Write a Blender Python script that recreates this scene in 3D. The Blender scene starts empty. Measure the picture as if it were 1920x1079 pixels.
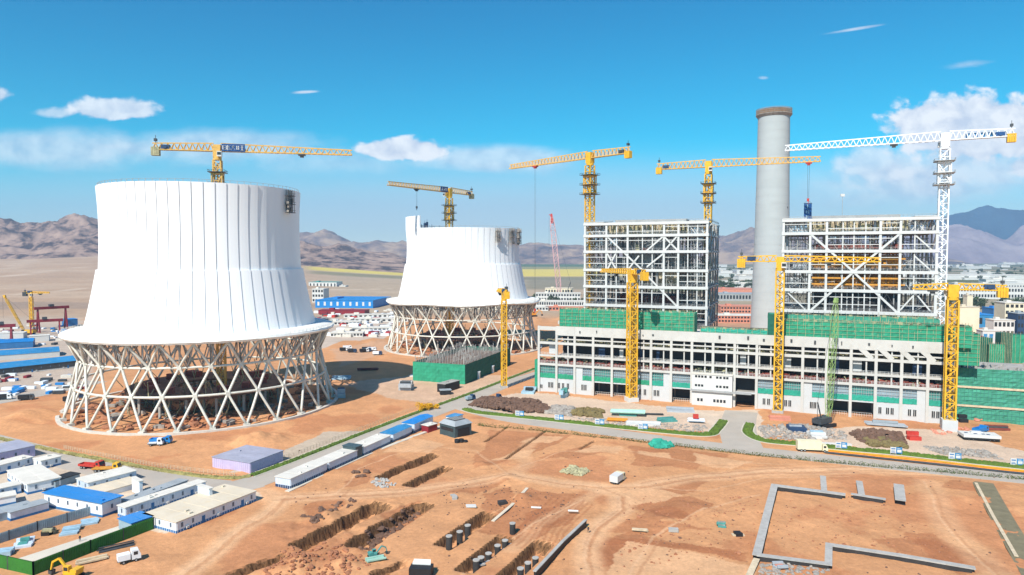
import bpy, math, random
import numpy as np
from mathutils import Vector, Matrix, noise as mnoise

random.seed(11)
rng = np.random.default_rng(5)
R = math.radians
SC = bpy.context.scene
COL = SC.collection
FOC = 1280.0
CAM_H = 75.0
PITCH = math.atan(59.5 / FOC)


def ray(px, py):
    xc = (px - 960.0) / FOC
    yc = (539.5 - py) / FOC
    return (xc, math.cos(PITCH) + yc * math.sin(PITCH), -math.sin(PITCH) + yc * math.cos(PITCH))


def G(px, py, z=0.0):
    """surveyed plan position of a spot seen in the photograph, on the level z"""
    d = ray(px, py)
    k = (z - CAM_H) / d[2]
    return Vector((d[0] * k, d[1] * k, z))


def atY(px, py, Y):
    d = ray(px, py)
    k = Y / d[1]
    return Vector((d[0] * k, Y, CAM_H + d[2] * k))


# ---------------------------------------------------------------- mesh builder
class MB:
    def __init__(s):
        s.v, s.f, s.m, s.k = [], [], [], 0

    def add(s, vs, fs):
        o = len(s.v)
        s.v.extend([tuple(v) for v in vs])
        for f in fs:
            s.f.append(tuple(i + o for i in f))
            s.m.append(s.k)

    def box(s, x0, x1, y0, y1, z0, z1):
        s.add([(x0, y0, z0), (x1, y0, z0), (x1, y1, z0), (x0, y1, z0), (x0, y0, z1), (x1, y0, z1), (x1, y1, z1), (x0, y1, z1)],
              [(0, 3, 2, 1), (4, 5, 6, 7), (0, 1, 5, 4), (1, 2, 6, 5), (2, 3, 7, 6), (3, 0, 4, 7)])
        return s

    def rbox(s, c, size, rot=0.0, tilt=0.0):
        m = Matrix.Translation(c) @ Matrix.Rotation(rot, 4, 'Z') @ Matrix.Rotation(tilt, 4, 'X')
        a, b, h = size[0] / 2, size[1] / 2, size[2] / 2
        vs = [m @ Vector(v) for v in [(-a, -b, -h), (a, -b, -h), (a, b, -h), (-a, b, -h), (-a, -b, h), (a, -b, h), (a, b, h), (-a, b, h)]]
        s.add(vs, [(0, 3, 2, 1), (4, 5, 6, 7), (0, 1, 5, 4), (1, 2, 6, 5), (2, 3, 7, 6), (3, 0, 4, 7)])
        return s

    def bar(s, p, q, w, h=None):
        p, q = Vector(p), Vector(q)
        h = w if h is None else h
        d = (q - p)
        if d.length < 1e-6:
            return s
        d.normalize()
        up = Vector((0, 0, 1)) if abs(d.z) < 0.95 else Vector((0, 1, 0))
        a = d.cross(up).normalized()
        b = a.cross(d).normalized()
        vs = []
        for c in (p, q):
            for (i, j) in ((-1, -1), (1, -1), (1, 1), (-1, 1)):
                vs.append(c + a * (i * w / 2) + b * (j * h / 2))
        s.add(vs, [(3, 2, 1, 0), (4, 5, 6, 7), (0, 1, 5, 4), (1, 2, 6, 5), (2, 3, 7, 6), (3, 0, 4, 7)])
        return s

    def tube(s, pts, r, n=8, r1=None, caps=True):
        pts = [Vector(p) for p in pts]
        vs = []
        L = len(pts)
        for i, p in enumerate(pts):
            d = (pts[min(i + 1, L - 1)] - pts[max(i - 1, 0)]).normalized()
            up = Vector((0, 0, 1)) if abs(d.z) < 0.97 else Vector((0, 1, 0))
            a = d.cross(up).normalized()
            b = a.cross(d).normalized()
            rr = r if r1 is None else r + (r1 - r) * i / (L - 1)
            for k in range(n):
                t = 2 * math.pi * k / n
                vs.append(p + a * (rr * math.cos(t)) + b * (rr * math.sin(t)))
        fs = []
        for i in range(L - 1):
            for k in range(n):
                k2 = (k + 1) % n
                fs.append((i * n + k, i * n + k2, (i + 1) * n + k2, (i + 1) * n + k))
        if caps:
            fs.append(tuple(range(n - 1, -1, -1)))
            fs.append(tuple((L - 1) * n + k for k in range(n)))
        s.add(vs, fs)
        return s

    def prism(s, pts, z0, z1):
        n = len(pts)
        ar = sum(pts[i][0] * pts[(i + 1) % n][1] - pts[(i + 1) % n][0] * pts[i][1] for i in range(n))
        if ar < 0:
            pts = list(reversed(pts))
        vs = [(p[0], p[1], z0) for p in pts] + [(p[0], p[1], z1) for p in pts]
        fs = [tuple(range(n - 1, -1, -1)), tuple(range(n, 2 * n))]
        for i in range(n):
            j = (i + 1) % n
            fs.append((i, j, n + j, n + i))
        s.add(vs, fs)
        return s

    def lathe(s, prof, n=48, a0=0.0, a1=2 * math.pi, c=(0, 0)):
        full = abs((a1 - a0) - 2 * math.pi) < 1e-6
        m = n if full else n + 1
        vs = []
        for (r, z) in prof:
            for k in range(m):
                t = a0 + (a1 - a0) * k / n
                vs.append((c[0] + r * math.cos(t), c[1] + r * math.sin(t), z))
        fs = []
        for i in range(len(prof) - 1):
            for k in range(n):
                k2 = (k + 1) % m
                fs.append((i * m + k, i * m + k2, (i + 1) * m + k2, (i + 1) * m + k))
        s.add(vs, fs)
        return s

    def stone(s, c, r, sq=0.7):
        """an irregular lump"""
        vs = []
        t = (1 + 5 ** .5) / 2
        base = [(-1, t, 0), (1, t, 0), (-1, -t, 0), (1, -t, 0), (0, -1, t), (0, 1, t), (0, -1, -t), (0, 1, -t), (t, 0, -1), (t, 0, 1), (-t, 0, -1), (-t, 0, 1)]
        a = random.random() * 6.28
        sx, sy = random.uniform(.7, 1.3), random.uniform(.7, 1.3)
        for b in base:
            k = r * random.uniform(.35, .62)
            x, y, z = b[0] * k * sx, b[1] * k * sy, b[2] * k * sq
            vs.append((c[0] + x * math.cos(a) - y * math.sin(a), c[1] + x * math.sin(a) + y * math.cos(a), c[2] + z))
        s.add(vs, [(0, 11, 5), (0, 5, 1), (0, 1, 7), (0, 7, 10), (0, 10, 11), (1, 5, 9), (5, 11, 4), (11, 10, 2), (10, 7, 6), (7, 1, 8),
                   (3, 9, 4), (3, 4, 2), (3, 2, 6), (3, 6, 8), (3, 8, 9), (4, 9, 5), (2, 4, 11), (6, 2, 10), (8, 6, 7), (9, 8, 1)])
        return s

    def build(s, name, mats, parent=None, smooth=False, label=None):
        me = bpy.data.meshes.new(name)
        me.from_pydata(s.v, [], s.f)
        if not isinstance(mats, (list, tuple)):
            mats = [mats]
        for m in mats:
            me.materials.append(m)
        if len(mats) > 1:
            me.polygons.foreach_set('material_index', s.m)
        if smooth:
            me.polygons.foreach_set('use_smooth', [True] * len(me.polygons))
        me.update()
        o = bpy.data.objects.new(name, me)
        COL.objects.link(o)
        if parent is not None:
            o.parent = parent
        if label:
            o['label'] = label
        return o


def tag(o, label=None, cat=None, group=None, kind=None):
    if label: o['label'] = label
    if cat: o['category'] = cat
    if group: o['group'] = group
    if kind: o['kind'] = kind
    return o


def thing(name, label, cat, loc=(0, 0, 0), rz=0.0, group=None):
    o = bpy.data.objects.new(name, None)
    o.empty_display_size = 0.5
    COL.objects.link(o)
    o.location = loc
    o.rotation_euler = (0, 0, rz)
    return tag(o, label, cat, group)


def inst(src, parent, loc, rz=None, scale=None):
    """a repeated part: shares the mesh of the first one"""
    o = src.copy()
    COL.objects.link(o)
    o.parent = parent
    o.location = loc
    if rz is not None: o.rotation_euler = (0, 0, rz)
    if scale is not None: o.scale = scale
    return o


def dup(root, loc, rz, label=None, group=None, scale=None):
    r = root.copy()
    COL.objects.link(r)
    r.location = loc
    r.rotation_euler = (0, 0, rz)
    if scale is not None: r.scale = scale
    if label: r['label'] = label
    if group: r['group'] = group
    for ch in list(root.children):
        c = ch.copy()
        COL.objects.link(c)
        c.parent = r
        for g in list(ch.children):
            d = g.copy()
            COL.objects.link(d)
            d.parent = c
    return r


# ---------------------------------------------------------------- materials
def lin(c):
    return tuple((x / 12.92 if x <= .04045 else ((x + .055) / 1.055) ** 2.4) for x in c)


def mat(name, col, rough=.75, var=.18, scale=.4, metal=0.0, bump=0.0, streak=0.0, dirt=None, dirt_amt=0.0, spec=.4):
    m = bpy.data.materials.new(name)
    m.use_nodes = True
    nt = m.node_tree
    N, L = nt.nodes, nt.links
    b = N['Principled BSDF']
    b.inputs['Roughness'].default_value = rough
    b.inputs['Metallic'].default_value = metal
    b.inputs['Specular IOR Level'].default_value = spec
    geo = N.new('ShaderNodeNewGeometry')
    nz = N.new('ShaderNodeTexNoise')
    nz.inputs['Scale'].default_value = scale
    nz.inputs['Detail'].default_value = 6
    nz.inputs['Roughness'].default_value = .62
    mp = N.new('ShaderNodeMapping')
    if streak:
        mp.inputs['Scale'].default_value = (1, 1, streak)
    L.new(geo.outputs['Position'], mp.inputs['Vector'])
    L.new(mp.outputs[0], nz.inputs['Vector'])
    rp = N.new('ShaderNodeValToRGB')
    rp.color_ramp.elements[0].position = .3
    rp.color_ramp.elements[1].position = .7
    rp.color_ramp.elements[0].color = tuple(c * (1 - var) for c in col) + (1,)
    rp.color_ramp.elements[1].color = tuple(min(1, c * (1 + var * .6)) for c in col) + (1,)
    L.new(nz.outputs['Fac'], rp.inputs['Fac'])
    out = rp.outputs['Color']
    if dirt is not None:
        n2 = N.new('ShaderNodeTexNoise')
        n2.inputs['Scale'].default_value = scale * 2.7
        n2.inputs['Detail'].default_value = 8
        n2.inputs['Roughness'].default_value = .7
        L.new(mp.outputs[0], n2.inputs['Vector'])
        r2 = N.new('ShaderNodeMapRange')
        r2.inputs['From Min'].default_value = .52
        r2.inputs['From Max'].default_value = .72
        r2.inputs['To Max'].default_value = dirt_amt
        L.new(n2.outputs['Fac'], r2.inputs['Value'])
        mx = N.new('ShaderNodeMix')
        mx.data_type = 'RGBA'
        L.new(r2.outputs[0], mx.inputs['Factor'])
        L.new(out, mx.inputs['A'])
        mx.inputs['B'].default_value = tuple(dirt) + (1,)
        out = mx.outputs['Result']
    L.new(out, b.inputs['Base Color'])
    if bump:
        n3 = N.new('ShaderNodeTexNoise')
        n3.inputs['Scale'].default_value = scale * 6
        n3.inputs['Detail'].default_value = 6
        L.new(geo.outputs['Position'], n3.inputs['Vector'])
        bp = N.new('ShaderNodeBump')
        bp.inputs['Strength'].default_value = .6
        bp.inputs['Distance'].default_value = bump
        L.new(n3.outputs['Fac'], bp.inputs['Height'])
        L.new(bp.outputs[0], b.inputs['Normal'])
    return m


def net_mat(name, col, dark, gap=.12):
    """scaffold netting: seams and lifts woven in, faded patches, small worn gaps"""
    m = mat(name, col, .85, .22, .18, dirt=dark, dirt_amt=.35)
    nt = m.node_tree
    N, L = nt.nodes, nt.links
    b = N['Principled BSDF']
    src = b.inputs['Base Color'].links[0].from_socket
    tc = N.new('ShaderNodeTexCoord')
    sp = N.new('ShaderNodeSeparateXYZ')
    L.new(tc.outputs['Object'], sp.inputs[0])

    def seam(sock, period, width):
        dv = N.new('ShaderNodeMath'); dv.operation = 'DIVIDE'; dv.inputs[1].default_value = period
        L.new(sock, dv.inputs[0])
        fr = N.new('ShaderNodeMath'); fr.operation = 'FRACT'
        L.new(dv.outputs[0], fr.inputs[0])
        lt = N.new('ShaderNodeMath'); lt.operation = 'LESS_THAN'; lt.inputs[1].default_value = width / period
        L.new(fr.outputs[0], lt.inputs[0])
        return lt.outputs[0]
    ad = N.new('ShaderNodeMath'); ad.operation = 'ADD'
    L.new(sp.outputs['X'], ad.inputs[0]); L.new(sp.outputs['Y'], ad.inputs[1])
    a = seam(ad.outputs[0], 1.9, .22)
    c = seam(sp.outputs['Z'], 1.8, .25)
    mxm = N.new('ShaderNodeMath'); mxm.operation = 'MAXIMUM'
    L.new(a, mxm.inputs[0]); L.new(c, mxm.inputs[1])
    ml = N.new('ShaderNodeMath'); ml.operation = 'MULTIPLY'; ml.inputs[1].default_value = .3
    L.new(mxm.outputs[0], ml.inputs[0])
    mx = N.new('ShaderNodeMix'); mx.data_type = 'RGBA'
    L.new(ml.outputs[0], mx.inputs['Factor'])
    L.new(src, mx.inputs['A'])
    mx.inputs['B'].default_value = tuple(dark) + (1,)
    L.new(mx.outputs['Result'], b.inputs['Base Color'])
    return m


M = {}
M['tower'] = mat('white_cladding', (.86, .87, .88), .5, .03, .05, streak=.15, dirt=(.6, .6, .58), dirt_amt=.12)
M['tower_low'] = mat('white_cladding_lower', (.88, .88, .88), .5, .03, .05, streak=.15, dirt=(.62, .6, .57), dirt_amt=.1)
M['tower_in'] = mat('tower_inner_concrete', (.42, .42, .4), .85, .2, .1)
M['skirt'] = mat('skirt_white', (.82, .81, .76), .6, .06, .12, dirt=(.5, .48, .4), dirt_amt=.3)
M['lattice'] = mat('painted_steel_cream', (.68, .66, .58), .55, .12, .3, dirt=(.4, .36, .28), dirt_amt=.35)
M['ring'] = mat('ring_concrete', (.6, .56, .49), .85, .15, .4, dirt=(.4, .3, .22), dirt_amt=.4)
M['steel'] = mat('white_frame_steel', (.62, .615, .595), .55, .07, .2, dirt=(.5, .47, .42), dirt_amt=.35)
M['steel_shaded'] = mat('inner_frame_steel_shaded', (.40, .39, .365), .6, .25, .2, dirt=(.14, .12, .1), dirt_amt=.5)  # darker copy of the frame steel, interior shade put into its colour
M['steel_grey'] = mat('grey_frame_steel', (.36, .36, .355), .6, .2, .2, dirt=(.22, .2, .18), dirt_amt=.5)
M['hall'] = mat('pale_concrete', (.55, .535, .50), .8, .1, .15, dirt=(.42, .38, .32), dirt_amt=.45)
M['hall_wall'] = mat('pale_wall_panel', (.54, .55, .55), .8, .05, .2, dirt=(.5, .46, .4), dirt_amt=.25)
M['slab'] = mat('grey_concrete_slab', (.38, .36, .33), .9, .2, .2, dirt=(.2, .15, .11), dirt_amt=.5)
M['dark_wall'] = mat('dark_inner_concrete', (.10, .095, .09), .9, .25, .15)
M['white'] = mat('white_render', (.62, .61, .585), .75, .07, .2, dirt=(.5, .46, .4), dirt_amt=.2)
M['cream'] = mat('cream_render', (.72, .64, .47), .8, .08, .2)
M['pane_blue'] = mat('cabin_window', (.10, .15, .21), .3, .3, .5, spec=.6)
M['glass'] = mat('dark_glass', (.02, .025, .03), .25, .2, .5, spec=.6)
M['net'] = net_mat('green_netting', (.03, .30, .17), (.01, .15, .085))
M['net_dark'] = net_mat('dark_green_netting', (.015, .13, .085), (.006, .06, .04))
M['net_pale'] = net_mat('pale_green_netting', (.06, .30, .20), (.03, .19, .125))
M['net_teal'] = net_mat('teal_netting', (.03, .34, .24), (.015, .2, .14))
M['yellow'] = mat('crane_yellow', (.76, .42, .022), .5, .14, .5, dirt=(.3, .13, .03), dirt_amt=.55)
M['amber'] = mat('crane_amber', (.72, .42, .1), .55, .16, .5, dirt=(.32, .16, .07), dirt_amt=.6)
M['crane_white'] = mat('crane_white', (.82, .83, .84), .5, .06, .5)
M['lime'] = mat('crane_lime', (.30, .44, .15), .5, .12, .5)
M['red'] = mat('crane_red', (.5, .045, .03), .5, .15, .5)
M['maroon'] = mat('gantry_maroon', (.25, .02, .03), .55, .2, .4)
M['blue_sheet'] = mat('blue_banner', (.01, .07, .22), .7, .2, .6)
M['blue_roof'] = mat('blue_metal_roof', (.015, .21, .55), .45, .14, .12, dirt=(.05, .2, .38), dirt_amt=.4)
M['blue_roof_old'] = mat('faded_blue_roof', (.03, .22, .45), .5, .2, .1, dirt=(.2, .35, .5), dirt_amt=.5)
M['blue_paint'] = mat('blue_paint', (.03, .16, .38), .6, .2, .3)
M['navy'] = mat('navy_cladding', (.02, .055, .13), .6, .25, .2)
M['purple'] = mat('lilac_cladding', (.54, .47, .66), .6, .1, .3, dirt=(.33, .28, .45), dirt_amt=.3)
M['purple_roof'] = mat('lilac_grey_roof', (.36, .36, .44), .6, .15, .2, dirt=(.2, .2, .26), dirt_amt=.5)
M['cabin'] = mat('cabin_white', (.76, .79, .82), .55, .06, .3, dirt=(.5, .5, .48), dirt_amt=.25)
M['cabin_side'] = mat('cabin_white_blue_shade', (.6, .68, .78), .55, .1, .4, dirt=(.4, .45, .52), dirt_amt=.35)  # cabin white with the bluish shade of the long sides put in
M['roof_beige'] = mat('dusty_flat_roof', (.64, .55, .42), .9, .1, .15, dirt=(.62, .42, .17), dirt_amt=.35)
M['roof_pale'] = mat('pale_flat_roof', (.66, .62, .55), .85, .1, .2, dirt=(.45, .4, .32), dirt_amt=.35)
M['roof_grey'] = mat('grey_flat_roof', (.33, .36, .38), .8, .15, .2, dirt=(.2, .22, .22), dirt_amt=.4)
M['black'] = mat('black_rubber', (.018, .018, .02), .6, .3, .8)
M['dark_steel'] = mat('dark_steel', (.06, .065, .07), .5, .3, .6)
M['slate'] = mat('slate_cladding', (.055, .09, .10), .5, .2, .3, dirt=(.1, .14, .15), dirt_amt=.4)
M['green_board'] = mat('green_hoarding', (.03, .17, .02), .7, .25, .3, dirt=(.015, .08, .012), dirt_amt=.5)
M['hoard_grey'] = mat('bluegrey_hoarding', (.29, .38, .43), .65, .2, .3, dirt=(.12, .16, .18), dirt_amt=.5)
M['chimney'] = mat('chimney_concrete', (.42, .45, .45), .85, .06, .06, streak=2.5, dirt=(.4, .42, .41), dirt_amt=.3)
M['brown'] = mat('boiler_brown', (.34, .17, .06), .75, .4, .3, dirt=(.08, .04, .02), dirt_amt=.75)
M['orange'] = mat('primer_orange', (.6, .28, .04), .65, .25, .4, dirt=(.22, .1, .03), dirt_amt=.6)
M['redbrown'] = mat('primer_red', (.22, .05, .035), .7, .3, .4)
M['duct'] = mat('grey_duct', (.4, .43, .46), .5, .15, .3, dirt=(.16, .16, .17), dirt_amt=.5)
M['khaki'] = mat('khaki_formwork', (.42, .38, .22), .8, .35, .5, dirt=(.09, .1, .06), dirt_amt=.75)
M['soil_dark'] = mat('dark_soil', (.16, .09, .06), .95, .35, .3, bump=.3)
M['soil_red'] = mat('red_soil', (.36, .15, .075), .95, .25, .25, bump=.3)
M['rubble'] = mat('grey_rubble', (.34, .3, .26), .9, .4, .5)
M['olive_soil'] = mat('olive_soil', (.2, .15, .06), .95, .35, .3, bump=.3)
M['concrete'] = mat('cast_concrete', (.42, .4, .37), .9, .18, .4, dirt=(.25, .2, .16), dirt_amt=.5)
M['concrete_dark'] = mat('dark_shaded_concrete', (.04, .037, .036), .9, .35, .4)  # dark stub concrete; on footing walls the colour also holds their side shade
M['timber'] = mat('pale_timber', (.62, .5, .34), .8, .25, .8)
M['teal'] = mat('teal_sheet', (.08, .3, .27), .7, .25, .5)
M['mint'] = mat('mint_pipe', (.36, .58, .48), .6, .15, .4)
M['pale_blue'] = mat('pale_blue_tarp', (.34, .5, .6), .7, .25, .5)
M['beige_paint'] = mat('beige_paint', (.76, .68, .46), .6, .1, .5)
M['orange_paint'] = mat('orange_paint', (.75, .3, .03), .6, .2, .5)
M['salmon'] = mat('salmon_sheet', (.6, .24, .16), .75, .2, .4)
M['skin'] = mat('skin', (.42, .24, .16), .6, .05, 2)
M['cloth'] = mat('dark_work_clothes', (.03, .035, .05), .85, .2, 2)
M['hat'] = mat('yellow_hard_hat', (.75, .5, .04), .4, .05, 2)
M['bark'] = mat('bark', (.1, .07, .05), .9, .3, 2)
M['leaf_hedge'] = mat('hedge_leaf', (.10, .13, .03), .8, .45, .4)
M['boom_pink'] = mat('red_white_boom', (.62, .36, .36), .6, .3, .12)
M['leaf'] = mat('leaf_green', (.045, .085, .022), .8, .45, .25)
M['leaf_far'] = mat('leaf_grey_green', (.055, .085, .04), .8, .4, .1)
M['leaf_yellow'] = mat('leaf_yellow', (.78, .42, .01), .8, .3, .6)
M['grass'] = mat('verge_grass', (.085, .145, .014), .9, .4, .5, dirt=(.2, .19, .03), dirt_amt=.6, bump=.1)
M['grass_dry'] = mat('dry_grass', (.3, .26, .09), .9, .4, .4, dirt=(.12, .13, .03), dirt_amt=.7, bump=.1)
M['asphalt'] = mat('dusty_asphalt', (.43, .375, .315), .9, .12, .08, dirt=(.46, .36, .27), dirt_amt=.55)
M['kerb'] = mat('kerb_stone', (.56, .52, .42), .85, .15, .4)
M['paving'] = mat('pale_paving', (.62, .56, .46), .9, .12, .1, dirt=(.45, .36, .28), dirt_amt=.4)
M['khaki_path'] = mat('khaki_track', (.2, .17, .1), .95, .25, .3)
# ---------------------------------------------------------------- ground heightfield
def gp(pts):
    return [G(x, y).xy for x, y in pts]


def smooth(e0, e1, x):
    t = np.clip((x - e0) / (e1 - e0), 0, 1)
    return t * t * (3 - 2 * t)


def axis(lo, hi, step, far_lo, far_hi, gr):
    a = list(np.arange(lo, hi + 1e-6, step))
    s, x = step, hi
    while x < far_hi:
        s *= gr
        x += s
        a.append(x)
    s, x = step, lo
    b = []
    while x > far_lo:
        s *= gr
        x -= s
        b.append(x)
    return np.array(b[::-1] + a)


XS = axis(-135, 205, .6, -9500, 9500, 1.028)
YS = axis(142, 300, .6, -400, 9000, 1.022)
GX, GY = np.meshgrid(XS, YS)


def vnoise(x, y, seed):
    """tiled value noise, vectorised"""
    r = np.random.default_rng(seed).random((64, 64))
    xi, yi = np.floor(x).astype(int), np.floor(y).astype(int)
    fx, fy = x - xi, y - yi
    fx, fy = fx * fx * (3 - 2 * fx), fy * fy * (3 - 2 * fy)
    a = r[yi % 64, xi % 64]; b = r[yi % 64, (xi + 1) % 64]
    c = r[(yi + 1) % 64, xi % 64]; d = r[(yi + 1) % 64, (xi + 1) % 64]
    return a + (b - a) * fx + (c - a) * fy + (a - b - c + d) * fx * fy


def fbm(x, y, sc, seed, oc=4, gain=.5):
    t, amp, tot = 0, 1.0, 0
    for i in range(oc):
        t = t + amp * vnoise(x / sc + 17.3 * i, y / sc + 9.1 * i, seed + i)
        tot += amp
        amp *= gain
        sc /= 2.03
    return t / tot


def seg_dist(x, y, pts):
    d = np.full(x.shape, 1e9)
    for a, b in zip(pts[:-1], pts[1:]):
        ax, ay, bx, by = a[0], a[1], b[0], b[1]
        vx, vy = bx - ax, by - ay
        L2 = vx * vx + vy * vy + 1e-9
        t = np.clip(((x - ax) * vx + (y - ay) * vy) / L2, 0, 1)
        d = np.minimum(d, np.hypot(x - ax - t * vx, y - ay - t * vy))
    return d


def inside(x, y, poly):
    c = np.zeros(x.shape, bool)
    n = len(poly)
    for i in range(n):
        x1, y1 = poly[i]; x2, y2 = poly[(i + 1) % n]
        if abs(y1 - y2) < 1e-9:
            continue
        cond = ((y1 > y) != (y2 > y)) & (x < (x2 - x1) * (y - y1) / (y2 - y1) + x1)
        c ^= cond
    return c


# roads (plan lines surveyed from the picture)
ROAD_DIAG = gp([(430, 914), (480, 904), (560, 872), (640, 840), (740, 801), (840, 764), (899, 741), (963, 715), (1000, 704), (1040, 690), (1075, 672)])
ROAD_LEFT = gp([(-120, 800), (0, 831), (75, 850), (150, 870), (230, 888), (300, 900), (380, 911), (440, 914), (480, 904)])
ROAD_RIGHT = gp([(850, 758), (880, 767), (960, 786), (1100, 805), (1300, 832), (1500, 855), (1700, 876), (1990, 906)])
ROAD_SIDE = gp([(1395, 842), (1385, 815), (1385, 790), (1390, 772)])
ROAD_LEFT_FAR = gp([(-200, 785), (0, 752), (100, 733), (180, 715)])
ROADS = [(ROAD_DIAG, 5.5), (ROAD_LEFT, 6.5), (ROAD_RIGHT, 5.6), (ROAD_SIDE, 7.5), (ROAD_LEFT_FAR, 8)]
VERGE_R1 = gp([(872, 768), (900, 775), (1000, 785), (1130, 799), (1250, 811), (1325, 816), (1343, 806), (1356, 790)])
VERGE_R2 = gp([(1406, 796), (1403, 812), (1432, 827), (1500, 834), (1600, 844), (1700, 853), (1820, 867), (1960, 882)])
VERGE_D = gp([(470, 893), (560, 860), (680, 813), (780, 775), (880, 739), (960, 708), (1002, 692)])
VERGE_L = gp([(-60, 810), (0, 823), (100, 845), (200, 864), (300, 882), (380, 894), (440, 897), (470, 893)])

# trenches: foot line of the tall face (near end, far end), width, depth
TRENCH = [((700, 893), (802, 851), 6.5, 3.3), ((754, 910), (832, 872), 5.5, 2.8), ((540, 1022), (697, 942), 8, 3.8), ((640, 1022), (778, 940), 8.5, 3.6),
          ((811, 1022), (905, 958), 6, 3.4), ((850, 1068), (936, 1001), 5.5, 3.2), ((925, 1083), (1004, 1013), 6, 3.4),
          ((905, 829), (953, 797), 1.6, 1.2), ((944, 861), (1027, 803), 1.6, 1.2), ((1083, 842), (1114, 824), 1.6, 1.1), ((690, 1078), (760, 1046), 4, 2.0), ((420, 1075), (530, 1035), 5, 2.2)]
MOUND = [((490, 826), 11, 3.6), ((455, 832), 7, 1.6), ((30, 790), 16, 3.4), ((75, 782), 13, 3.0), ((950, 900), 7, 1.3), ((975, 935), 7, 1.5), ((610, 965), 5, 1.2), ((900, 872), 6, 1.4), ((1300, 960), 10, 1.2), ((1240, 975), 8, 1.0),
         ((1030, 628), 22, 5), ((990, 600), 30, 5), ((1060, 600), 22, 6), ((700, 640), 20, 3), ((880, 1000), 4, .6), ((640, 1060), 6, 1.5), ((560, 1060), 6, 1.8), ((1640, 780 - 0), 4, .5), ((1850, 760), 8, 1.6), ((1880, 800), 12, .9)]


def ground_z(x, y):
    near = smooth(520, 380, y) * smooth(-330, -260, x)
    z = (fbm(x, y, 9, 3, 5) - .5) * 1.0 * near
    z = z + (fbm(x, y, 1.9, 8, 2) - .5) * .22 * near
    # rougher ground round the excavations
    rough = inside(x, y, gp([(430, 1100), (560, 970), (690, 935), (790, 930), (720, 1000), (700, 1100)]))
    z = z + rough * (fbm(x, y, 4.0, 21, 4) - .5) * 1.5
    for (c, r, h) in MOUND:
        p = G(*c)
        d = np.hypot(x - p.x, y - p.y) + (fbm(x, y, r * .5, 31, 3) - .5) * r * .6
        z = z + h * np.clip(1 - d / r, 0, 1) ** 1.2
    for (a, b, W, D) in TRENCH:
        p, q = G(*a).xy, G(*b).xy
        v = (q - p); L = v.length; v = v / L
        wob = (fbm(x, y, 3.0, 41, 3) - .5) * (.35 if a[0] > 800 else min(1.4, W * .3))
        s = (x - p.x) * v.x + (y - p.y) * v.y
        t = (x - p.x) * v.y - (y - p.y) * v.x + wob
        along = smooth(-.2, 1.3, s) * smooth(L + .4, L - 1.6, s + wob * 2)
        prof = smooth(-.1, .75, t) * smooth(W, W * .6, t)
        z = z - D * prof * along * (1 + (fbm(x, y, 2.2, 45, 2) - .5) * .4)
    # flat where roads, verges and buildings stand
    k = np.ones(x.shape)
    for pts, w in ROADS:
        k = np.minimum(k, smooth(w + 1.2, w + 5, seg_dist(x, y, pts)))
    for pts in (VERGE_R1, VERGE_R2, VERGE_D, VERGE_L):
        k = np.minimum(k, smooth(2.5, 6, seg_dist(x, y, pts)))
    yard = gp([(-40, 850), (110, 845), (290, 885), (490, 928), (500, 950), (320, 1010), (60, 1090), (-60, 1090)])
    k = np.minimum(k, 1 - .93 * inside(x, y, yard))
    fore = gp([(880, 755), (1000, 735), (1420, 800), (1800, 815), (1940, 880), (1400, 830)])
    k = np.minimum(k, 1 - .8 * inside(x, y, fore))
    z = z * k
    # the plain climbs gently to the foot of the hills on the left
    slope = smooth(900, 3600, y) * smooth(-.1, -.5, x / np.maximum(y, 50))
    z = z + slope * 78 + (fbm(x, y, 420, 61, 4) - .5) * 26 * slope
    return z


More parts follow.
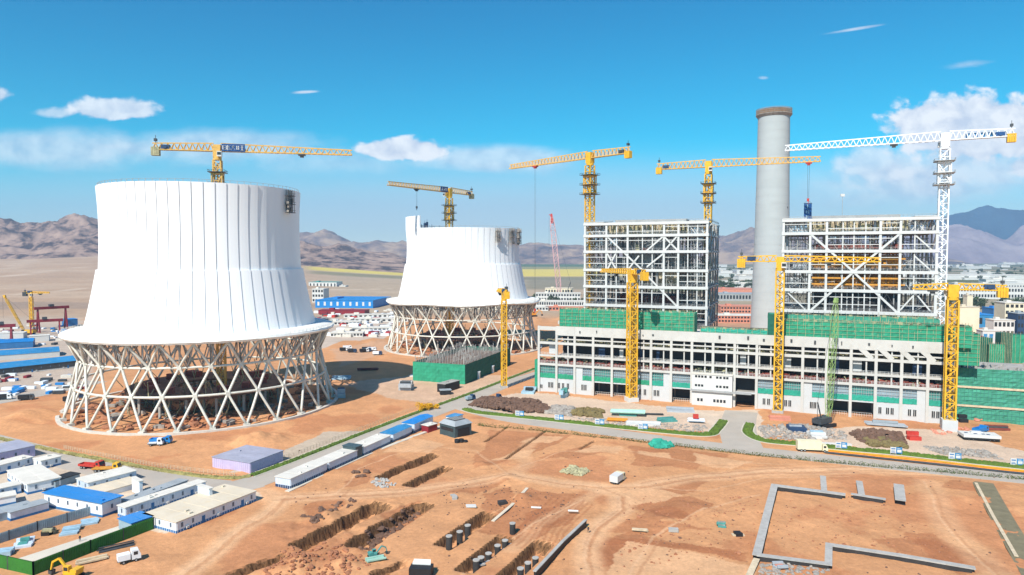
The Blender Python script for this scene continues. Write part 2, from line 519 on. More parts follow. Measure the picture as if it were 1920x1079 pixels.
def ground_col(x, y):
    yy = np.maximum(y, 30)
    u = x / yy * FOC + 960
    v = 480 + CAM_H * FOC / yy
    wx = x + (fbm(x, y, 14, 71, 4) - .5) * 8
    wy = y + (fbm(x, y, 14, 81, 4) - .5) * 8
    C0 = np.array([.555, .275, .13])
    col = np.zeros(x.shape + (3,)) + C0
    big = fbm(x, y, 34, 91, 4)
    col *= (.91 + .2 * big)[..., None]
    red = smooth(.52, .62, fbm(x, y, 22, 95, 5))
    near = smooth(420, 330, y)
    col = col * (1 - (red * .22 * near)[..., None] * np.array([.6, 1.0, 1.05]))

    def paint(mask, c, a=1.0):
        nonlocal col
        m = np.clip(mask * a, 0, 1)[..., None]
        col = col * (1 - m) + np.array(c) * m

    def poly(pts, c, a=1.0, warp=True):
        paint(inside(wx if warp else x, wy if warp else y, gp(pts)).astype(float), c, a)

    def line(pts, w, c, a=1.0, soft=.5):
        d = seg_dist(x + (wx - x) * .25, y + (wy - y) * .25, gp(pts))
        paint(smooth(w * (1 + soft), w * (1 - soft), d), c, a)
    DK, LT, TR = (.35, .128, .056), (.64, .365, .195), (.66, .385, .21)
    # scraped beds (lighter) and fresh damp soil (darker)
    for p in ([(925, 808), (1075, 815), (1040, 836), (930, 870), (880, 880)], [(1090, 836), (1160, 842), (1080, 862), (1010, 858)],
              [(1180, 838), (1360, 850), (1310, 880), (1180, 872)], [(860, 900), (960, 905), (900, 925), (840, 925)],
              [(1130, 1000), (1240, 950), (1300, 975), (1220, 985), (1330, 990), (1200, 1010)], [(1120, 1020), (1240, 1030), (1400, 1050), (1400, 1035), (1200, 1015)],
              [(1085, 1060), (1130, 1010), (1190, 1020), (1150, 1060), (1130, 1100)], [(640, 900), (700, 880), (690, 905), (640, 915)], [(1240, 905), (1330, 900), (1310, 925), (1180, 940)],
              [(1780, 900), (1840, 905), (1830, 920), (1770, 918)], [(1640, 1015), (1760, 1010), (1900, 1075), (1700, 1040)], [(990, 960), (1100, 935), (1060, 985), (960, 1020)], [(700, 960), (790, 935), (800, 960), (730, 990)]):
        poly(p, DK, .55)
    for p in ([(1155, 935), (1220, 925), (1300, 935), (1340, 950), (1290, 980), (1240, 975), (1170, 955)], [(1120, 1025), (1170, 1005), (1410, 1040), (1410, 1052), (1230, 1027), (1185, 1042), (1165, 1075), (1120, 1062)],
              [(910, 925), (955, 920), (950, 945), (920, 960), (900, 950)], [(880, 1000), (985, 917), (1105, 927), (1085, 985), (1000, 1010), (940, 1000)], [(1700, 1000), (1760, 1000), (1900, 1079), (1800, 1079)], [(560, 950), (660, 925), (640, 950), (570, 985)]):
        poly(p, DK, .6)
    for p in ([(1188, 1038), (1408, 1058), (1400, 1095), (1215, 1095)], [(1010, 815), (1060, 818), (1030, 832), (970, 830)], [(950, 845), (1005, 842), (975, 862), (925, 865)], [(1110, 836), (1170, 842), (1150, 852), (1075, 848)], [(1195, 846), (1260, 852), (1250, 860), (1190, 853)],
              [(1300, 850), (1400, 865), (1370, 880), (1305, 868)], [(1180, 1020), (1390, 1055), (1390, 1100), (1130, 1090)], [(1180, 905), (1290, 930), (1180, 950)], [(760, 815), (830, 835), (800, 850), (720, 850)]):
        poly(p, LT, .85)
    # haul tracks
    line([(1990, 905), (1800, 888), (1600, 880), (1450, 885), (1300, 895), (1200, 912), (1130, 914), (1050, 905), (960, 893), (860, 908), (760, 922), (640, 930), (520, 935), (470, 920)], 4.2, TR, .8)
    line([(1120, 912), (1165, 930), (1165, 955), (1120, 990), (1100, 1030), (1110, 1110)], 3.6, TR, .8)
    line([(960, 893), (990, 870), (975, 850), (1000, 825)], 3, TR, .5)
    line([(530, 935), (500, 965), (430, 1010), (330, 1090)], 3.4, TR, .8)
    line([(1120, 925), (1060, 955), (1010, 985), (960, 1030)], 2.5, TR, .5)
    line([(1740, 905), (1760, 960), (1800, 1010), (1880, 1090)], 4, TR, .45)
    for k in range(9):
        line([(1040 + 9 * k, 930 + 2 * k), (985 + 9 * k, 980 + 3 * k), (950 + 10 * k, 1010 + 6 * k)], .35, DK, .5)
    # twin wheel ruts along the haul tracks
    for off in (-5, 4):
        line([(1990, 905 + off), (1600, 880 + off), (1450, 885 + off), (1300, 895 + off), (1200, 912 + off)], .5, (.44, .2, .1), .6)
        line([(960, 893 + off), (860, 908 + off), (760, 922 + off), (640, 930 + off), (520, 935 + off)], .5, (.44, .2, .1), .6)
        line([(1165 + off, 935), (1162 + off, 957), (1118 + off, 992), (1098 + off, 1032)], .35, (.44, .2, .1), .6)
    for (pts, n_) in (([(1990, 905), (1800, 888), (1600, 880), (1450, 885), (1300, 895), (1200, 912), (1130, 914), (1050, 905), (960, 893), (860, 908), (760, 922), (640, 930), (520, 935)], 4),
                      ([(1120, 912), (1165, 930), (1165, 955), (1120, 990), (1100, 1030), (1110, 1110)], 4), ([(530, 935), (500, 965), (430, 1010), (330, 1090)], 4),
                      ([(1740, 905), (1760, 960), (1800, 1010), (1880, 1090)], 2), ([(1200, 912), (1330, 925), (1440, 900), (1600, 895)], 2), ([(980, 880), (1060, 850), (1160, 845), (1300, 870), (1500, 875)], 2),
                      ([(640, 930), (680, 880), (800, 840), (900, 850), (960, 893)], 2), ([(1100, 940), (1000, 990), (900, 1050), (860, 1100)], 2), ([(1180, 1090), (1230, 1010), (1330, 960), (1430, 930)], 2)):
        for q in range(n_):
            o = rng_r[q] * 9
            line([(a + o * .8, b + o * .35) for a, b in pts], .32, (.47, .225, .11) if q % 2 else (.66, .40, .23), .6, .35)
    # grey gravel yard beside the ring road, pale forecourt
    poly([(500, 860), (600, 812), (690, 808), (700, 812), (560, 866), (500, 890), (440, 885)], (.48, .40, .31), .9)
    poly([(880, 752), (1000, 735), (1300, 770), (1420, 800), (1780, 805), (1930, 850), (1940, 875), (1700, 852), (1400, 812), (1100, 795), (900, 773)], (.60, .46, .345), .9)
    poly([(1300, 770), (1420, 770), (1440, 830), (1360, 830)], (.60, .48, .37), .9)
    poly([(640, 720), (800, 700), (960, 705), (880, 745), (830, 760), (720, 745)], (.58, .42, .30), .7)
    poly([(-60, 870), (60, 850), (150, 868), (300, 900), (470, 916), (490, 940), (320, 1000), (200, 960), (80, 960), (-60, 940)], (.57, .48, .375), .85)
    poly([(250, 900), (310, 885), (320, 905), (270, 912)], C0 * .95, .8)
    # workers' yard on the left, stores in the middle distance
    poly([(-400, 600), (150, 590), (190, 640), (170, 715), (0, 750), (-400, 790)], (.46, .39, .32), .85)
    poly([(580, 572), (720, 560), (760, 590), (720, 640), (640, 640), (600, 655)], (.5, .43, .36), .85)
    poly([(620, 655), (720, 640), (740, 655), (640, 690)], (.49, .33, .23), .5)
    # far country by distance
    dw = v + (fbm(x, y, 300, 101, 4) - .5) * 9
    far = smooth(606, 580, dw)
    paint(far, (.41, .31, .215))
    right = smooth(1150, 1250, u + (fbm(x, y, 200, 103, 3) - .5) * 60)
    left = 1 - right
    sand = smooth(545, 535, dw)
    stripe = fbm(x * .15, y, 130, 105, 4)
    paint(far * left * smooth(.45, .6, stripe), (.47, .36, .26), .6)
    paint(far * left * smooth(660, 540, u), (.42, .28, .185), .9)
    paint(far * left * smooth(660, 540, u) * smooth(.5, .62, fbm(x * .25, y, 160, 109, 5)), (.48, .345, .24), .7)
    paint(far * left * smooth(660, 540, u) * smooth(.6, .68, fbm(x * .2, y, 260, 119, 4)), (.25, .19, .155), .5)
    mid = smooth(560, 600, u)
    fy = v + (fbm(x * .4, y, 500, 107, 2) - .5) * 3
    paint(left * mid * smooth(519, 517, fy) * smooth(504.5, 506, fy), (.62, .49, .11), .95)
    paint(left * mid * smooth(506, 504.5, fy) * smooth(500, 502, fy), (.24, .24, .08), .8)
    paint(left * smooth(650, 740, u) * smooth(502, 500, fy) * smooth(489, 492, fy), (.06, .13, .05), .9)
    paint(left * mid * smooth(525, 523, fy) * smooth(518, 520, fy), (.17, .17, .09), .7)
    paint(left * smooth(960, 1000, u) * smooth(545, 540, fy) * smooth(519, 524, fy), (.20, .19, .14), .75)
    for pts, w_ in (([(-200, 566), (40, 556), (190, 546)], 7), ([(-200, 540), (30, 532), (110, 524), (200, 521)], 9), ([(20, 524), (60, 515), (75, 508), (60, 503)], 9), ([(560, 548), (640, 546), (730, 543)], 8)):
        line(pts, w_, (.58, .46, .35), .75)
    # right: farmland, tree belts and town land
    paint(far * right, (.27, .23, .155))
    st = fbm(x * .2, y, 150, 111, 3)
    paint(far * right * smooth(.5, .56, st), (.10, .12, .05), .85)
    paint(far * right * smooth(.44, .4, st), (.36, .29, .2), .8)
    paint(far * right * smooth(500, 494, v), (.09, .13, .075), .6)
    paint(right * smooth(640, 625, v) * smooth(590, 606, v), (.42, .24, .16), .7)
    return np.clip(col, 0, 1)


rng_r = [-.9, .8, -.25, .35, 0]
GZ = ground_z(GX, GY)
GC = ground_col(GX, GY)
ny, nx = GX.shape
gm = bpy.data.meshes.new('ground')
gm.vertices.add(nx * ny)
gm.vertices.foreach_set('co', np.stack([GX, GY, GZ], -1).astype(np.float32).ravel())
idx = np.arange(nx * ny).reshape(ny, nx)
quads = np.stack([idx[:-1, :-1], idx[:-1, 1:], idx[1:, 1:], idx[1:, :-1]], -1).reshape(-1, 4)
gm.loops.add(quads.size)
gm.loops.foreach_set('vertex_index', quads.ravel().astype(np.int32))
gm.polygons.add(len(quads))
gm.polygons.foreach_set('loop_start', np.arange(0, quads.size, 4, dtype=np.int32))
gm.polygons.foreach_set('use_smooth', np.ones(len(quads), bool))
gm.update(calc_edges=True)
ca = gm.color_attributes.new('soil', 'FLOAT_COLOR', 'POINT')
ca.data.foreach_set('color', np.concatenate([GC, np.ones(GC.shape[:2] + (1,))], -1).astype(np.float32).ravel())

m = bpy.data.materials.new('site_soil')
m.use_nodes = True
N, L = m.node_tree.nodes, m.node_tree.links
b = N['Principled BSDF']
b.inputs['Roughness'].default_value = .95
b.inputs['Specular IOR Level'].default_value = .1
at = N.new('ShaderNodeVertexColor'); at.layer_name = 'soil'
geo = N.new('ShaderNodeNewGeometry')
prev = at.outputs['Color']
for sc, lo, hi, k in ((.9, .86, 1.14, 6), (.11, .88, 1.12, 5), (.012, .92, 1.08, 4)):
    n = N.new('ShaderNodeTexNoise'); n.inputs['Scale'].default_value = sc; n.inputs['Detail'].default_value = k; n.inputs['Roughness'].default_value = .65
    L.new(geo.outputs['Position'], n.inputs['Vector'])
    mr = N.new('ShaderNodeMapRange'); mr.inputs['From Min'].default_value = .3; mr.inputs['From Max'].default_value = .7
    mr.inputs['To Min'].default_value = lo; mr.inputs['To Max'].default_value = hi
    L.new(n.outputs['Fac'], mr.inputs['Value'])
    mx = N.new('ShaderNodeVectorMath'); mx.operation = 'MULTIPLY'
    L.new(prev, mx.inputs[0]); L.new(mr.outputs[0], mx.inputs[1])
    prev = mx.outputs[0]
# steep faces: browner streaked soil, with the shade of the trench walls put into it
sp = N.new('ShaderNodeSeparateXYZ'); L.new(geo.outputs['True Normal'], sp.inputs[0])
st = N.new('ShaderNodeMapRange'); st.inputs['From Min'].default_value = .8; st.inputs['From Max'].default_value = .45
L.new(sp.outputs['Z'], st.inputs['Value'])
n = N.new('ShaderNodeTexNoise'); n.inputs['Scale'].default_value = 1.1; n.inputs['Detail'].default_value = 8; n.inputs['Roughness'].default_value = .75
mp = N.new('ShaderNodeMapping'); mp.inputs['Scale'].default_value = (1.5, 1.5, .25)
L.new(geo.outputs['Position'], mp.inputs[0]); L.new(mp.outputs[0], n.inputs['Vector'])
rp = N.new('ShaderNodeValToRGB')
rp.color_ramp.elements[0].position = .38; rp.color_ramp.elements[0].color = (.055, .028, .014, 1)
rp.color_ramp.elements[1].position = .62; rp.color_ramp.elements[1].color = (.27, .14, .065, 1)
L.new(n.outputs['Fac'], rp.inputs['Fac'])
mx = N.new('ShaderNodeMix'); mx.data_type = 'RGBA'
L.new(st.outputs[0], mx.inputs['Factor']); L.new(prev, mx.inputs['A']); L.new(rp.outputs['Color'], mx.inputs['B'])
L.new(mx.outputs['Result'], b.inputs['Base Color'])
nb = N.new('ShaderNodeTexNoise'); nb.inputs['Scale'].default_value = 1.6; nb.inputs['Detail'].default_value = 8; nb.inputs['Roughness'].default_value = .7
L.new(geo.outputs['Position'], nb.inputs['Vector'])
bp = N.new('ShaderNodeBump'); bp.inputs['Strength'].default_value = .5; bp.inputs['Distance'].default_value = .35
L.new(nb.outputs['Fac'], bp.inputs['Height']); L.new(bp.outputs[0], b.inputs['Normal'])
gm.materials.append(m)
go = bpy.data.objects.new('ground', gm)
COL.objects.link(go)
go['kind'] = 'structure'


def gz(x, y):
    j = min(max(np.searchsorted(YS, y) - 1, 0), len(YS) - 2)
    i = min(max(np.searchsorted(XS, x) - 1, 0), len(XS) - 2)
    fx = (x - XS[i]) / (XS[i + 1] - XS[i]); fy = (y - YS[j]) / (YS[j + 1] - YS[j])
    return float(GZ[j, i] * (1 - fx) * (1 - fy) + GZ[j, i + 1] * fx * (1 - fy) + GZ[j + 1, i] * (1 - fx) * fy + GZ[j + 1, i + 1] * fx * fy)


def GG(px, py):
    p = G(px, py)
    p.z = gz(p.x, p.y)
    return p


# ---------------------------------------------------------------- roads, kerbs, verges
def resample(pts, step):
    out = [Vector(pts[0])]
    # Catmull-Rom so the bends are round
    P_ = [Vector(pts[0])] + [Vector(p) for p in pts] + [Vector(pts[-1])]
    for i in range(1, len(P_) - 2):
        p0, p1, p2, p3 = P_[i - 1], P_[i], P_[i + 1], P_[i + 2]
        n = max(1, int((p2 - p1).length / step))
        for k in range(1, n + 1):
            t = k / n
            out.append(.5 * ((2 * p1) + (p2 - p0) * t + (2 * p0 - 5 * p1 + 4 * p2 - p3) * t * t + (3 * p1 - p0 - 3 * p2 + p3) * t ** 3))
    return out


def normals(pts):
    n = []
    for i in range(len(pts)):
        d = pts[min(i + 1, len(pts) - 1)] - pts[max(i - 1, 0)]
        d = d.normalized()
        n.append(Vector((-d.y, d.x)))
    return n


def ribbon(mb, pts, o0, o1, z0, z1):
    """a strip from offset o0 to o1 beside a plan line, with thickness"""
    ns = normals(pts)
    vs, fs = [], []
    for p, n in zip(pts, ns):
        a, c = p + n * o0, p + n * o1
        vs += [(a.x, a.y, z0), (c.x, c.y, z0), (c.x, c.y, z1), (a.x, a.y, z1)]
    for i in range(len(pts) - 1):
        k, l = i * 4, i * 4 + 4
        fs += [(k + 3, k + 2, l + 2, l + 3), (k, k + 3, l + 3, l), (k + 2, k + 1, l + 1, l + 2)]
    fs += [(0, 1, 2, 3), (len(vs) - 1, len(vs) - 2, len(vs) - 3, len(vs) - 4)]
    mb.add(vs, fs)


for i, (pts, w) in enumerate(ROADS):
    mb = MB()
    ribbon(mb, resample(pts, 4), -w, w, -.2, .05 + .006 * i)
    mb.build('road', M['asphalt'])['kind'] = 'structure'
for pts, sides in ((VERGE_R1, (1, -1)), (VERGE_R2, (1, -1)), (VERGE_D, (1, -1))):
    mb = MB()
    r = resample(pts, 2)
    for sd in sides:
        w = 2.2 if pts is not VERGE_D else 1.6
        ribbon(mb, r, sd * w, sd * (w + .5), -.2, .16)
    mb.build('kerb', M['kerb'])['kind'] = 'structure'


def grass_strip(pts, w, m, h, name='grass'):
    r = resample(pts, .55)
    ns = normals(r)
    k = max(4, int(2 * w / .4))
    vs, fs = [], []
    for i, (p, n) in enumerate(zip(r, ns)):
        for j in range(k + 1):
            o = -w + 2 * w * j / k
            q = p + n * o
            e = 0 if j in (0, k) else 1
            vs.append((q.x + random.uniform(-.12, .12), q.y + random.uniform(-.12, .12), .07 + e * h * (.45 + .9 * random.random() * (.5 + mnoise.noise((q.x * .4, q.y * .4, 1)) * .5 + .3))))
    for i in range(len(r) - 1):
        for j in range(k):
            a = i * (k + 1) + j
            fs.append((a, a + 1, a + k + 2, a + k + 1))
    mb = MB(); mb.add(vs, fs)
    o = mb.build(name, m)
    o['kind'] = 'stuff'
    return o


tag(grass_strip(VERGE_R1, 2.1, M['grass'], .8), 'mown grass verge along the road in front of the long hall', 'grass')
tag(grass_strip(VERGE_R2, 2.1, M['grass'], .8), 'grass verge with notice boards beyond the side road', 'grass')
tag(grass_strip(VERGE_D, 1.5, M['grass'], .5), 'narrow grass verge along the slanting road past the big tower', 'grass')
tag(grass_strip(VERGE_L, 1.3, M['grass_dry'], .5), 'dry yellow grass verge beside the left road', 'grass')
# the khaki track at the right edge
mb = MB(); ribbon(mb, resample(gp([(1842, 905), (1880, 975), (1945, 1085)]), 3), -3.0, 3.0, -.6, .12)
mb.build('path', M['khaki_path'])['kind'] = 'structure'
# pale walkway beside the row of cabins
mb = MB(); ribbon(mb, resample(gp([(538, 922), (690, 852), (838, 795)]), 3), -.9, .9, -.5, .1)
mb.build('pavement', M['paving'])['kind'] = 'structure'


# ---------------------------------------------------------------- hills
def hill_mat(name, c0, c1, c2, sc):
    m = bpy.data.materials.new(name); m.use_nodes = True
    N, L = m.node_tree.nodes, m.node_tree.links
    b = N['Principled BSDF']; b.inputs['Roughness'].default_value = .95; b.inputs['Specular IOR Level'].default_value = .05
    geo = N.new('ShaderNodeNewGeometry')
    n = N.new('ShaderNodeTexNoise'); n.inputs['Scale'].default_value = sc; n.inputs['Detail'].default_value = 9; n.inputs['Roughness'].default_value = .68
    L.new(geo.outputs['Position'], n.inputs['Vector'])
    rp = N.new('ShaderNodeValToRGB'); e = rp.color_ramp.elements
    e[0].position = .41; e[0].color = c0 + (1,)
    e[1].position = .60; e[1].color = c2 + (1,)
    k = e.new(.5); k.color = c1 + (1,)
    L.new(n.outputs['Fac'], rp.inputs['Fac']); L.new(rp.outputs['Color'], b.inputs['Base Color'])
    return m


def hills(name, prof, Y, depth, m, rough=.3, seed=0.0, nxs=420, nys=70, base=-10, fs=1.0):
    xs_px = np.array([p[0] for p in prof], float)
    hz = np.array([atY(p[0], p[1], Y).z for p in prof])
    px = np.linspace(xs_px[0], xs_px[-1], nxs)
    crest = np.interp(px, xs_px, hz)
    vs, fs_ = [], []
    for j in range(nys + 1):
        v = j / nys
        y = Y + (v - .72) * depth
        g = (math.sin(min(v / .72, 1) * math.pi / 2) ** 1.25) if v < .72 else math.cos((v - .72) / .28 * math.pi / 2)
        for i in range(nxs):
            x = (px[i] - 960) / FOC * Y * (1 + (v - .72) * depth / Y * .6)
            a = mnoise.ridged_multi_fractal(Vector((x / (520 * fs) + seed, y / (430 * fs), seed)), 1.0, 2.1, 6, .9, 2.0)
            c2 = mnoise.fractal(Vector((x / (240 * fs), y / (150 * fs), 4 + seed)), .9, 2.0, 5)
            h = crest[i] - base
            z = base + h * g * (1 - rough + rough * min(a / 1.9, 1.25)) + c2 * h * .11 * min(1, g * 2)
            vs.append((x, y, z))
    for j in range(nys):
        for i in range(nxs - 1):
            a = j * nxs + i
            fs_.append((a, a + 1, a + nxs + 1, a + nxs))
    mb = MB(); mb.add(vs, fs_)
    o = mb.build(name, m, smooth=True)
    o['kind'] = 'structure'
    return o


hm1 = hill_mat('hill_rock_left', (.065, .05, .052), (.26, .178, .145), (.36, .25, .195), .012)  # darkest tone paints shadow patches of the slopes into the rock
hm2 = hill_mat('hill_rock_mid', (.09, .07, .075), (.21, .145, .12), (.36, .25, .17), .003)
hm3 = hill_mat('hill_rock_haze', (.20, .16, .19), (.26, .21, .24), (.33, .27, .28), .0016)  # lilac of the distant haze put into the rock colour
hm4 = hill_mat('hill_blue_haze', (.015, .05, .10), (.02, .065, .12), (.03, .08, .14), .001)  # blue of the distant haze put into the hill colour
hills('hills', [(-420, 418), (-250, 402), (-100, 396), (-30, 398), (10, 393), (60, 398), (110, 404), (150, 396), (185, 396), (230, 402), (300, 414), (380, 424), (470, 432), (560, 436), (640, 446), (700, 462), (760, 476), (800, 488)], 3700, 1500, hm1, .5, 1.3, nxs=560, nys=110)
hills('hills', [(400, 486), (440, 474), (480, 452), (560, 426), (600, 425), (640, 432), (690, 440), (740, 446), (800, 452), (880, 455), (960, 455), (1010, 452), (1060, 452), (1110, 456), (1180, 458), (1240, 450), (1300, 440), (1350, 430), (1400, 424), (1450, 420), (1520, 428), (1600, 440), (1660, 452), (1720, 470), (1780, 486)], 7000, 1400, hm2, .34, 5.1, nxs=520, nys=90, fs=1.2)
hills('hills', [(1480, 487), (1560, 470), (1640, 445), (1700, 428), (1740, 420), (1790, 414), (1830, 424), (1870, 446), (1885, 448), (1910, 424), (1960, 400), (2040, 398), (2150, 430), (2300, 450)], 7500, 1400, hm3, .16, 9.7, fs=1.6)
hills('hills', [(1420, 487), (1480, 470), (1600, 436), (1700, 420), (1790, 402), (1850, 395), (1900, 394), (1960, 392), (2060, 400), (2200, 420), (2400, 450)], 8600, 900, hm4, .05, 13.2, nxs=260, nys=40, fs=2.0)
# ---------------------------------------------------------------- cooling towers
def cooling_tower(name, label, cx, cy, z_top, n_bays=28, raised=None, wavy=0.0):
    t = thing(name, label, 'cooling tower', (cx, cy, 0))
    # leaning struts in two families, each a single member from footing to platform
    lv = [(62.0, .6), (58.2, 14.7), (55.6, 26.8), (60.5, 37.4)]
    step = 2 * math.pi / n_bays
    for fam in (1, -1):
        first = None
        mb = MB()
        pts = []
        for q in range(len(lv) - 1):
            for s_ in range(4):
                f = s_ / 4
                r = lv[q][0] + (lv[q + 1][0] - lv[q][0]) * f
                z = lv[q][1] + (lv[q + 1][1] - lv[q][1]) * f
                a = fam * step * .5 * (q + f)
                pts.append((r * math.cos(a), r * math.sin(a), z))
        a = fam * step * .5 * 3
        pts.append((lv[3][0] * math.cos(a), lv[3][0] * math.sin(a), lv[3][1]))
        mb.tube(pts, .57 if fam == 1 else .565, 8)
        first = mb.build('leaning_strut', M['lattice'], t, smooth=True)
        for k in range(1, n_bays):
            inst(first, t, (0, 0, 0), rz=k * step)
    # node plates, footings
    for q, rr in ((1, 1.0), (2, 1.05)):
        r, z = lv[q]
        mb = MB()
        pts = [(r * math.cos(2 * math.pi * i / 112), r * math.sin(2 * math.pi * i / 112), z) for i in range(113)]
        mb.tube(pts, .52, 8, caps=False)
        for k in range(n_bays):
            a = step * (k + .5 * q)
            mb.rbox(Vector((r * math.cos(a), r * math.sin(a), z)), (1.5, 1.8, 1.5), a)
        mb.build('ring_beam', M['lattice'], t, smooth=False)
    mb = MB()
    mb.rbox(Vector((62.2, 0, .55)), (2.6, 2.4, 1.5), 0)
    ft = mb.build('footing', M['ring'], t)
    for k in range(1, n_bays):
        inst(ft, t, (0, 0, 0), rz=k * step)
    mb = MB()
    mb.lathe([(63.4, -1.5), (63.4, .85), (65.0, .85), (65.0, -1.5)], 128)
    mb.build('base_ring', M['ring'], t)
    # inner hangers under the platform, its shade put into their darker steel colour
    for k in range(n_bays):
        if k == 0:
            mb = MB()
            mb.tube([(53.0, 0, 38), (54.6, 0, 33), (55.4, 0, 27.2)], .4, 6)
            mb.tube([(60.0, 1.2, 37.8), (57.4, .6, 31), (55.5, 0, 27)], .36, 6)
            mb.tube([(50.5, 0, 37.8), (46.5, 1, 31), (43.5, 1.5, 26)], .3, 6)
            hg = mb.build('hanger', M['steel_shaded'], t, smooth=True)
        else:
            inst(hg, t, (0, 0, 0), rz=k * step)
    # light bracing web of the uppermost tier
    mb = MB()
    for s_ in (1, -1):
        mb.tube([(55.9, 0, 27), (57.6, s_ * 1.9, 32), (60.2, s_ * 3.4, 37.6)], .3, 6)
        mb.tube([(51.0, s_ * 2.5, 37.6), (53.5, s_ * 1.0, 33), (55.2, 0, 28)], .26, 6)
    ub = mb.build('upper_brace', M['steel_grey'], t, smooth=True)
    ub.rotation_euler = (0, 0, step * .25)
    for k in range(1, 2 * n_bays):
        inst(ub, t, (0, 0, 0), rz=step * (.25 + .5 * k))
    # annular working platform round the foot of the shell
    n = 168
    prof = [(52.4, 40.6), (58, 40.3), (62.4, 39.2), (62.9, 38.4), (62.3, 37.5), (58, 37.2), (52.0, 37.3)]
    vs, fs = [], []
    for j, (r, z) in enumerate(prof):
        for k in range(n):
            a = 2 * math.pi * k / n
            w = wavy * math.sin(a * 6 + 1) * smooth(54, 62, np.array(r)) + (random.uniform(-.12, .12) if 2 <= j <= 4 else 0)
            vs.append((r * math.cos(a), r * math.sin(a), z + float(w)))
    for j in range(len(prof) - 1):
        for k in range(n):
            k2 = (k + 1) % n
            fs.append((j * n + k, j * n + k2, (j + 1) * n + k2, (j + 1) * n + k))
    mb = MB(); mb.add(vs, fs)
    mb.build('platform', M['skirt'], t, smooth=False)
    mb = MB()
    for k in range(150):
        a = 2 * math.pi * k / 150
        mb.bar((62.3 * math.cos(a), 62.3 * math.sin(a), 39.1), (62.3 * math.cos(a), 62.3 * math.sin(a), 40.4), .1)
    for zz in (39.8, 40.4):
        pts = [(62.3 * math.cos(2 * math.pi * i / 150), 62.3 * math.sin(2 * math.pi * i / 150), zz + wavy * math.sin(2 * math.pi * i / 150 * 6 + 1)) for i in range(151)]
        mb.tube(pts, .06, 4, caps=False)
    mb.build('guard_rail', M['lattice'], t)

    # ribbed cladding
    def shell(rad, z0, z1, nz, panels, rib, m, name, a0=0.0, a1=2 * math.pi):
        d = 2 * math.pi / panels
        k0, k1 = int(round(a0 / d)), int(round(a1 / d))
        prof = []
        for k in range(k0, k1):
            prof += [(k * d, 0), ((k + .33) * d, rib * .38), ((k + .66) * d, rib * .72), ((k + .975) * d, rib), ((k + .985) * d, -.12)]
        if k1 - k0 < panels:
            prof.append((k1 * d, 0))
        full = k1 - k0 >= panels
        npf = len(prof)
        vs, fs = [], []
        for j in range(nz + 1):
            z = z0 + (z1 - z0) * j / nz
            r = rad(z)
            for (a, e) in prof:
                vs.append(((r + e) * math.cos(a), (r + e) * math.sin(a), z))
        # inner face
        for j in range(nz + 1):
            z = z0 + (z1 - z0) * j / nz
            r = rad(z) - .9
            for (a, e) in prof:
                vs.append((r * math.cos(a), r * math.sin(a), z))
        o2 = (nz + 1) * npf
        rng_k = npf if full else npf - 1
        for j in range(nz):
            for k in range(rng_k):
                k2 = (k + 1) % npf
                fs.append((j * npf + k, j * npf + k2, (j + 1) * npf + k2, (j + 1) * npf + k))
                fs.append((o2 + j * npf + k2, o2 + j * npf + k, o2 + (j + 1) * npf + k, o2 + (j + 1) * npf + k2))
        for k in range(rng_k):
            k2 = (k + 1) % npf
            fs.append((nz * npf + k, nz * npf + k2, o2 + nz * npf + k2, o2 + nz * npf + k))
            fs.append((k2, k, o2 + k, o2 + k2))
        if not full:
            for k in (0, npf - 1):
                for j in range(nz):
                    q = (j * npf + k, (j + 1) * npf + k, o2 + (j + 1) * npf + k, o2 + j * npf + k)
                    fs.append(q if k else q[::-1])
        mb = MB(); mb.add(vs, fs)
        return mb.build(name, m, t)

    zk = 68.4

    def r_low(z):
        f = (z - 39.5) / (zk - 39.5)
        return 53.2 - 6.4 * (f ** .82) + .3

    def r_up(z):
        f = (z - zk) / (z_top - zk)
        return 46.2 - .9 * math.sin(f * 2.4) + .8 * f * f
    shell(r_low, 39.5, zk, 14, 60, .34, M['tower_low'], 'lower_shell')
    shell(r_up, zk - .4, z_top, 12, 60, .34, M['tower'], 'upper_shell')
    if raised:
        shell(lambda z: r_up(z_top), z_top - .01, raised[2], 3, 60, .34, M['tower'], 'raised_shell_panel', R(raised[0]), R(raised[1]))
    # rim rail posts along the top
    mb = MB()
    for k in range(90):
        a = 2 * math.pi * k / 90
        if raised and raised[0] - 2 < math.degrees(a) < raised[1] + 2:
            continue
        rr = r_up(z_top) - .5
        mb.bar((rr * math.cos(a), rr * math.sin(a), z_top), (rr * math.cos(a), rr * math.sin(a), z_top + 1.3), .16)
    pts = [((r_up(z_top) - .5) * math.cos(2 * math.pi * i / 90), (r_up(z_top) - .5) * math.sin(2 * math.pi * i / 90), z_top + 1.25) for i in range(91)]
    mb.tube(pts, .07, 4, caps=False)
    mb.build('rim_rail', M['steel_grey'], t)
    return t


T1 = Vector((-155.5, 346, 0))
T2 = Vector((-40.0, 562, 0))
tower_a = cooling_tower('cooling_tower', 'huge white ribbed cooling tower with a level rim on a cream lattice base', T1.x, T1.y, 107.6)
tower_b = cooling_tower('cooling_tower', 'smaller looking farther white cooling tower with one raised corner panel at the rim', T2.x, T2.y, 96.5, raised=(180, 228, 106.0), wavy=.5)


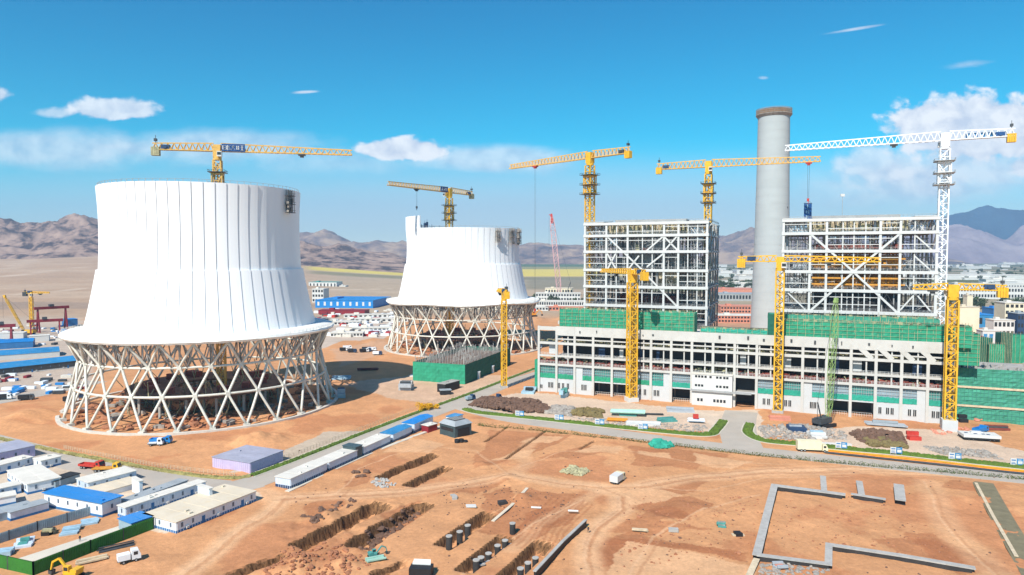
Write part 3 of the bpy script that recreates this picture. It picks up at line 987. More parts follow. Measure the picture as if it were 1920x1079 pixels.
def inside_ground(cx, cy, label1, label2, seed):
    """broken ground, spoil and machinery under each tower"""
    random.seed(seed)
    mb = MB()
    for k in range(420):
        a, r = random.random() * 6.283, 59 * random.random() ** .5
        s_ = random.choice((.8, 1.2, 1.2, 2.0, 3.2))
        mb.stone((cx + r * math.cos(a), cy + r * math.sin(a), s_ * .2), s_, .5)
    o = mb.build('rubble', M['soil_red'])
    tag(o, label1, 'rubble', kind='stuff')
    mb = MB()
    for k in range(70):
        a, r = random.random() * 6.283, 20 + 36 * random.random()
        mb.rbox(Vector((cx + r * math.cos(a), cy + r * math.sin(a), .6)), (random.uniform(1, 6), random.uniform(.6, 2.5), random.uniform(.6, 2.0)), random.random() * 3)
    o = mb.build('building_materials', M['rubble'])
    tag(o, label2, 'materials', kind='stuff')


inside_ground(T1.x, T1.y, 'reddish broken spoil covering the floor inside the big cooling tower', 'grey stacks of materials lying inside the big cooling tower', 3)
inside_ground(T2.x, T2.y, 'reddish spoil covering the floor inside the farther cooling tower', 'grey stacks of materials lying inside the farther cooling tower', 4)

# fill ring (dark packing level) standing inside each tower
for c, lb in ((T1, 'dark inner fill structure on columns inside the big cooling tower'), (T2, 'dark inner fill structure on columns inside the farther cooling tower')):
    t = thing('fill_structure', lb, 'structure', c)
    mb = MB(); mb.lathe([(14, 9.0), (14, 10.0), (37, 10.0), (37, 9.0), (14, 9.0)], 56); mb.build('fill_deck', M['soil_dark'], t)
    mb = MB(); mb.box(-.5, .5, -.5, .5, 0, 9); col0 = mb.build('column', M['slab'], t); col0.location = (36, 0, 0)
    for k in range(1, 36):
        rr = 36 if k % 2 == 0 else 24
        inst(col0, t, (rr * math.cos(k * R(10)), rr * math.sin(k * R(10)), 0))
    for k in range(14):
        a = k * 2 * math.pi / 14
        mb = MB(); mb.rbox(Vector((27 * math.cos(a), 27 * math.sin(a), 11.4)), (random.uniform(3, 9), random.uniform(2, 5), 2.8), a + random.random())
        mb.build('fill_pack', M['redbrown'], t)
    mb = MB()
    for k in range(160):
        a = random.random() * 6.28; r = random.uniform(15, 40); z = random.choice((0, 0, 10))
        mb.bar((r * math.cos(a), r * math.sin(a), z), (r * math.cos(a) + random.uniform(-4, 4), r * math.sin(a) + random.uniform(-4, 4), z + random.uniform(2, 9)), .3)
    mb.build('scaffold', M['khaki'], t)['kind'] = 'stuff'


# ---------------------------------------------------------------- tower cranes
def lattice_mast(mb, w, z0, z1, sec, c, b):
    h = w / 2
    for sx in (-1, 1):
        for sy in (-1, 1):
            mb.box(sx * h - c / 2, sx * h + c / 2, sy * h - c / 2, sy * h + c / 2, z0, z1)
    n = max(1, int(round((z1 - z0) / sec)))
    for i in range(n):
        a = z0 + (z1 - z0) * i / n
        e = z0 + (z1 - z0) * (i + 1) / n
        for (p, q) in (((-h, -h), (h, -h)), ((h, -h), (h, h)), ((h, h), (-h, h)), ((-h, h), (-h, -h))):
            mb.bar((p[0], p[1], a), (q[0], q[1], a), b * .9)
            if i % 2:
                mb.bar((p[0], p[1], a), (q[0], q[1], e), b)
            else:
                mb.bar((q[0], q[1], a), (p[0], p[1], e), b)


def lattice_jib(mb, x0, x1, w, h0, h1, c, b, sec):
    """triangular boom: two lower chords, one upper chord"""
    n = max(2, int(round(abs(x1 - x0) / sec)))
    P_ = lambda i: x0 + (x1 - x0) * i / n
    H_ = lambda i: h0 + (h1 - h0) * i / n
    for s_ in (-1, 1):
        mb.bar((x0, s_ * w / 2, 0), (x1, s_ * w / 2, 0), c)
    mb.bar((x0, 0, h0), (x1, 0, h1), c * 1.1)
    for i in range(n):
        a, e = P_(i), P_(i + 1)
        md = (a + e) / 2
        hm = (H_(i) + H_(i + 1)) / 2
        mb.bar((a, -w / 2, 0), (a, w / 2, 0), b)
        mb.bar((a, -w / 2, 0), (e, w / 2, 0), b * .8)
        for s_ in (-1, 1):
            mb.bar((a, s_ * w / 2, 0), (md, 0, hm), b)
            mb.bar((md, 0, hm), (e, s_ * w / 2, 0), b)


GLYPHS = [[(0, .9, 1, .9), (.5, 1, .5, 0), (.1, .5, .9, .5), (.1, 0, .9, 0)], [(.1, .1, .1, .9), (.1, .9, .9, .9), (.9, .9, .9, .1), (.1, .5, .9, .5), (.1, .1, .9, .1)],
          [(.2, 1, .2, 0), (.2, .6, .9, .9), (.5, .6, .9, .1), (.45, .1, .8, .1)], [(.1, .8, .9, .8), (.5, 1, .1, 0), (.5, .6, .9, 0)], [(.1, .15, .9, .15), (.3, .15, .3, .9), (.7, .15, .7, .9), (.1, .6, .9, .6)]]


def glyphs(mb, n, x0, dx, z0, h, y, seed=0, vertical=False):
    """blocky character strokes standing 4 cm proud of the sheet"""
    for k in range(n):
        ox = x0 + (0 if vertical else k * dx)
        oz = z0 - (k * dx if vertical else 0)
        for (a, b_, c, d) in GLYPHS[(k + seed) % len(GLYPHS)]:
            mb.bar((ox + a * h * .85, y, oz + b_ * h), (ox + c * h * .85, y, oz + d * h), h * .16, .08)


def tower_crane(label, base, zj, tip, jl, cl, m, mw=4.2, jm=None, ballast=None, trolley=.5, drop=0.0, hook_m=None, banner=None, jh=3.9, collars=True, base_h=2.2, foot=None, cab_m=None, winch_m=None, sides=True):
    jm = jm or m
    ang = math.atan2(tip[1] - base[1], tip[0] - base[0])
    t = thing('tower_crane', label, 'tower crane', (base[0], base[1], base[2]), ang, 'flat top tower cranes over the site')
    H_ = zj - base[2]
    mb = MB(); mb.box(-mw * .62, mw * .62, -mw * .62, mw * .62, -1, base_h); mb.build('base_block', foot or M['concrete'], t)
    mb = MB(); lattice_mast(mb, mw - .6, base_h, H_ - 4.5, mw * .82, .62 if mw > 3.6 else .5, .36 if mw > 3.6 else .3)
    mb.bar((0, 0, base_h), (0, 0, H_ - 6), mw * .17)      # ladder shaft
    mb.build('mast', m, t)
    if collars:
        mb = MB()
        zc = H_ - 22
        for k in range(3):
            z = zc + k * 5.2
            mb.box(-mw * .66, mw * .66, -mw * .66, mw * .66, z, z + .5)
        for sx in (-1, 1):
            for sy in (-1, 1):
                mb.box(sx * mw * .58 - .25, sx * mw * .58 + .25, sy * mw * .58 - .25, sy * mw * .58 + .25, zc - 1, zc + 11.5)
        for q in (-1, 1):
            mb.bar((q * mw * .58, -mw * .58, zc), (q * mw * .58, mw * .58, zc + 10), .4)
            mb.bar((-mw * .58, q * mw * .58, zc), (mw * .58, q * mw * .58, zc + 10), .4)
        mb.build('climbing_frame', m, t)
        mb = MB()
        for z in (zc - 1.0, zc + 5.0, zc + 11.2):
            w = mw * .95
            mb.box(-w, w, -w, w, z, z + .3)
            for (p, q) in (((-w, -w), (w, -w)), ((w, -w), (w, w)), ((w, w), (-w, w)), ((-w, w), (-w, -w))):
                mb.bar((p[0], p[1], z + 1.2), (q[0], q[1], z + 1.2), .12)
                for f in (0, .25, .5, .75):
                    mb.bar((p[0] + (q[0] - p[0]) * f, p[1] + (q[1] - p[1]) * f, z), (p[0] + (q[0] - p[0]) * f, p[1] + (q[1] - p[1]) * f, z + 1.25), .1)
        mb.build('work_platform', M['dark_steel'] if m is not M['crane_white'] else M['steel_grey'], t)
    mb = MB(); mb.tube([(0, 0, H_ - 4.5), (0, 0, H_ - 3.2)], mw * .5, 16); mb.box(-mw * .42, mw * .42, -mw * .42, mw * .42, H_ - 3.2, H_ + jh * .8)
    mb.build('slewing_tower', m, t)
    mb = MB(); mb.box(.6, 2.8, -mw * .5 - 2.0, -mw * .5, H_ - 3.0, H_ - .4)
    cab = mb.build('cab', cab_m or M['white'], t)
    mb = MB(); mb.box(2.8, 2.84, -mw * .5 - 1.85, -mw * .5 - .15, H_ - 2.3, H_ - .7); mb.box(.8, 2.6, -mw * .5 - 2.04, -mw * .5 - 2.0, H_ - 2.3, H_ - .9)
    mb.build('window', M['glass'], cab)
    mb = MB(); lattice_jib(mb, mw * .4, jl, 2.0, jh, jh * .62, .5, .3, 3.0)
    j = mb.build('jib', jm, t); j.location = (0, 0, H_)
    mb = MB(); lattice_jib(mb, -mw * .4, -cl, 2.2, jh, jh * .8, .5, .3, 2.8); mb.box(-cl, -mw * .4, -1.4, 1.4, -.15, 0.05)
    j = mb.build('counter_jib', jm, t); j.location = (0, 0, H_)
    mb = MB()
    for k in range(4):
        mb.box(-cl + k * .95 - .4, -cl + k * .95 + .45, -1.5, 1.5, H_ - 3.0, H_ + 1.2)
    mb.build('counterweight', ballast or M['dark_steel'], t)
    mb = MB(); mb.box(-cl + 4.2, -cl + 8.0, -1.2, 1.2, H_ + .1, H_ + 2.4); mb.tube([(-cl + 6.1, -1.7, H_ + 1.3), (-cl + 6.1, 1.7, H_ + 1.3)], .9, 12)
    mb.build('winch', winch_m or M['navy'], t)
    mb = MB(); mb.bar((-cl + 1.5, 0, H_ + jh * .7), (-cl + 1.5, 0, H_ + jh + 3.2), .2); mb.box(-cl + .9, -cl + 2.1, -.9, .9, H_ + jh + .2, H_ + jh + 1.5)
    mb.build('mast_light', M['dark_steel'], t)
    xt = jl * trolley
    mb = MB(); mb.box(xt - 1.8, xt + 1.8, -1.2, 1.2, H_ - 1.1, H_ - .3); mb.box(xt - .9, xt + .9, -.8, .8, H_ - 2.0, H_ - 1.1)
    mb.build('trolley', hook_m or M['dark_steel'], t)
    if drop:
        mb = MB()
        for s_ in (-.5, .5):
            mb.tube([(xt + s_, 0, H_ - 1.9), (xt + s_ * .6, 0, H_ - drop)], .07, 4)
        mb.build('hoist_rope', M['dark_steel'], t)
        mb = MB(); mb.rbox(Vector((xt, 0, H_ - drop - .8)), (1.3, .8, 1.8)); mb.tube([(xt, 0, H_ - drop - 1.6), (xt + .5, 0, H_ - drop - 2.3), (xt + .2, 0, H_ - drop - 2.9), (xt - .5, 0, H_ - drop - 2.6)], .2, 6)
        mb.build('hook', hook_m or M['dark_steel'], t)
    if banner:
        x0, x1, side, n = banner
        y = side * 1.32
        mb = MB(); mb.box(min(x0, x1), max(x0, x1), min(y, y + side * .08), max(y, y + side * .08), H_ - .1, H_ + jh * .95)
        bn = mb.build('banner', M['blue_sheet'], t)
        mb = MB()
        h = jh * .62
        d = (x1 - x0 - .8) / n
        for_y = y + side * .12
        glyphs(mb, n, x0 + .4, d, H_ + jh * .15, h, for_y, 1)
        mb.build('lettering', M['white'], bn)
    return t


# over the near tower
zA = 127.5
tip = G(655, 291, zA); tower_crane('tall yellow crane rising inside the big cooling tower with a blue banner on its jib', (-148.2, 346, 0), zA, tip, 66, 30, M['amber'], jm=M['amber'], banner=(2.4, 13.5, -1, 5), trolley=.62, ballast=M['khaki'], cab_m=M['white'])
zB = 126.5
tip = G(724, 347, zB); tower_crane('yellow crane rising inside the farther cooling tower, small hook hanging from its pale jib', (-51.3, 560, 0), zB, tip, 71, 32, M['yellow'], jm=M['amber'], banner=(3, 12.5, 1, 3), trolley=.56, drop=13.5, ballast=M['khaki'], mw=4.6, jh=4.2)
# behind the hall
zC = 136.5
tip = G(956, 317, zC); tower_crane('very tall yellow crane at the left edge of the left steel frame, red trolley', (49.2, 434.0, 0), zC, tip, 73, 31, M['yellow'], jm=M['amber'], trolley=.66, drop=98, hook_m=M['red'], ballast=M['yellow'], mw=4.8, jh=4.4, winch_m=M['dark_steel'])
zD = 131.5
tip = G(1536, 303, zD); tower_crane('yellow crane behind the left steel frame whose jib crosses the chimney', (125.3, 438, 0), zD, tip, 65, 33, M['yellow'], jm=M['amber'], trolley=.9, drop=22, hook_m=M['red'], ballast=M['yellow'], mw=4.6, jh=4.6)
zE = 134.5
tip = G(1470, 283, zE); crane_e = tower_crane('tall white crane at the right end of the right steel frame with a yellow counterweight', (223.6, 355.6, 0), zE, tip, 77, 29.5, M['crane_white'], trolley=.3, ballast=M['yellow'], mw=4.8, jh=4.6, winch_m=M['blue_sheet'])
for k in range(4):
    mb = MB(); x = -11.0 - k * 3.2
    mb.box(x, x + 2.0, -1.36, -1.28, zE + .5, zE + 3.0); mb.box(x + .5, x + 1.5, -1.4, -1.37, zE + 1.0, zE + 2.4)
    mb.build('sign_plate', M['blue_roof_old'], crane_e)
# in front of the hall and beside it
p = G(945, 727); zF = 54.0
tip = G(922, 543, zF); tower_crane('slim yellow crane beside the green netted box and the slanting road', (p.x, p.y, 0), zF, tip, 19, 9, M['yellow'], mw=3.2, jh=2.4, trolley=.6, collars=False, ballast=M['yellow'], base_h=1.2)
p = G(1184, 752); zG = 65.8
tip = G(1097, 508, zG); tower_crane('yellow crane standing on a white block before the left half of the hall', (p.x, p.y, 0), zG, tip, 44, 16, M['yellow'], mw=4.6, jh=2.6, trolley=.5, collars=False, ballast=M['yellow'], base_h=2.0, foot=M['white'])
p = G(1458, 774); zH = 72.3
tower_crane('yellow crane standing before the middle of the hall beside the chimney', (p.x, p.y, 0), zH, (p.x + 46, p.y - 19), 42, 19, M['yellow'], mw=4.2, jh=2.8, trolley=.5, collars=False, ballast=M['yellow'], base_h=1.4)
p = G(1779, 806); zI = 60.6
tower_crane('yellow crane standing before the right end of the hall on a white block', (p.x, p.y, 0), zI, (p.x - 36, p.y + 16), 15, 19, M['yellow'], mw=4.6, jh=2.6, trolley=.5, collars=False, ballast=M['yellow'], base_h=4.6, foot=M['hall_wall'])

# blue banner hanging from the hook of the crane behind the left frame
hk = Vector((125.3, 438, 0)) + (Vector((G(1536, 303, zD).x, G(1536, 303, zD).y, 0)) - Vector((125.3, 438, 0))).normalized() * 65 * .9
bx = thing('hanging_banner', 'tall blue banner with white characters hanging below the crane trolley beside the chimney', 'banner', (hk.x, hk.y, 93.0))
mb = MB(); mb.box(-2.3, 2.3, -.12, .12, 0, 13.6); mb.build('sheet', M['blue_sheet'], bx)
mb = MB(); mb.bar((-2.5, 0, 13.7), (2.5, 0, 13.7), .25); mb.bar((-2.4, 0, 13.7), (0, 0, 15.6), .1); mb.bar((2.4, 0, 13.7), (0, 0, 15.6), .1); mb.build('spreader_bar', M['dark_steel'], bx)
mb = MB(); glyphs(mb, 4, -1.3, 3.3, 10.7, 2.4, -.2, 0, vertical=True); mb.build('lettering', M['pale_blue'], bx)


# ---------------------------------------------------------------- crawler cranes
def crawler(label, base, yaw, boom_len, elev, m_boom, m_body, w=2.2, tip_m=None, sc=1.0, group=None, thin=1.0):
    t = thing('crawler_crane', label, 'crawler crane', base, yaw)
    mb = MB()
    for s_ in (-1, 1):
        mb.box(-4 * sc, 4 * sc, s_ * 2.6 * sc - .6 * sc, s_ * 2.6 * sc + .6 * sc, 0, 1.3 * sc)
    tr = mb.build('track', M['black'], t)
    mb = MB(); mb.box(-4.6 * sc, 2.6 * sc, -1.9 * sc, 1.9 * sc, 1.5 * sc, 4.0 * sc); mb.box(-5.6 * sc, -4.4 * sc, -2.3 * sc, 2.3 * sc, 1.6 * sc, 3.6 * sc); mb.tube([(0, 0, 1.2 * sc), (0, 0, 1.6 * sc)], 1.6 * sc, 14)
    mb.build('body', m_body, t)
    mb = MB(); mb.box(1.6 * sc, 3.2 * sc, 1.0 * sc, 2.6 * sc, 1.8 * sc, 4.2 * sc); mb.build('cab', M['glass'], t)
    d = Vector((math.cos(elev), 0, math.sin(elev)))
    b0 = Vector((2.4 * sc, 0, 2.4 * sc))
    mb = MB()
    n = int(boom_len / (3.2 * sc))
    u, v = Vector((0, 1, 0)), Vector((-math.sin(elev), 0, math.cos(elev)))
    hw = w * sc / 2
    def ring(f):
        k = min(1, min(f, 1 - f) * 8 + .25)
        c = b0 + d * (boom_len * f)
        return [c + u * (a * hw * k) + v * (e * hw * k) for a, e in ((-1, -1), (1, -1), (1, 1), (-1, 1))]
    for i in range(n):
        r0, r1 = ring(i / n), ring((i + 1) / n)
        for q in range(4):
            mb.bar(r0[q], r1[q], .34 * sc * thin)
            mb.bar(r0[q], r1[(q + 1) % 4], .22 * sc * thin)
            mb.bar(r0[q], r0[(q + 1) % 4], .2 * sc * thin)
    mb.build('boom', m_boom, t)
    mb = MB()
    e = b0 + d * boom_len
    mb.bar(e - d * (boom_len * .1 if tip_m else 1), e, 1.5 * sc); mb.rbox(e, (1.2 * sc, 1.2 * sc, 2.4 * sc)); mb.bar(e, e + Vector((1.6 * sc, 0, .6 * sc)), .5 * sc)
    mb.build('boom_head', tip_m or m_boom, t)
    mb = MB(); mb.bar(Vector((-2.5 * sc, 0, 4 * sc)), Vector((-5 * sc, 0, 11 * sc)), .4 * sc); mb.bar(Vector((-5 * sc, 0, 11 * sc)), e, .1 * sc); mb.bar(Vector((-5 * sc, 0, 11 * sc)), Vector((-5 * sc, 0, 3.6 * sc)), .16 * sc)
    mb.build('backstay', M['dark_steel'], t)
    mb = MB(); mb.bar(e + Vector((1.6 * sc, 0, .4 * sc)), e + Vector((1.6 * sc, 0, -boom_len * .55)), .1 * sc); mb.build('hoist_rope', M['dark_steel'], t)
    return t


p = G(1550, 799)
crawler('lime green crawler crane with an upright lattice boom before the hall', (p.x - 1, p.y, 0), R(30), 53, R(86), M['lime'], M['dark_steel'], 2.1, thin=.48)
crawler('distant red and white crawler crane with a steep boom beyond the pale office rows', (90, 1200, 0), R(180), 140, R(84), M['boom_pink'], M['red'], 3.0, tip_m=M['red'], sc=2.6)
p = G(52, 628)
crawler('yellow crane with a slanting boom in the far left yard', (p.x, p.y, 0), R(180), 38, R(62), M['yellow'], M['yellow'], 1.3, sc=1.2, thin=.8)
p = G(60, 618)
tower_crane('small faded yellow crane behind the slanting boom in the far left yard', (p.x, p.y, 0), 37, (p.x + 10, p.y + 1), 18, 7, M['yellow'], mw=3.2, jh=1.6, collars=False, ballast=M['dark_steel'])
# red mast of the distant crane yard
# ---------------------------------------------------------------- turbine hall
HA = Vector((15.0, 376.0, 0))
HYAW = math.atan2(-76, 181)
HU = Vector((math.cos(HYAW), math.sin(HYAW), 0))
HN = Vector((-math.sin(HYAW), math.cos(HYAW), 0))
NB = 19
BW = 196.3 / NB


def hl(s_, t_, z=0.0):
    p = HA + HU * s_ + HN * t_
    p.z = z
    return p


hall = thing('turbine_hall', 'long pale concrete hall under construction with open bays, green netting and small windows', 'building', HA, HYAW)
random.seed(21)
# columns
mb = MB(); mb.box(-.62, .62, -.62, .62, -.5, 36.4)
c0 = mb.build('column', M['hall'], hall)
for k in range(1, NB + 1):
    inst(c0, hall, (k * BW, 0, 0))
mb = MB(); mb.box(-.3, .3, -.3, .3, 15.6, 33)
p0 = mb.build('post', M['hall'], hall); p0.location = (BW * 1.62, .3, 0)
for k in (5, 6, 7, 8, 8.4, 9, 9.5, 10, 10.5, 11, 13, 15, 16, 17):
    inst(p0, hall, ((k + .62) * BW, .3, 0))
# longitudinal beams
def hbeam(z0, z1, k0=0, k1=NB, y0=-.5, y1=.5, m='hall', name='floor_beam'):
    mb = MB(); mb.box(k0 * BW - .5, k1 * BW + .5, y0, y1, z0, z1)
    return mb.build(name, M[m], hall)
hbeam(14.8, 16.0, y0=-.56)
hbeam(19.7, 20.7, y0=-.48, y1=.52)
hbeam(26.5, 27.8, y0=-.55)
hbeam(29.3, 29.9, 1, y0=-.4, y1=.4)
hbeam(34.2, 36.2, 0, 1, y0=-.52)
hbeam(34.2, 36.2, 0, 1, y0=33.5, y1=34.5)
mb = MB()
for k in range(1, NB):
    mb.box(k * BW + .02, (k + 1) * BW - .02, -.72, -.3, 31.6, 36.6)
mb.build('parapet_panel', M['hall'], hall)
# floors and roof inside
for z, t0 in ((7.6, 1.2), (15.6, .8), (20.4, .8), (27.2, 6)):
    mb = MB(); mb.box(-.4 if z < 20 else BW, NB * BW + .4, t0, 33, z - .5, z)
    mb.build('floor_slab', M['slab'], hall)
mb = MB(); mb.box(BW, NB * BW + .6, -.28, 34, 33.6, 34.4)
mb.build('roof', M['roof_pale'], hall)
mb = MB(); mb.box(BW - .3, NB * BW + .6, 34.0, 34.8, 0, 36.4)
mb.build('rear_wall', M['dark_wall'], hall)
for z0, z1, y in ((20.6, 26.9, 10.5), (27.9, 33.4, 9.5), (.1, 7.0, 12.8), (8, 15, 6)):  # dark sheets added to paint the interior shade behind the openings
    mb = MB(); mb.box(BW + .3, NB * BW + .5, y, y + .4, z0, z1); mb.build('shade_sheet', M['black'] if z0 > 7 else M['dark_wall'], hall)
mb = MB(); mb.box(NB * BW + .64, NB * BW + 1.2, .7, 34, 0, 36)
mb.build('end_wall', M['hoard_grey'], hall)
mb = MB(); mb.box(BW * .5, BW - .8, 2, 2.4, 21, 26.4); mb.build('partition_wall', M['hall_wall'], hall)
# inner row of columns seen through the openings
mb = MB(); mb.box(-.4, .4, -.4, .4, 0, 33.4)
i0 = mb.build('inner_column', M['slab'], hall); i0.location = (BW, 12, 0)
for k in range(2, NB + 1):
    inst(i0, hall, (k * BW, 12, 0))
    if k % 2:
        inst(i0, hall, (k * BW - BW / 2, 23, 0))
for k in range(NB):
    if random.random() < .55 and k > 0:
        mb = MB(); x = k * BW + random.uniform(1, 5); mb.box(x, x + random.uniform(1.5, 4), 4, 4.4, 20.9, 26.6); mb.build('partition_wall', M['hall_wall'] if random.random() < .35 else M['navy'], hall)
# sloping concrete flights at the right end of the upper storey
for k in (15.3, 16.1, 16.9, 17.7):
    mb = MB(); mb.bar((k * BW, -.2, 33.0), (k * BW + 5.5, .3, 27.6), 1.3, 2.2); mb.build('stair_flight', M['hall'], hall)
# ground storey wall: panels, doors, windows
DOORS = {3, 4, 7, 10, 14, 15}
ANNEX = {8, 9}
WIN = {0: [.13, .58, .74], 1: [.12, .35, .62], 2: [.42, .58], 5: [.1, .45, .7], 6: [.2, .36], 11: [.35, .55], 12: [.3, .48], 13: [.4, .55], 16: [.2, .5, .68], 17: [.35, .55], 18: [.25, .42, .6]}
mb = MB(); mb.box(-.62, .62, -.06, .06, 0, 3.0)
w0 = mb.build('window', M['glass'], hall)
w0.location = (BW * .58, .24, 2.4)
mb = MB()
for x in (-.7, 0, .7):
    mb.box(x - .07, x + .07, -.12, -.06, -.1, 3.1)
mb.box(-.77, .77, -.12, -.06, -.12, -.0); mb.box(-.77, .77, -.12, -.06, 3.0, 3.14)
wf0 = mb.build('window_frame', M['white'], w0)
for k in range(NB):
    if k in DOORS:
        continue
    mb = MB(); mb.box(k * BW + .6, (k + 1) * BW - .6, .3, .7, -.5, 7.8)
    mb.build('ground_wall', M['hall_wall'], hall)
    for f in WIN.get(k, []):
        if k == 0 and f == .58:
            continue
        small = (k == 0 and f == .13)
        w = inst(w0, hall, (k * BW + f * BW, .24, 2.4 if not small else 1.8), scale=(1, 1, .65) if small else None)
        wf = wf0.copy(); COL.objects.link(wf); wf.parent = w
for k in DOORS:
    z1 = 7.0
    mb = MB(); mb.box(k * BW + .6, (k + 1) * BW - .6, .2, .75, z1, 7.8); mb.build('door_lintel', M['hall_wall'], hall)
    if k != 10:
        mb = MB()
        for i in range(9):
            x = k * BW + 1 + i * 1.02
            mb.bar((x, 1.6, 0), (x, 1.6, 1.9), .1)
        for z in (.9, 1.9):
            mb.bar((k * BW + 1, 1.6, z), (k * BW + 9.2, 1.6, z), .1)
        mb.build('barrier_rail', M['steel'], hall)
# netted bays of the second storey
PANEL = {2: (.0, .42), 6: (.62, 1.0), 13: (.0, .42), 17: (.62, 1.0)}
for k in range(NB):
    if k in ANNEX or k == 10:
        continue
    a, e = k * BW + .64, (k + 1) * BW - .64
    if k in PANEL:
        f0, f1 = PANEL[k]
        x0 = a if f0 == 0 else k * BW + f0 * BW
        x1 = k * BW + f1 * BW if f1 < 1 else e
        mb = MB(); mb.box(x0, x1, .28, .6, 7.8, 14.8); mb.build('infill_panel', M['hall_wall'], hall)
        if f0 == 0: a = x1
        else: e = x0
    mb = MB()
    vs, fs = [], []
    nn = 14
    for i in range(nn + 1):
        for zz in (7.75, 9.0, 10.3):
            vs.append((a + (e - a) * i / nn, .12 + random.uniform(-.1, .1), zz + (random.uniform(-.35, .25) if zz > 10 else 0)))
    for i in range(nn):
        for j in range(2):
            q = i * 3 + j
            fs.append((q, q + 3, q + 4, q + 1))
    mb.add(vs, fs)
    mb.build('netting', M['net_teal'] if k > 5 else M['net'], hall)
    mb = MB()
    n = int((e - a) / 1.0)
    for i in range(n + 1):
        x = a + (e - a) * i / n
        mb.bar((x, .5, 7.9), (x, .5, 14.8), .13)
    for z in (9.6, 11.2, 12.8, 14.2):
        mb.bar((a, .52, z), (e, .52, z), .13)
    mb.build('scaffold_grid', M['steel_grey'], hall)
    mb = MB(); mb.box(a, e, .9, 1.0, 7.8, 14.7); mb.build('glazing_sheet', M['hoard_grey'] if k % 3 else M['teal'], hall)  # plain sheet standing in for the dark gridded glazing
# clutter left on the open third floor (one mass)
mb = MB()
for i in range(1500):
    k = random.random() * NB
    if 8 < k < 10: continue
    x, t_ = k * BW, .9 + random.random() ** 2 * 7
    if random.random() < .5:
        mb.stone((x, t_, 16.0 + random.random() * 1.6 * (.5 + mnoise.noise((x * .2, 1, 1)))), random.uniform(.5, 1.5), .9)
    else:
        mb.rbox(Vector((x, t_, 16.2 + random.random() * 1.6)), (random.uniform(.3, 3.5), .35, random.uniform(.2, .9)), random.random() * 3, random.uniform(-.5, .5))
mb.build('debris', M['redbrown'], hall)['kind'] = 'stuff'
mb = MB()
for i in range(500):
    k = random.random() * NB
    x, t_ = k * BW, .9 + random.random() * 6
    mb.rbox(Vector((x, t_, 16.0 + random.random() * 2.2)), (random.uniform(.3, 2.8), .3, random.uniform(.2, 1.6)), random.random() * 3, random.uniform(-.6, .6))
mb.build('stored_timber', M['khaki'], hall)['kind'] = 'stuff'
mb = MB()
for i in range(260):
    k = random.random() * NB
    x, t_ = k * BW, .9 + random.random() * 4
    mb.rbox(Vector((x, t_, 28.0 + random.random() * .8)), (random.uniform(.3, 2.8), .3, random.uniform(.2, 1.0)), random.random() * 3, random.uniform(-.4, .4))
mb.build('roof_debris', M['khaki'], hall)['kind'] = 'stuff'
for z in (17.2, 21.9):
    mb = MB()
    for k in range(NB):
        mb.bar((k * BW + .6, -.1, z), ((k + 1) * BW - .6, -.1, z), .11)
        mb.bar((k * BW + .6, -.1, z - .6), ((k + 1) * BW - .6, -.1, z - .6), .11)
        for i in range(1, 6):
            mb.bar((k * BW + i * BW / 6, -.1, z - 1.2), (k * BW + i * BW / 6, -.1, z), .1)
    mb.build('guard_rail', M['steel'], hall)
# projecting white annex of the middle bays
ax0, ax1 = 8 * BW + .6, 10 * BW - .7
mb = MB(); mb.box(ax0, ax1, -3.2, .2, -.5, 15.8); mb.build('annex_wall', M['white'], hall)
mb = MB(); mb.box(ax0 - .5, ax1 + 9, -4.3, -3.2, 7.3, 8.2); mb.build('annex_ledge', M['steel_grey'], hall)
mb = MB(); mb.box(ax0 - .2, ax1 + .2, -3.5, .3, 15.8, 16.3); mb.build('annex_roof', M['roof_pale'], hall)
mb = MB(); mb.box(-.55, .55, -.05, .05, 0, 1.5); aw = mb.build('annex_window', M['glass'], hall); aw.location = (ax0 + 11, -3.2, 2.2)
for x in (12.6, 14.2, 15.8, 3.2, 4.8):
    inst(aw, hall, (ax0 + x, -3.2, 2.2))
for z in (9.6, 14.1):
    for x in (2, 3.5, 5, 6.6, 9, 12.2, 13.8, 15.6, 17):
        if z > 12 or x not in (9, 6.6):
            inst(aw, hall, (ax0 + x, -3.2, z), scale=(1, 1, .75))
# drain spouts and stains on the parapet, one by one
mb = MB(); mb.box(-.3, .3, -.5, 0, 0, 1.1); s0 = mb.build('spout', M['dark_steel'], hall); s0.location = (2.3 * BW, -.72, 33.4)
for k in (3.2, 5.6, 6.1, 9.3, 10.6, 11.3, 12.5, 13.5, 14.6, 15.7, 16.6, 17.4):
    inst(s0, hall, (k * BW, -.72, 33.2 + random.random()), scale=(random.uniform(.5, 1.6), 1, random.uniform(.5, 1.5)))

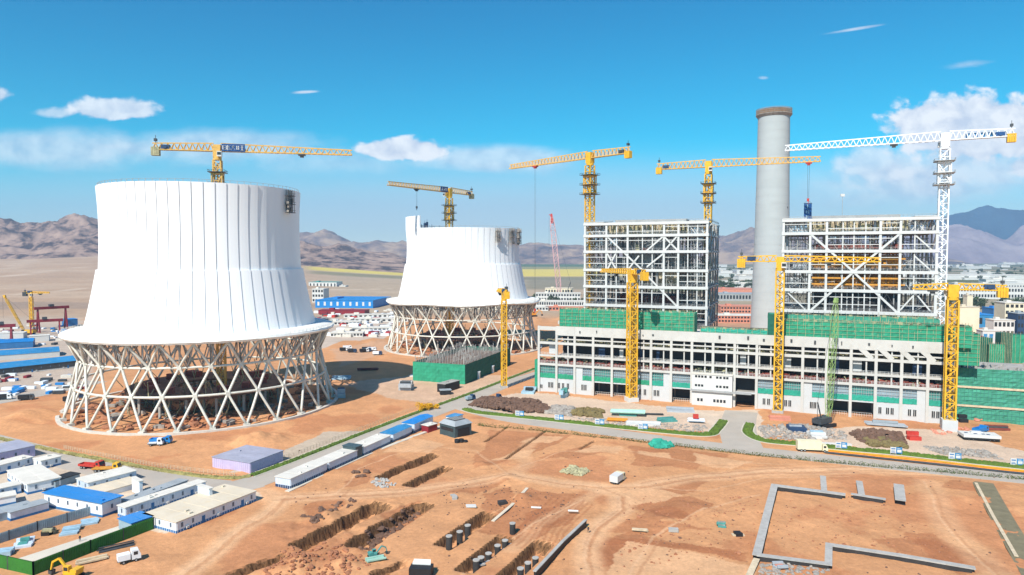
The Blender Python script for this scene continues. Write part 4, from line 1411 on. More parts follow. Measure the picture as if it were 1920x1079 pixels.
# ---------------------------------------------------------------- netted scaffold blocks on the hall roof
def netted_block(label, s0, s1, t0, t1, z0, z1, m, roof=True, poles=True, pole_h=1.6, name='netted_scaffold', bulge=.18):
    t = thing(name, label, 'scaffold', hl(s0, t0, z0), HYAW)
    w, d, h = s1 - s0, t1 - t0, z1 - z0
    def panel(ax, ay, bx_, by, m_, nm, nz_=7):
        L_ = math.hypot(bx_ - ax, by - ay)
        n = max(3, int(L_ / 1.6))
        nxv, nyv = (by - ay) / L_, -(bx_ - ax) / L_
        vs, fs = [], []
        for i in range(n + 1):
            for j in range(nz_ + 1):
                f = i / n
                e = random.uniform(-bulge, bulge) if 0 < i < n else 0
                vs.append((ax + (bx_ - ax) * f + nxv * e, ay + (by - ay) * f + nyv * e, h * j / nz_ + (random.uniform(-.3, .15) if j == nz_ else 0)))
        for i in range(n):
            for j in range(nz_):
                q = i * (nz_ + 1) + j
                fs.append((q, q + nz_ + 1, q + nz_ + 2, q + 1))
        mb = MB(); mb.add(vs, fs)
        mb.build(nm, m_, t)
    panel(0, 0, w, 0, m, 'net_sheet')
    panel(w, 0, w, d, m, 'net_sheet')
    panel(0, d, 0, 0, m, 'net_sheet')
    panel(w, d, 0, d, m, 'net_sheet')
    mb = MB(); mb.box(.3, w - .3, .3, d - .3, h - .7, h - .45); mb.build('deck', M['net_pale'] if roof else M['khaki'], t)
    if poles:
        mb = MB()
        n = max(2, int(w / 2.4))
        for i in range(n + 1):
            for y in (0.1, d - .1):
                mb.bar((w * i / n, y, -.5), (w * i / n, y, h + pole_h * random.uniform(.5, 1)), .14)
        for i in range(int(w / 3.6) + 1):
            mb.bar((i * 3.6, -.32, -1.2), (i * 3.6, -.32, h + .3), .13)
        for q in range(1, int(h / 1.9) + 1):
            mb.bar((0, -.34, q * 1.9), (w, -.34, q * 1.9), .09)
        for y in (.1, d - .1):
            mb.bar((0, y, h + .4), (w, y, h + .4), .1)
        for i in range(0, n, 2):
            mb.rbox(Vector((w * i / n + random.random() * 2, random.uniform(1, d - 1), h - .1)), (random.uniform(.6, 2.4), random.uniform(.5, 2), random.uniform(.5, 1.4)), random.random() * 3)
        mb.build('scaffold_pole', M['khaki'], t)
    return t


def zroof(px, py, t_):
    return 0


netted_block('low green netted block on the left end of the hall roof', 10.6, 83, 4, 15, 34.4, 45.6, M['net'])
netted_block('pale turquoise netted strip on the middle of the hall roof', 86, 118, 6, 12, 34.4, 38.0, M['net_teal'], pole_h=.8)
netted_block('tall dark green netted corner beside the chimney on the hall roof', 118, 124, 8, 18, 34.4, 46.4, M['net_dark'], poles=False)
netted_block('long green netted block on the right half of the hall roof', 124.5, 203, 4, 11, 34.0, 43.6, M['net'])
netted_block('raised back tier of green netting on the right half of the hall roof', 124.5, 192, 12, 22, 34.4, 45.8, M['net_pale'])
netted_block('narrow green netted scaffold strip climbing the left end of the hall', -3.0, -1.0, 1, 9, 0, 17.5, M['net'], name='netted_scaffold', poles=False)
netted_block('green netted scaffold standing against the right end of the hall', 198.5, 206.5, 6, 20, 26, 40.2, M['net'])

# tall netted building at the right edge
nb = thing('netted_building', 'tall green netted building with pale floor lines at the right edge beside the hall', 'building', hl(199.5, 12), HYAW)
random.seed(8)
vs, fs = [], []
NXB, NZB = 44, 20
for i in range(NXB + 1):
    for j in range(NZB + 1):
        vs.append((i / NXB * 62, random.uniform(-.25, .25), j / NZB * 24))
for i in range(NXB):
    for j in range(NZB):
        q = i * (NZB + 1) + j
        fs.append((q, q + NZB + 1, q + NZB + 2, q + 1))
mb = MB(); mb.add(vs, fs); mb.build('net_sheet', M['net_pale'], nb)
mb = MB(); mb.box(.4, 62, .6, 30, -.5, 23.2); mb.build('core', M['slab'], nb)
for z in (6.4, 15.0):
    mb = MB(); mb.box(0, 62, -.5, -.3, z, z + .9); mb.build('floor_band', M['timber'], nb)
mb = MB()
for i in range(42):
    x = i * 1.5
    mb.bar((x, -.42, 0), (x, -.42, 24.8), .07)
for j in range(13):
    mb.bar((0, -.42, j * 1.9), (62, -.42, j * 1.9), .07)
mb.build('scaffold_pole', M['teal'], nb)
mb = MB()
for i in range(90):
    mb.rbox(Vector((random.uniform(2, 60), random.uniform(2, 26), 23.6)), (random.uniform(.6, 3), random.uniform(.5, 2), random.uniform(.5, 1.8)), random.random() * 3)
mb.build('roof_clutter', M['slab'], nb)['kind'] = 'stuff'

# ---------------------------------------------------------------- boiler house frames
FH = [33.0, 44.3, 56.0, 66.2, 77.5, 87.3, 94.6]


def boiler_frame(label, s0, t0, w, d, cols, posts, kind, seed):
    random.seed(seed)
    t = thing('boiler_house_frame', label, 'steel frame', hl(s0, t0), HYAW)
    rows = [0, d * .27, d * .52, d * .77, d]
    # main columns row by row
    proto = {}
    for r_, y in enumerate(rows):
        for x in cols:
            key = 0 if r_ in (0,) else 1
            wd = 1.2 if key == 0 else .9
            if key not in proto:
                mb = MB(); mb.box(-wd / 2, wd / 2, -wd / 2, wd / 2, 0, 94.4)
                proto[key] = mb.build('column', M['steel'] if key == 0 else M['steel_shaded'], t); proto[key].location = (x, y, 0)
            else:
                inst(proto[key], t, (x, y, 0))
    mb = MB(); mb.box(-.3, .3, -.3, .3, 33, 94); pp = mb.build('post', M['steel'], t); pp.location = (posts[0], .2, 0)
    for x in posts[1:]:
        inst(pp, t, (x, .2, 0))
    for x in posts:
        inst(pp, t, (x, d, 0))
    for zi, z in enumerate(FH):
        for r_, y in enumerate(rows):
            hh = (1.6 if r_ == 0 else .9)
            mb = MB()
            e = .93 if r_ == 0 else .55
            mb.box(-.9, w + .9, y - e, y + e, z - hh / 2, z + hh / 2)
            mb.build('floor_beam', M['steel'] if r_ in (0, 4) else M['steel_shaded'], t)
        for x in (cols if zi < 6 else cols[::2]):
            mb = MB(); mb.box(x - .5, x + .5, .95, d - .95, z - .55, z + .6); mb.build('cross_beam', M['steel'] if x in (cols[0], cols[-1]) else M['steel_shaded'], t)
        # grating floors, broken by the boiler shaft
        if zi < 6:
            for (x0, x1) in ((1, cols[1] + 1.5), (cols[-2] - 1.5, w - 1)):
                mb = MB(); mb.box(x0, x1, 1.2, d - 1.2, z + .62, z + .8); mb.build('grating', M['steel_grey'], t)
            mb = MB(); mb.box(cols[1] + 1.6, cols[-2] - 1.6, 1.2, 7, z + .62, z + .8); mb.build('grating', M['steel_grey'], t)
        mb = MB()
        for h_ in (1.6, 2.2):
            mb.bar((0, -.4, z + h_), (w, -.4, z + h_), .1)
            mb.bar((w + .3, 0, z + h_), (w + .3, d, z + h_), .1)
        n = int(w / 1.7)
        for i in range(n + 1):
            mb.bar((w * i / n, -.4, z + 1), (w * i / n, -.4, z + 2.2), .1)
        for i in range(30):
            mb.bar((w + .3, d * i / 29, z + 1), (w + .3, d * i / 29, z + 2.2), .1)
        mb.build('railing', M['steel_grey'], t)
    for z0, z1 in zip(FH[:-1], FH[1:]):
        for f in (.36, .7):
            z = z0 + (z1 - z0) * f
            for y in (.45, d * .27, d * .52):
                for (x0, x1) in zip(cols[:-1], cols[1:]):
                    if random.random() < .45:
                        mb = MB(); mb.bar((x0 + .5, y, z), (x1 - .5, y, z), .38); mb.build('girt', M['steel'] if y < 1 else M['steel_shaded'], t)
    def brace(x0, z0, x1, z1, y=-.2, w_=.9):
        mb = MB(); mb.bar((x0, y, z0), (x1, y, z1), w_); mb.build('brace', M['steel'], t)
    if kind == 'a':
        for (x0, z0, x1, z1) in ((14, 87, 36, 66.5), (36, 66, 57.5, 44.5), (36, 66, 50, 77.3), (48.5, 87, 57.5, 77.8), (57, 87, 49.3, 78), (14, 77, 20, 66.5), (20, 77, 14.5, 66.6), (38, 77.5, 49, 87), (27, 66, 34, 75)):
            brace(x0, z0, x1, z1)
    else:
        for (x0, z0, x1, z1) in ((14, 86.8, 35.5, 66.4), (35.5, 66.4, 57.2, 86.8), (35.5, 66.2, 14.5, 44.6), (35.5, 66.2, 57, 44.6)):
            brace(x0, z0, x1, z1, w_=1.1)
        for (x0, z0, x1, z1) in ((64, 86, 72, 78), (64, 75, 72, 67), (2, 55, 12, 45), (58, 46, 64, 54), (72, 46, 66, 54)):
            brace(x0, z0, x1, z1, .4, .7)
    # side and inner braces
    for y0, y1 in zip(rows[:-1], rows[1:]):
        for z0, z1 in zip(FH[:-1], FH[1:]):
            if random.random() < .6:
                a, b_ = (y0, y1) if random.random() < .5 else (y1, y0)
                mb = MB(); mb.bar((w, a, z0), (w, b_, z1), .7); mb.build('side_brace', M['steel'], t)
                mb = MB(); mb.bar((0, a, z0), (0, b_, z1), .7); mb.build('side_brace', M['steel'], t)
    # roof: hung girders and pale cladding between the two top beams
    mb = MB()
    for i in range(24):
        x = w * (i + .5) / 24
        mb.bar((x, 1.2, 94.6), (x, d - 1.2, 94.6), .7, 1.6)
    mb.build('roof_girder', M['steel'], t)
    for (x0, x1) in ((-.6, w * .16), (w * .86, w + .6)):
        vs = [(x0, -.6, 95.9), (x1, -.6, 95.9), (x1, d * .4, 97.2), (x0, d * .4, 96.4)]
        mb = MB(); mb.add(vs + [(v[0], v[1], v[2] - .3) for v in vs], [(0, 1, 2, 3), (7, 6, 5, 4), (0, 4, 5, 1), (1, 5, 6, 2), (2, 6, 7, 3), (3, 7, 4, 0)]); mb.build('roof_sheet', M['steel'], t)
    mb = MB(); mb.box(w * .2, w * .8, d * .3, d * .9, 96.0, 97.8); mb.build('roof_deck', M['steel_grey'], t)
    mb = MB()
    for i in range(44):
        x = w * .17 + (w * .66) * i / 43
        y = random.uniform(2, 9)
        mb.bar((x, y, 88.8), (x, y, 94.2), random.uniform(.25, .9), .5)
        if random.random() < .5:
            mb.box(x, x + random.uniform(.8, 1.8), y - .3, y + .3, 89 + random.random() * 2, 91 + random.random() * 3)
    mb.bar((w * .16, 5, 94.3), (w * .84, 5, 94.3), .3); mb.bar((w * .16, 5, 88.7), (w * .84, 5, 88.7), .3)
    mb.build('hanger_steel', M['khaki'], t)
    mb = MB(); mb.box(w * .17, w * .83, 10, 12, 88.6, 94); mb.build('header_box', M['timber'], t)
    mb = MB()
    for x0, sg in ((1, 1), (w - 1, -1)):
        for i in range(10):
            xx = x0 + sg * random.uniform(0, 11)
            mb.bar((xx, random.uniform(.5, 6), 88.5), (xx + random.uniform(-5, 5), random.uniform(.5, 6), 94), .4)
    mb.build('end_truss', M['steel'], t)
    # boiler hung in the middle
    bx0, bx1, by0, by1 = cols[1] + 2.2, cols[-2] - 2.2, (13 if kind == 'a' else 4.5), d - 10
    if kind == 'a':
        for (x0, x1, z0, z1, m_) in ((bx0 + 6, bx1 - 1, 67.5, 76.5, 'duct'), (bx0 + 2, bx1 - 6, 78.6, 86.3, 'duct'), (bx0 + 9, bx1, 57, 65.6, 'cream'), (bx0, bx1, 45.4, 50, 'redbrown'), (bx0 + 12, bx1 - 2, 57, 61, 'timber'), (bx0, bx0 + 9, 67.5, 74, 'roof_grey'), (bx0 + 3, bx1, 33.8, 43, 'black')):
            mb = MB(); mb.box(x0, x1, by0, by1, z0, z1)
            for i in range(int((x1 - x0) / 2.1)):
                mb.box(x0 + i * 2.1, x0 + i * 2.1 + .3, by0 - .3, by0, z0, z1)
            for q in range(4):
                mb.box(x0, x1, by0 - .45, by0 - .3, z0 + (z1 - z0) * (q + .4) / 4, z0 + (z1 - z0) * (q + .4) / 4 + .35)
            mb.build('boiler_casing', M[m_], t)
        mb = MB()
        for i in range(20):
            x = random.uniform(bx0, bx1); z = random.choice(FH[1:5])
            mb.tube([(x, 9, z + 1), (x, 9, z + 9)], random.uniform(.2, .7), 8)
        mb.build('pipe', M['dark_steel'], t)
    else:
        for i, (z0, z1, m_) in enumerate(((45.2, 55.2, 'black'), (57.2, 60, 'brown'), (60.4, 62.6, 'orange'), (63, 65.6, 'brown'), (68, 70.2, 'brown'), (70.6, 73.2, 'orange'), (73.6, 75.4, 'brown'), (75.8, 77, 'brown'), (79, 81.6, 'redbrown'), (34, 43, 'black'))):  # black bands stand for the dark void, its shade painted as casing colour
            mb = MB(); mb.box(bx0, bx1 + 4, by0 + random.uniform(-.5, .5), by1, z0, z1)
            for q in range(26):
                x = random.uniform(bx0, bx1 + 3)
                mb.box(x, x + random.uniform(.3, 2.2), by0 - random.uniform(1, 2), by0 - .4, z0, z0 + (z1 - z0) * random.uniform(.3, 1))
            mb.build('boiler_casing', M[m_], t)
        for i, z in enumerate((62.4, 59.0, 72.9, 69.3)):
            mb = MB(); mb.box(bx0 - 1, bx1 + 5, by0 - 3.4, by0 - 2.4, z, z + .9); mb.build('header_beam', M['orange'], t)
        for i in range(8):
            mb = MB(); x = bx0 + (bx1 - bx0) * i / 7; mb.box(x - .3, x + .3, by0 - 2.6, by0 - 2.0, 34, 56); mb.build('guide_rail', M['steel_grey'], t)
        for i in range(60):
            pass
    # scaffold grids standing in the end bays
    for (x0, x1, y) in (((57.5, 73, 9), (1, 13, 16)) if kind == 'a' else ((1, 13, 9), (58, 73, 17))):
        for z0, z1 in zip(FH[:-1], FH[1:]):
            if random.random() < .2: continue
            mb = MB()
            n = int((x1 - x0) / 1.5)
            for i in range(n + 1):
                mb.bar((x0 + i * 1.5, y, z0 + .9), (x0 + i * 1.5, y, z1 - .8), .2)
            for q in range(5):
                z = z0 + 1 + (z1 - z0 - 2) * q / 4
                mb.bar((x0, y, z), (x1, y, z), .2)
                if q % 2: mb.box(x0, x1, y, y + 1.4, z - .1, z)
            mb.build('scaffold_grid', M['dark_steel'], t)
    # stair towers at both ends
    for x0 in (3.5, w - 9.5):
        mb = MB()
        for z0, z1 in zip(FH[:-2], FH[1:-1]):
            h = (z1 - z0) / 3
            for q in range(3):
                a, e = (x0, x0 + 5.5) if q % 2 == 0 else (x0 + 5.5, x0)
                mb.bar((a, 3 + q % 2, z0 + .8 + q * h), (e, 3 + q % 2, z0 + .8 + (q + 1) * h), 1.0, .25)
                mb.bar((a, 2.5, z0 + 1.9 + q * h), (e, 2.5, z0 + 1.9 + (q + 1) * h), .12)
                mb.box(x0 - .8, x0 + 6.4, 2.4, 5, z0 + .8 + q * h - .15, z0 + .8 + q * h)
        mb.build('stair', M['steel_grey'], t)
    # ducts, hoists and stores on the end bays
    for i in range(26):
        x = random.choice((random.uniform(1, cols[1]), random.uniform(cols[-2], w - 2), random.uniform(cols[1], cols[-2])))
        z = random.choice(FH[:-1]) + .8
        y = random.uniform(2, d - 4) if not (cols[1] < x < cols[-2]) else random.uniform(2, 7)
        mb = MB()
        q = random.random()
        if q < .5:
            mb.box(x, x + random.uniform(1, 3.5), y, y + 2.5, z, z + random.uniform(1.2, 4.5))
            mb.build('equipment_box', M[random.choice(('duct', 'steel_grey', 'dark_steel', 'khaki', 'redbrown'))], t)
        else:
            mb.tube([(x, y, z), (x, y, z + 8)], random.uniform(.3, .8), 10)
            mb.build('pipe', M[random.choice(('duct', 'dark_steel', 'steel_grey'))], t)
    for zi in range(6):
        mb = MB()
        for i in range(130):
            x = random.uniform(1, w - 1); y = random.uniform(1.5, d - 2) if i % 2 else random.uniform(1.5, 9)
            z0 = FH[zi] + .8
            k = random.random()
            if k < .45:
                mb.bar((x, y, z0), (x, y, FH[zi + 1] - .6), random.uniform(.15, .4))
            elif k < .8:
                mb.bar((x, y, z0 + random.uniform(2, 7)), (x + random.uniform(-7, 7), y, z0 + random.uniform(2, 7)), random.uniform(.15, .4))
            else:
                mb.bar((x, y, z0), (x + random.uniform(-6, 6), y + random.uniform(-3, 3), FH[zi + 1] - .6), .25)
        mb.build('secondary_steel', M['dark_steel'] if zi < 2 else (M['steel_grey'] if zi % 2 else M['steel_shaded']), t)['kind'] = 'stuff'  # lowest levels darker: shade of the lower storeys put into the colour
    return t


bf_a = boiler_frame('white steel boiler frame on the left with grey casings and one long sloping brace', 8.2, 60, 74, 58, [0, 13.7, 27, 49, 57.5, 74], [20, 36, 42, 63, 68.5], 'a', 31)
bf_b = boiler_frame('white steel boiler frame on the right with a big cross brace over brown casings', 123.6, 60, 74, 58, [0, 13.7, 22, 48, 57.4, 74], [30, 35.4, 41, 64], 'b', 32)

# mast lamp on the right frame's roof
p = hl(154, 80)
t = thing('lamp_mast', 'thin mast with a white floodlight on the roof of the right steel frame', 'lamp mast', (p.x, p.y, 97.8))
mb = MB(); mb.bar((0, 0, -.2), (0, 0, 11), .18); mb.build('pole', M['steel_grey'], t)
mb = MB(); mb.rbox(Vector((0, 0, 11.6)), (2.2, .8, 1.5)); mb.build('lamp_head', M['white'], t)

# ---------------------------------------------------------------- chimney
cy_ = 620.0
CK = 620.0 / 505.0
cxx = (1446 - 960) / FOC * cy_
ch = thing('chimney', 'tall pale concrete chimney with a brown climbing ring at the top', 'chimney', (cxx, cy_, 0))
mb = MB()
ztop = atY(1450, 214, cy_).z
mb.lathe([(14.2 * CK, -.5), (13.0 * CK, 50), (12.0 * CK, 100), (11.35 * CK, 150), (11.0 * CK, ztop - 4), (11.2 * CK, ztop), (10.2 * CK, ztop), (10.0 * CK, ztop - 8)], 64)
mb.build('shaft', M['chimney'], ch, smooth=True)
mb = MB()
for k in range(30):
    z = 6 + k * 7.2
    if z < ztop - 6:
        rr = CK * float(np.interp(z, [0, 50, 100, 150, 200], [14.2, 13.0, 12.0, 11.35, 11.0])) + .03
        mb.lathe([(rr - .1, z), (rr + .03, z + .04), (rr + .03, z + .2), (rr - .1, z + .24)], 64)
mb.build('pour_joint', M['chimney'], ch)
mb = MB(); mb.lathe([(11.3 * CK, ztop - 3.4), (12.6 * CK, ztop - 1.4), (12.6 * CK, ztop - .9), (11.2 * CK, ztop - .9)], 48); mb.build('platform_bracket', M['rubble'], ch)
mb = MB()
for k in range(72):
    a = 2 * math.pi * k / 72
    mb.bar((12.3 * CK * math.cos(a), 12.3 * CK * math.sin(a), ztop - .9), (12.3 * CK * math.cos(a), 12.3 * CK * math.sin(a), ztop + 3.6), .26)
for z in (ztop + .4, ztop + 2, ztop + 3.6):
    mb.lathe([(12.2 * CK, z), (12.45 * CK, z), (12.45 * CK, z + .25), (12.2 * CK, z + .25), (12.2 * CK, z)], 48)
mb.build('climbing_ring', M['rubble'], ch)
mb = MB(); mb.lathe([(11.6 * CK, ztop - .8), (11.6 * CK, ztop + 3.2), (11.4 * CK, ztop + 3.2), (11.4 * CK, ztop - .8)], 40)
mb.build('formwork', M['brown'], ch)
mb = MB(); mb.bar((-1, 0, ztop), (-1, 0, ztop + 6), .35); mb.build('lightning_rod', M['dark_steel'], ch)
mb = MB(); mb.rbox(Vector((0, 0, 0)), (1.0, .5, 1.3)); h0 = mb.build('port_hole', M['dark_steel'], ch)
for i, (a, z) in enumerate(((-145, 160), (-50, 161), (-50, 118), (-60, 95), (-120, 70))):
    rr = CK * float(np.interp(z, [0, 50, 100, 150, 200], [14.2, 13.0, 12.0, 11.35, 11.0]))
    o = h0 if i == 0 else inst(h0, ch, (0, 0, 0))
    o.location = (rr * math.cos(R(a)), rr * math.sin(R(a)), z); o.rotation_euler = (0, 0, R(a) + math.pi / 2)

# ---------------------------------------------------------------- jump-form platforms on the tower rims
def rim_platform(label, c, R_, ang, z, n, m, tall, wide):
    a = R(ang)
    t = thing('work_platform', label, 'work platform', (c.x + R_ * math.cos(a), c.y + R_ * math.sin(a), z), a)
    mb = MB()
    for i in range(n + 1):
        y = -wide / 2 + wide * i / n
        mb.bar((.6, y, -tall), (.6, y, 2.0), .3); mb.bar((2.0, y, -tall), (2.0, y, 2.0), .2)
        mb.bar((.6, y, -tall), (2.0, y, 2.0), .15)
    mb.build('support_frame', m, t)
    for k in range(3):
        mb = MB(); zz = -tall + k * tall / 2.2; mb.box(.4, 2.4, -wide / 2 - .6, wide / 2 + .6, zz, zz + .3); mb.bar((2.4, -wide / 2 - .6, zz + 1.2), (2.4, wide / 2 + .6, zz + 1.2), .15); mb.build('deck', m, t)
    mb = MB()
    for i in range(5):
        mb.rbox(Vector((1.4, random.uniform(-wide / 2, wide / 2), -tall * random.random())), (1.2, random.uniform(.6, 1.6), random.uniform(.8, 2)), 0)
    mb.build('formwork_panel', M['rubble'], t)
    return t


random.seed(77)
rim_platform('dark climbing platform hanging on the right edge of the big tower rim', T1, 46.6, -12, 105, 3, M['dark_steel'], 9, 5)
rim_platform('brown climbing platform on the farther tower rim, left of the three', T2, 46.6, -52, 94.5, 2, M['rubble'], 9, 3.4)
rim_platform('brown climbing platform on the farther tower rim, middle of the three', T2, 46.6, -33, 94.8, 3, M['rubble'], 10, 5)
rim_platform('brown climbing platform on the farther tower rim, right of the three', T2, 46.6, -17, 94.8, 4, M['rubble'], 10.5, 7)
t = thing('formwork_stack', 'dark blue formwork standing on the far rim beside the raised corner panel', 'formwork', (T2.x, T2.y, 96.5))
mb = MB()
for i in range(16):
    a = R(166 - i * 3.2)
    q = Vector((45.8 * math.cos(a), 45.8 * math.sin(a), 0))
    h = [2, 6, 7.5, 3, 2.5, 6, 5.6, 3, 7, 8, 3, 4, 2.2, 2, 3, 2][i]
    mb.rbox(q + Vector((0, 0, h / 2 - .3)), (1.0, 1.9, h), a); mb.bar(q, q + Vector((0, 0, h + 2)), .25)
mb.build('shutter_panel', M['navy'], t)
mb = MB()
for i in range(30):
    a = R(168 - i * 1.9); q = Vector((46.2 * math.cos(a), 46.2 * math.sin(a), 0)); mb.bar(q, q + Vector((0, 0, 4.5)), .18)
    q2 = Vector((46.2 * math.cos(a - R(1.9)), 46.2 * math.sin(a - R(1.9)), 4.4)); mb.bar(q + Vector((0, 0, 4.4)), q2, .16)
mb.build('scaffold_frame', M['dark_steel'], t)
# ---------------------------------------------------------------- site cabins, sheds, hoardings
random.seed(101)
_wm = {}


def cabin(label, A, B, C, h, roof='roof_pale', wall='cabin', cat='cabin', stripe='blue_paint', win=True, name='site_cabin', gable=0.0, over=.25, group=None, pitch=3.1, stripe_h=.7, door=True, ribs=False, z=None):
    a, b_ = G(*A), G(*B)
    u = (b_ - a); L_ = u.length; u.normalize()
    n = Vector((-u.y, u.x, 0))
    w = C if isinstance(C, (int, float)) else abs((G(*C) - a).dot(n))
    yaw = math.atan2(u.y, u.x)
    t = thing(name, label, cat, (a.x, a.y, 0 if z is None else z), yaw, group)
    mb = MB(); mb.box(0, L_, 0, w, -.3, h)
    if ribs:
        for i in range(int(L_ / .9)):
            mb.box(i * .9 + .3, i * .9 + .42, -.08, 0, 0, h)
        for i in range(int(w / .9)):
            mb.box(-.08, 0, i * .9 + .3, i * .9 + .42, 0, h)
    mb.build('wall', M[wall], t)
    if stripe:
        mb = MB(); mb.box(-.05, L_ + .05, -.05, w + .05, -.3, stripe_h); mb.build('base_band', M[stripe], t)
    mb = MB()
    if gable:
        vs = [(-over, -over, h), (L_ + over, -over, h), (L_ + over, w + over, h), (-over, w + over, h), (-over, w / 2, h + gable), (L_ + over, w / 2, h + gable)]
        mb.add(vs, [(0, 1, 5, 4), (2, 3, 4, 5), (3, 0, 4), (1, 2, 5), (3, 2, 1, 0)])
        for i in range(int(L_ / 1.2)):
            x = i * 1.2 + .4
            mb.bar((x, -over, h + .04), (x, w / 2, h + gable + .04), .09)
            mb.bar((x, w + over, h + .04), (x, w / 2, h + gable + .04), .09)
    else:
        mb.box(-over, L_ + over, -over, w + over, h, h + .22)
        k = int(L_ / 6)
        for i in range(1, k + 1):
            mb.box(L_ * i / (k + 1) - .06, L_ * i / (k + 1) + .06, -over, w + over, h + .22, h + .28)
        for i in range(int(L_ / 5)):
            if random.random() < .5:
                mb.rbox(Vector((random.uniform(1, L_ - 1), random.uniform(.8, max(.9, w - .8)), h + .4)), (random.uniform(.4, 1.4), random.uniform(.4, .9), .4), 0)
    mb.build('roof', M[roof], t)
    if win:
        first = None
        nwin = int(L_ / pitch)
        for i in range(nwin):
            x = (i + .5) * L_ / nwin
            if door and i % 4 == 2:
                mb = MB(); mb.box(x - .5, x + .5, -.09, -.02, 0, 2.05); mb.build('door', M['blue_paint'] if stripe else M['dark_steel'], t)
                continue
            if first is None:
                mb = MB(); mb.box(-.3, .3, -.09, -.02, 0, 1.2); first = mb.build('window', M['pane_blue'], t); first.location = (x, 0, h * .42)
            else:
                inst(first, t, (x, 0, h * .42))
        nwin = max(1, int(w / (pitch + .4)))
        for i in range(nwin):
            y = (i + .5) * w / nwin
            if first:
                inst(first, t, (0, y, h * .45), rz=-math.pi / 2)
        # air conditioners under the windows
        ac = None
        for i in range(0, int(L_ / pitch), 3):
            x = (i + .95) * L_ / max(1, int(L_ / pitch))
            if x > L_ - .6: continue
            if ac is None:
                mb = MB(); mb.rbox(Vector((0, -.28, .5)), (.8, .4, .6)); ac = mb.build('air_conditioner', M['white'], t); ac.location = (x, 0, h * .1)
            else:
                inst(ac, t, (x, 0, h * .1))
    return t


# left compound
cabin('long white cabin block with a wide dusty beige roof beside the bare track', (331, 1001), (480, 940), (270, 984), 3.0, 'roof_beige', ribs=True)
cabin('long white cabin row with grey roof behind the beige roofed block', (236, 973), (386, 922), (222, 968), 3.1, 'roof_pale', 'cabin_side', ribs=True)
cabin('low dark grey roofed row between two white cabin rows', (243, 955), (352, 914), (230, 950), 2.2, 'roof_grey', 'hoard_grey', win=False)
cabin('white cabin row behind the blue roofed house, end block at its far end', (166, 924), (256, 900), (137, 917), 3.0, 'roof_pale', 'cabin_side', ribs=True)
cabin('flat beige roofed yard building right of the blue roofed house', (190, 935), (268, 912), 9, 1.6, 'roof_beige', 'cabin', stripe=None, win=False)
cabin('small white roof block on the yard beside the blue roofed house', (262, 932), (268, 930.5), 6.0, 4.2, 'roof_pale', 'cabin', stripe=None, win=False, z=.6)
cabin('small white block with a slanted side standing on the wide beige roof', (393, 949.5), (399, 947.5), 6.0, 2.4, 'roof_pale', 'cabin', stripe=None, win=False, z=2.8)
cabin('white house with a bright blue pitched roof in the left compound', (192, 971), (228, 957), (93, 947), 4.2, 'blue_roof', 'cabin', 'house', over=.5)
cabin('open canopy house with a small flat blue roof by the green hoarding', (247, 1003), (288, 989), 6.5, 3.0, 'blue_roof', 'hoard_grey', 'shed', stripe=None, win=False)
cabin('white courtyard cabin with a blue base at the left edge', (52, 928), (114, 914), (-30, 910), 3.2, 'roof_pale', 'cabin')
cabin('white end cabin with blue trim beside the purple building', (78, 881), (115, 872), 5.5, 3.0, 'roof_pale', 'cabin')
cabin('pale blue walled long cabin reaching the left edge', (-30, 898), (62, 873), 5.5, 3.0, 'roof_pale', 'cabin_side')
cabin('dark roofed shelter beside the white courtyard cabin', (104, 917), (150, 902), 4.5, 2.4, 'black', 'hoard_grey', 'shelter', stripe=None, win=False)
cabin('lilac clad building at the left edge', (-60, 884), (66, 856), 14, 4.0, 'purple_roof', 'purple', 'shed', stripe=None, ribs=True, pitch=4)
cabin('lilac shed with a flat grey roof beside the grass verge', (469.5, 888), (531, 864), (395, 877.5), 3.6, 'purple_roof', 'purple', 'shed', stripe=None, win=False, ribs=True)
cabin('low grey green flat roofed block at the left edge below the lilac building', (-40, 989), (64, 962), 5.5, 2.2, 'roof_grey', 'hoard_grey', 'shed', stripe=None, win=False)
cabin('white cabin at the left edge below the courtyard cabin', (-60, 962), (30, 945), 5, 2.6, 'roof_pale', 'cabin', win=False)


def hoarding(label, pts, h, m, th=.25):
    p0 = G(*pts[0])
    t = thing('hoarding', label, 'hoarding', p0)
    loc = [G(*p) - p0 for p in pts]
    for a, b_ in zip(loc[:-1], loc[1:]):
        d = b_ - a
        n = max(2, int(d.length / 9))
        for i in range(n):
            q0, q1 = a + d * (i / n), a + d * ((i + .97) / n)
            mb = MB(); mb.bar(q0 + Vector((0, 0, h / 2)), q1 + Vector((0, 0, h / 2)), th, h)
            dd = (q1 - q0) / 16
            for k in range(17):
                mb.bar(q0 + dd * k + Vector((0, 0, .05)), q0 + dd * k + Vector((0, 0, h)), th + .05)
            mb.build('panel', m, t)
    mb = MB()
    for a, b_ in zip(loc[:-1], loc[1:]):
        d = b_ - a
        n = max(2, int(d.length / 9))
        for i in range(n + 1):
            q = a + d * (i / n)
            mb.bar(q + Vector((0, 0, -.3)), q + Vector((0, 0, h + .1)), .34)
    mb.build('post', M['dark_steel'], t)
    return t


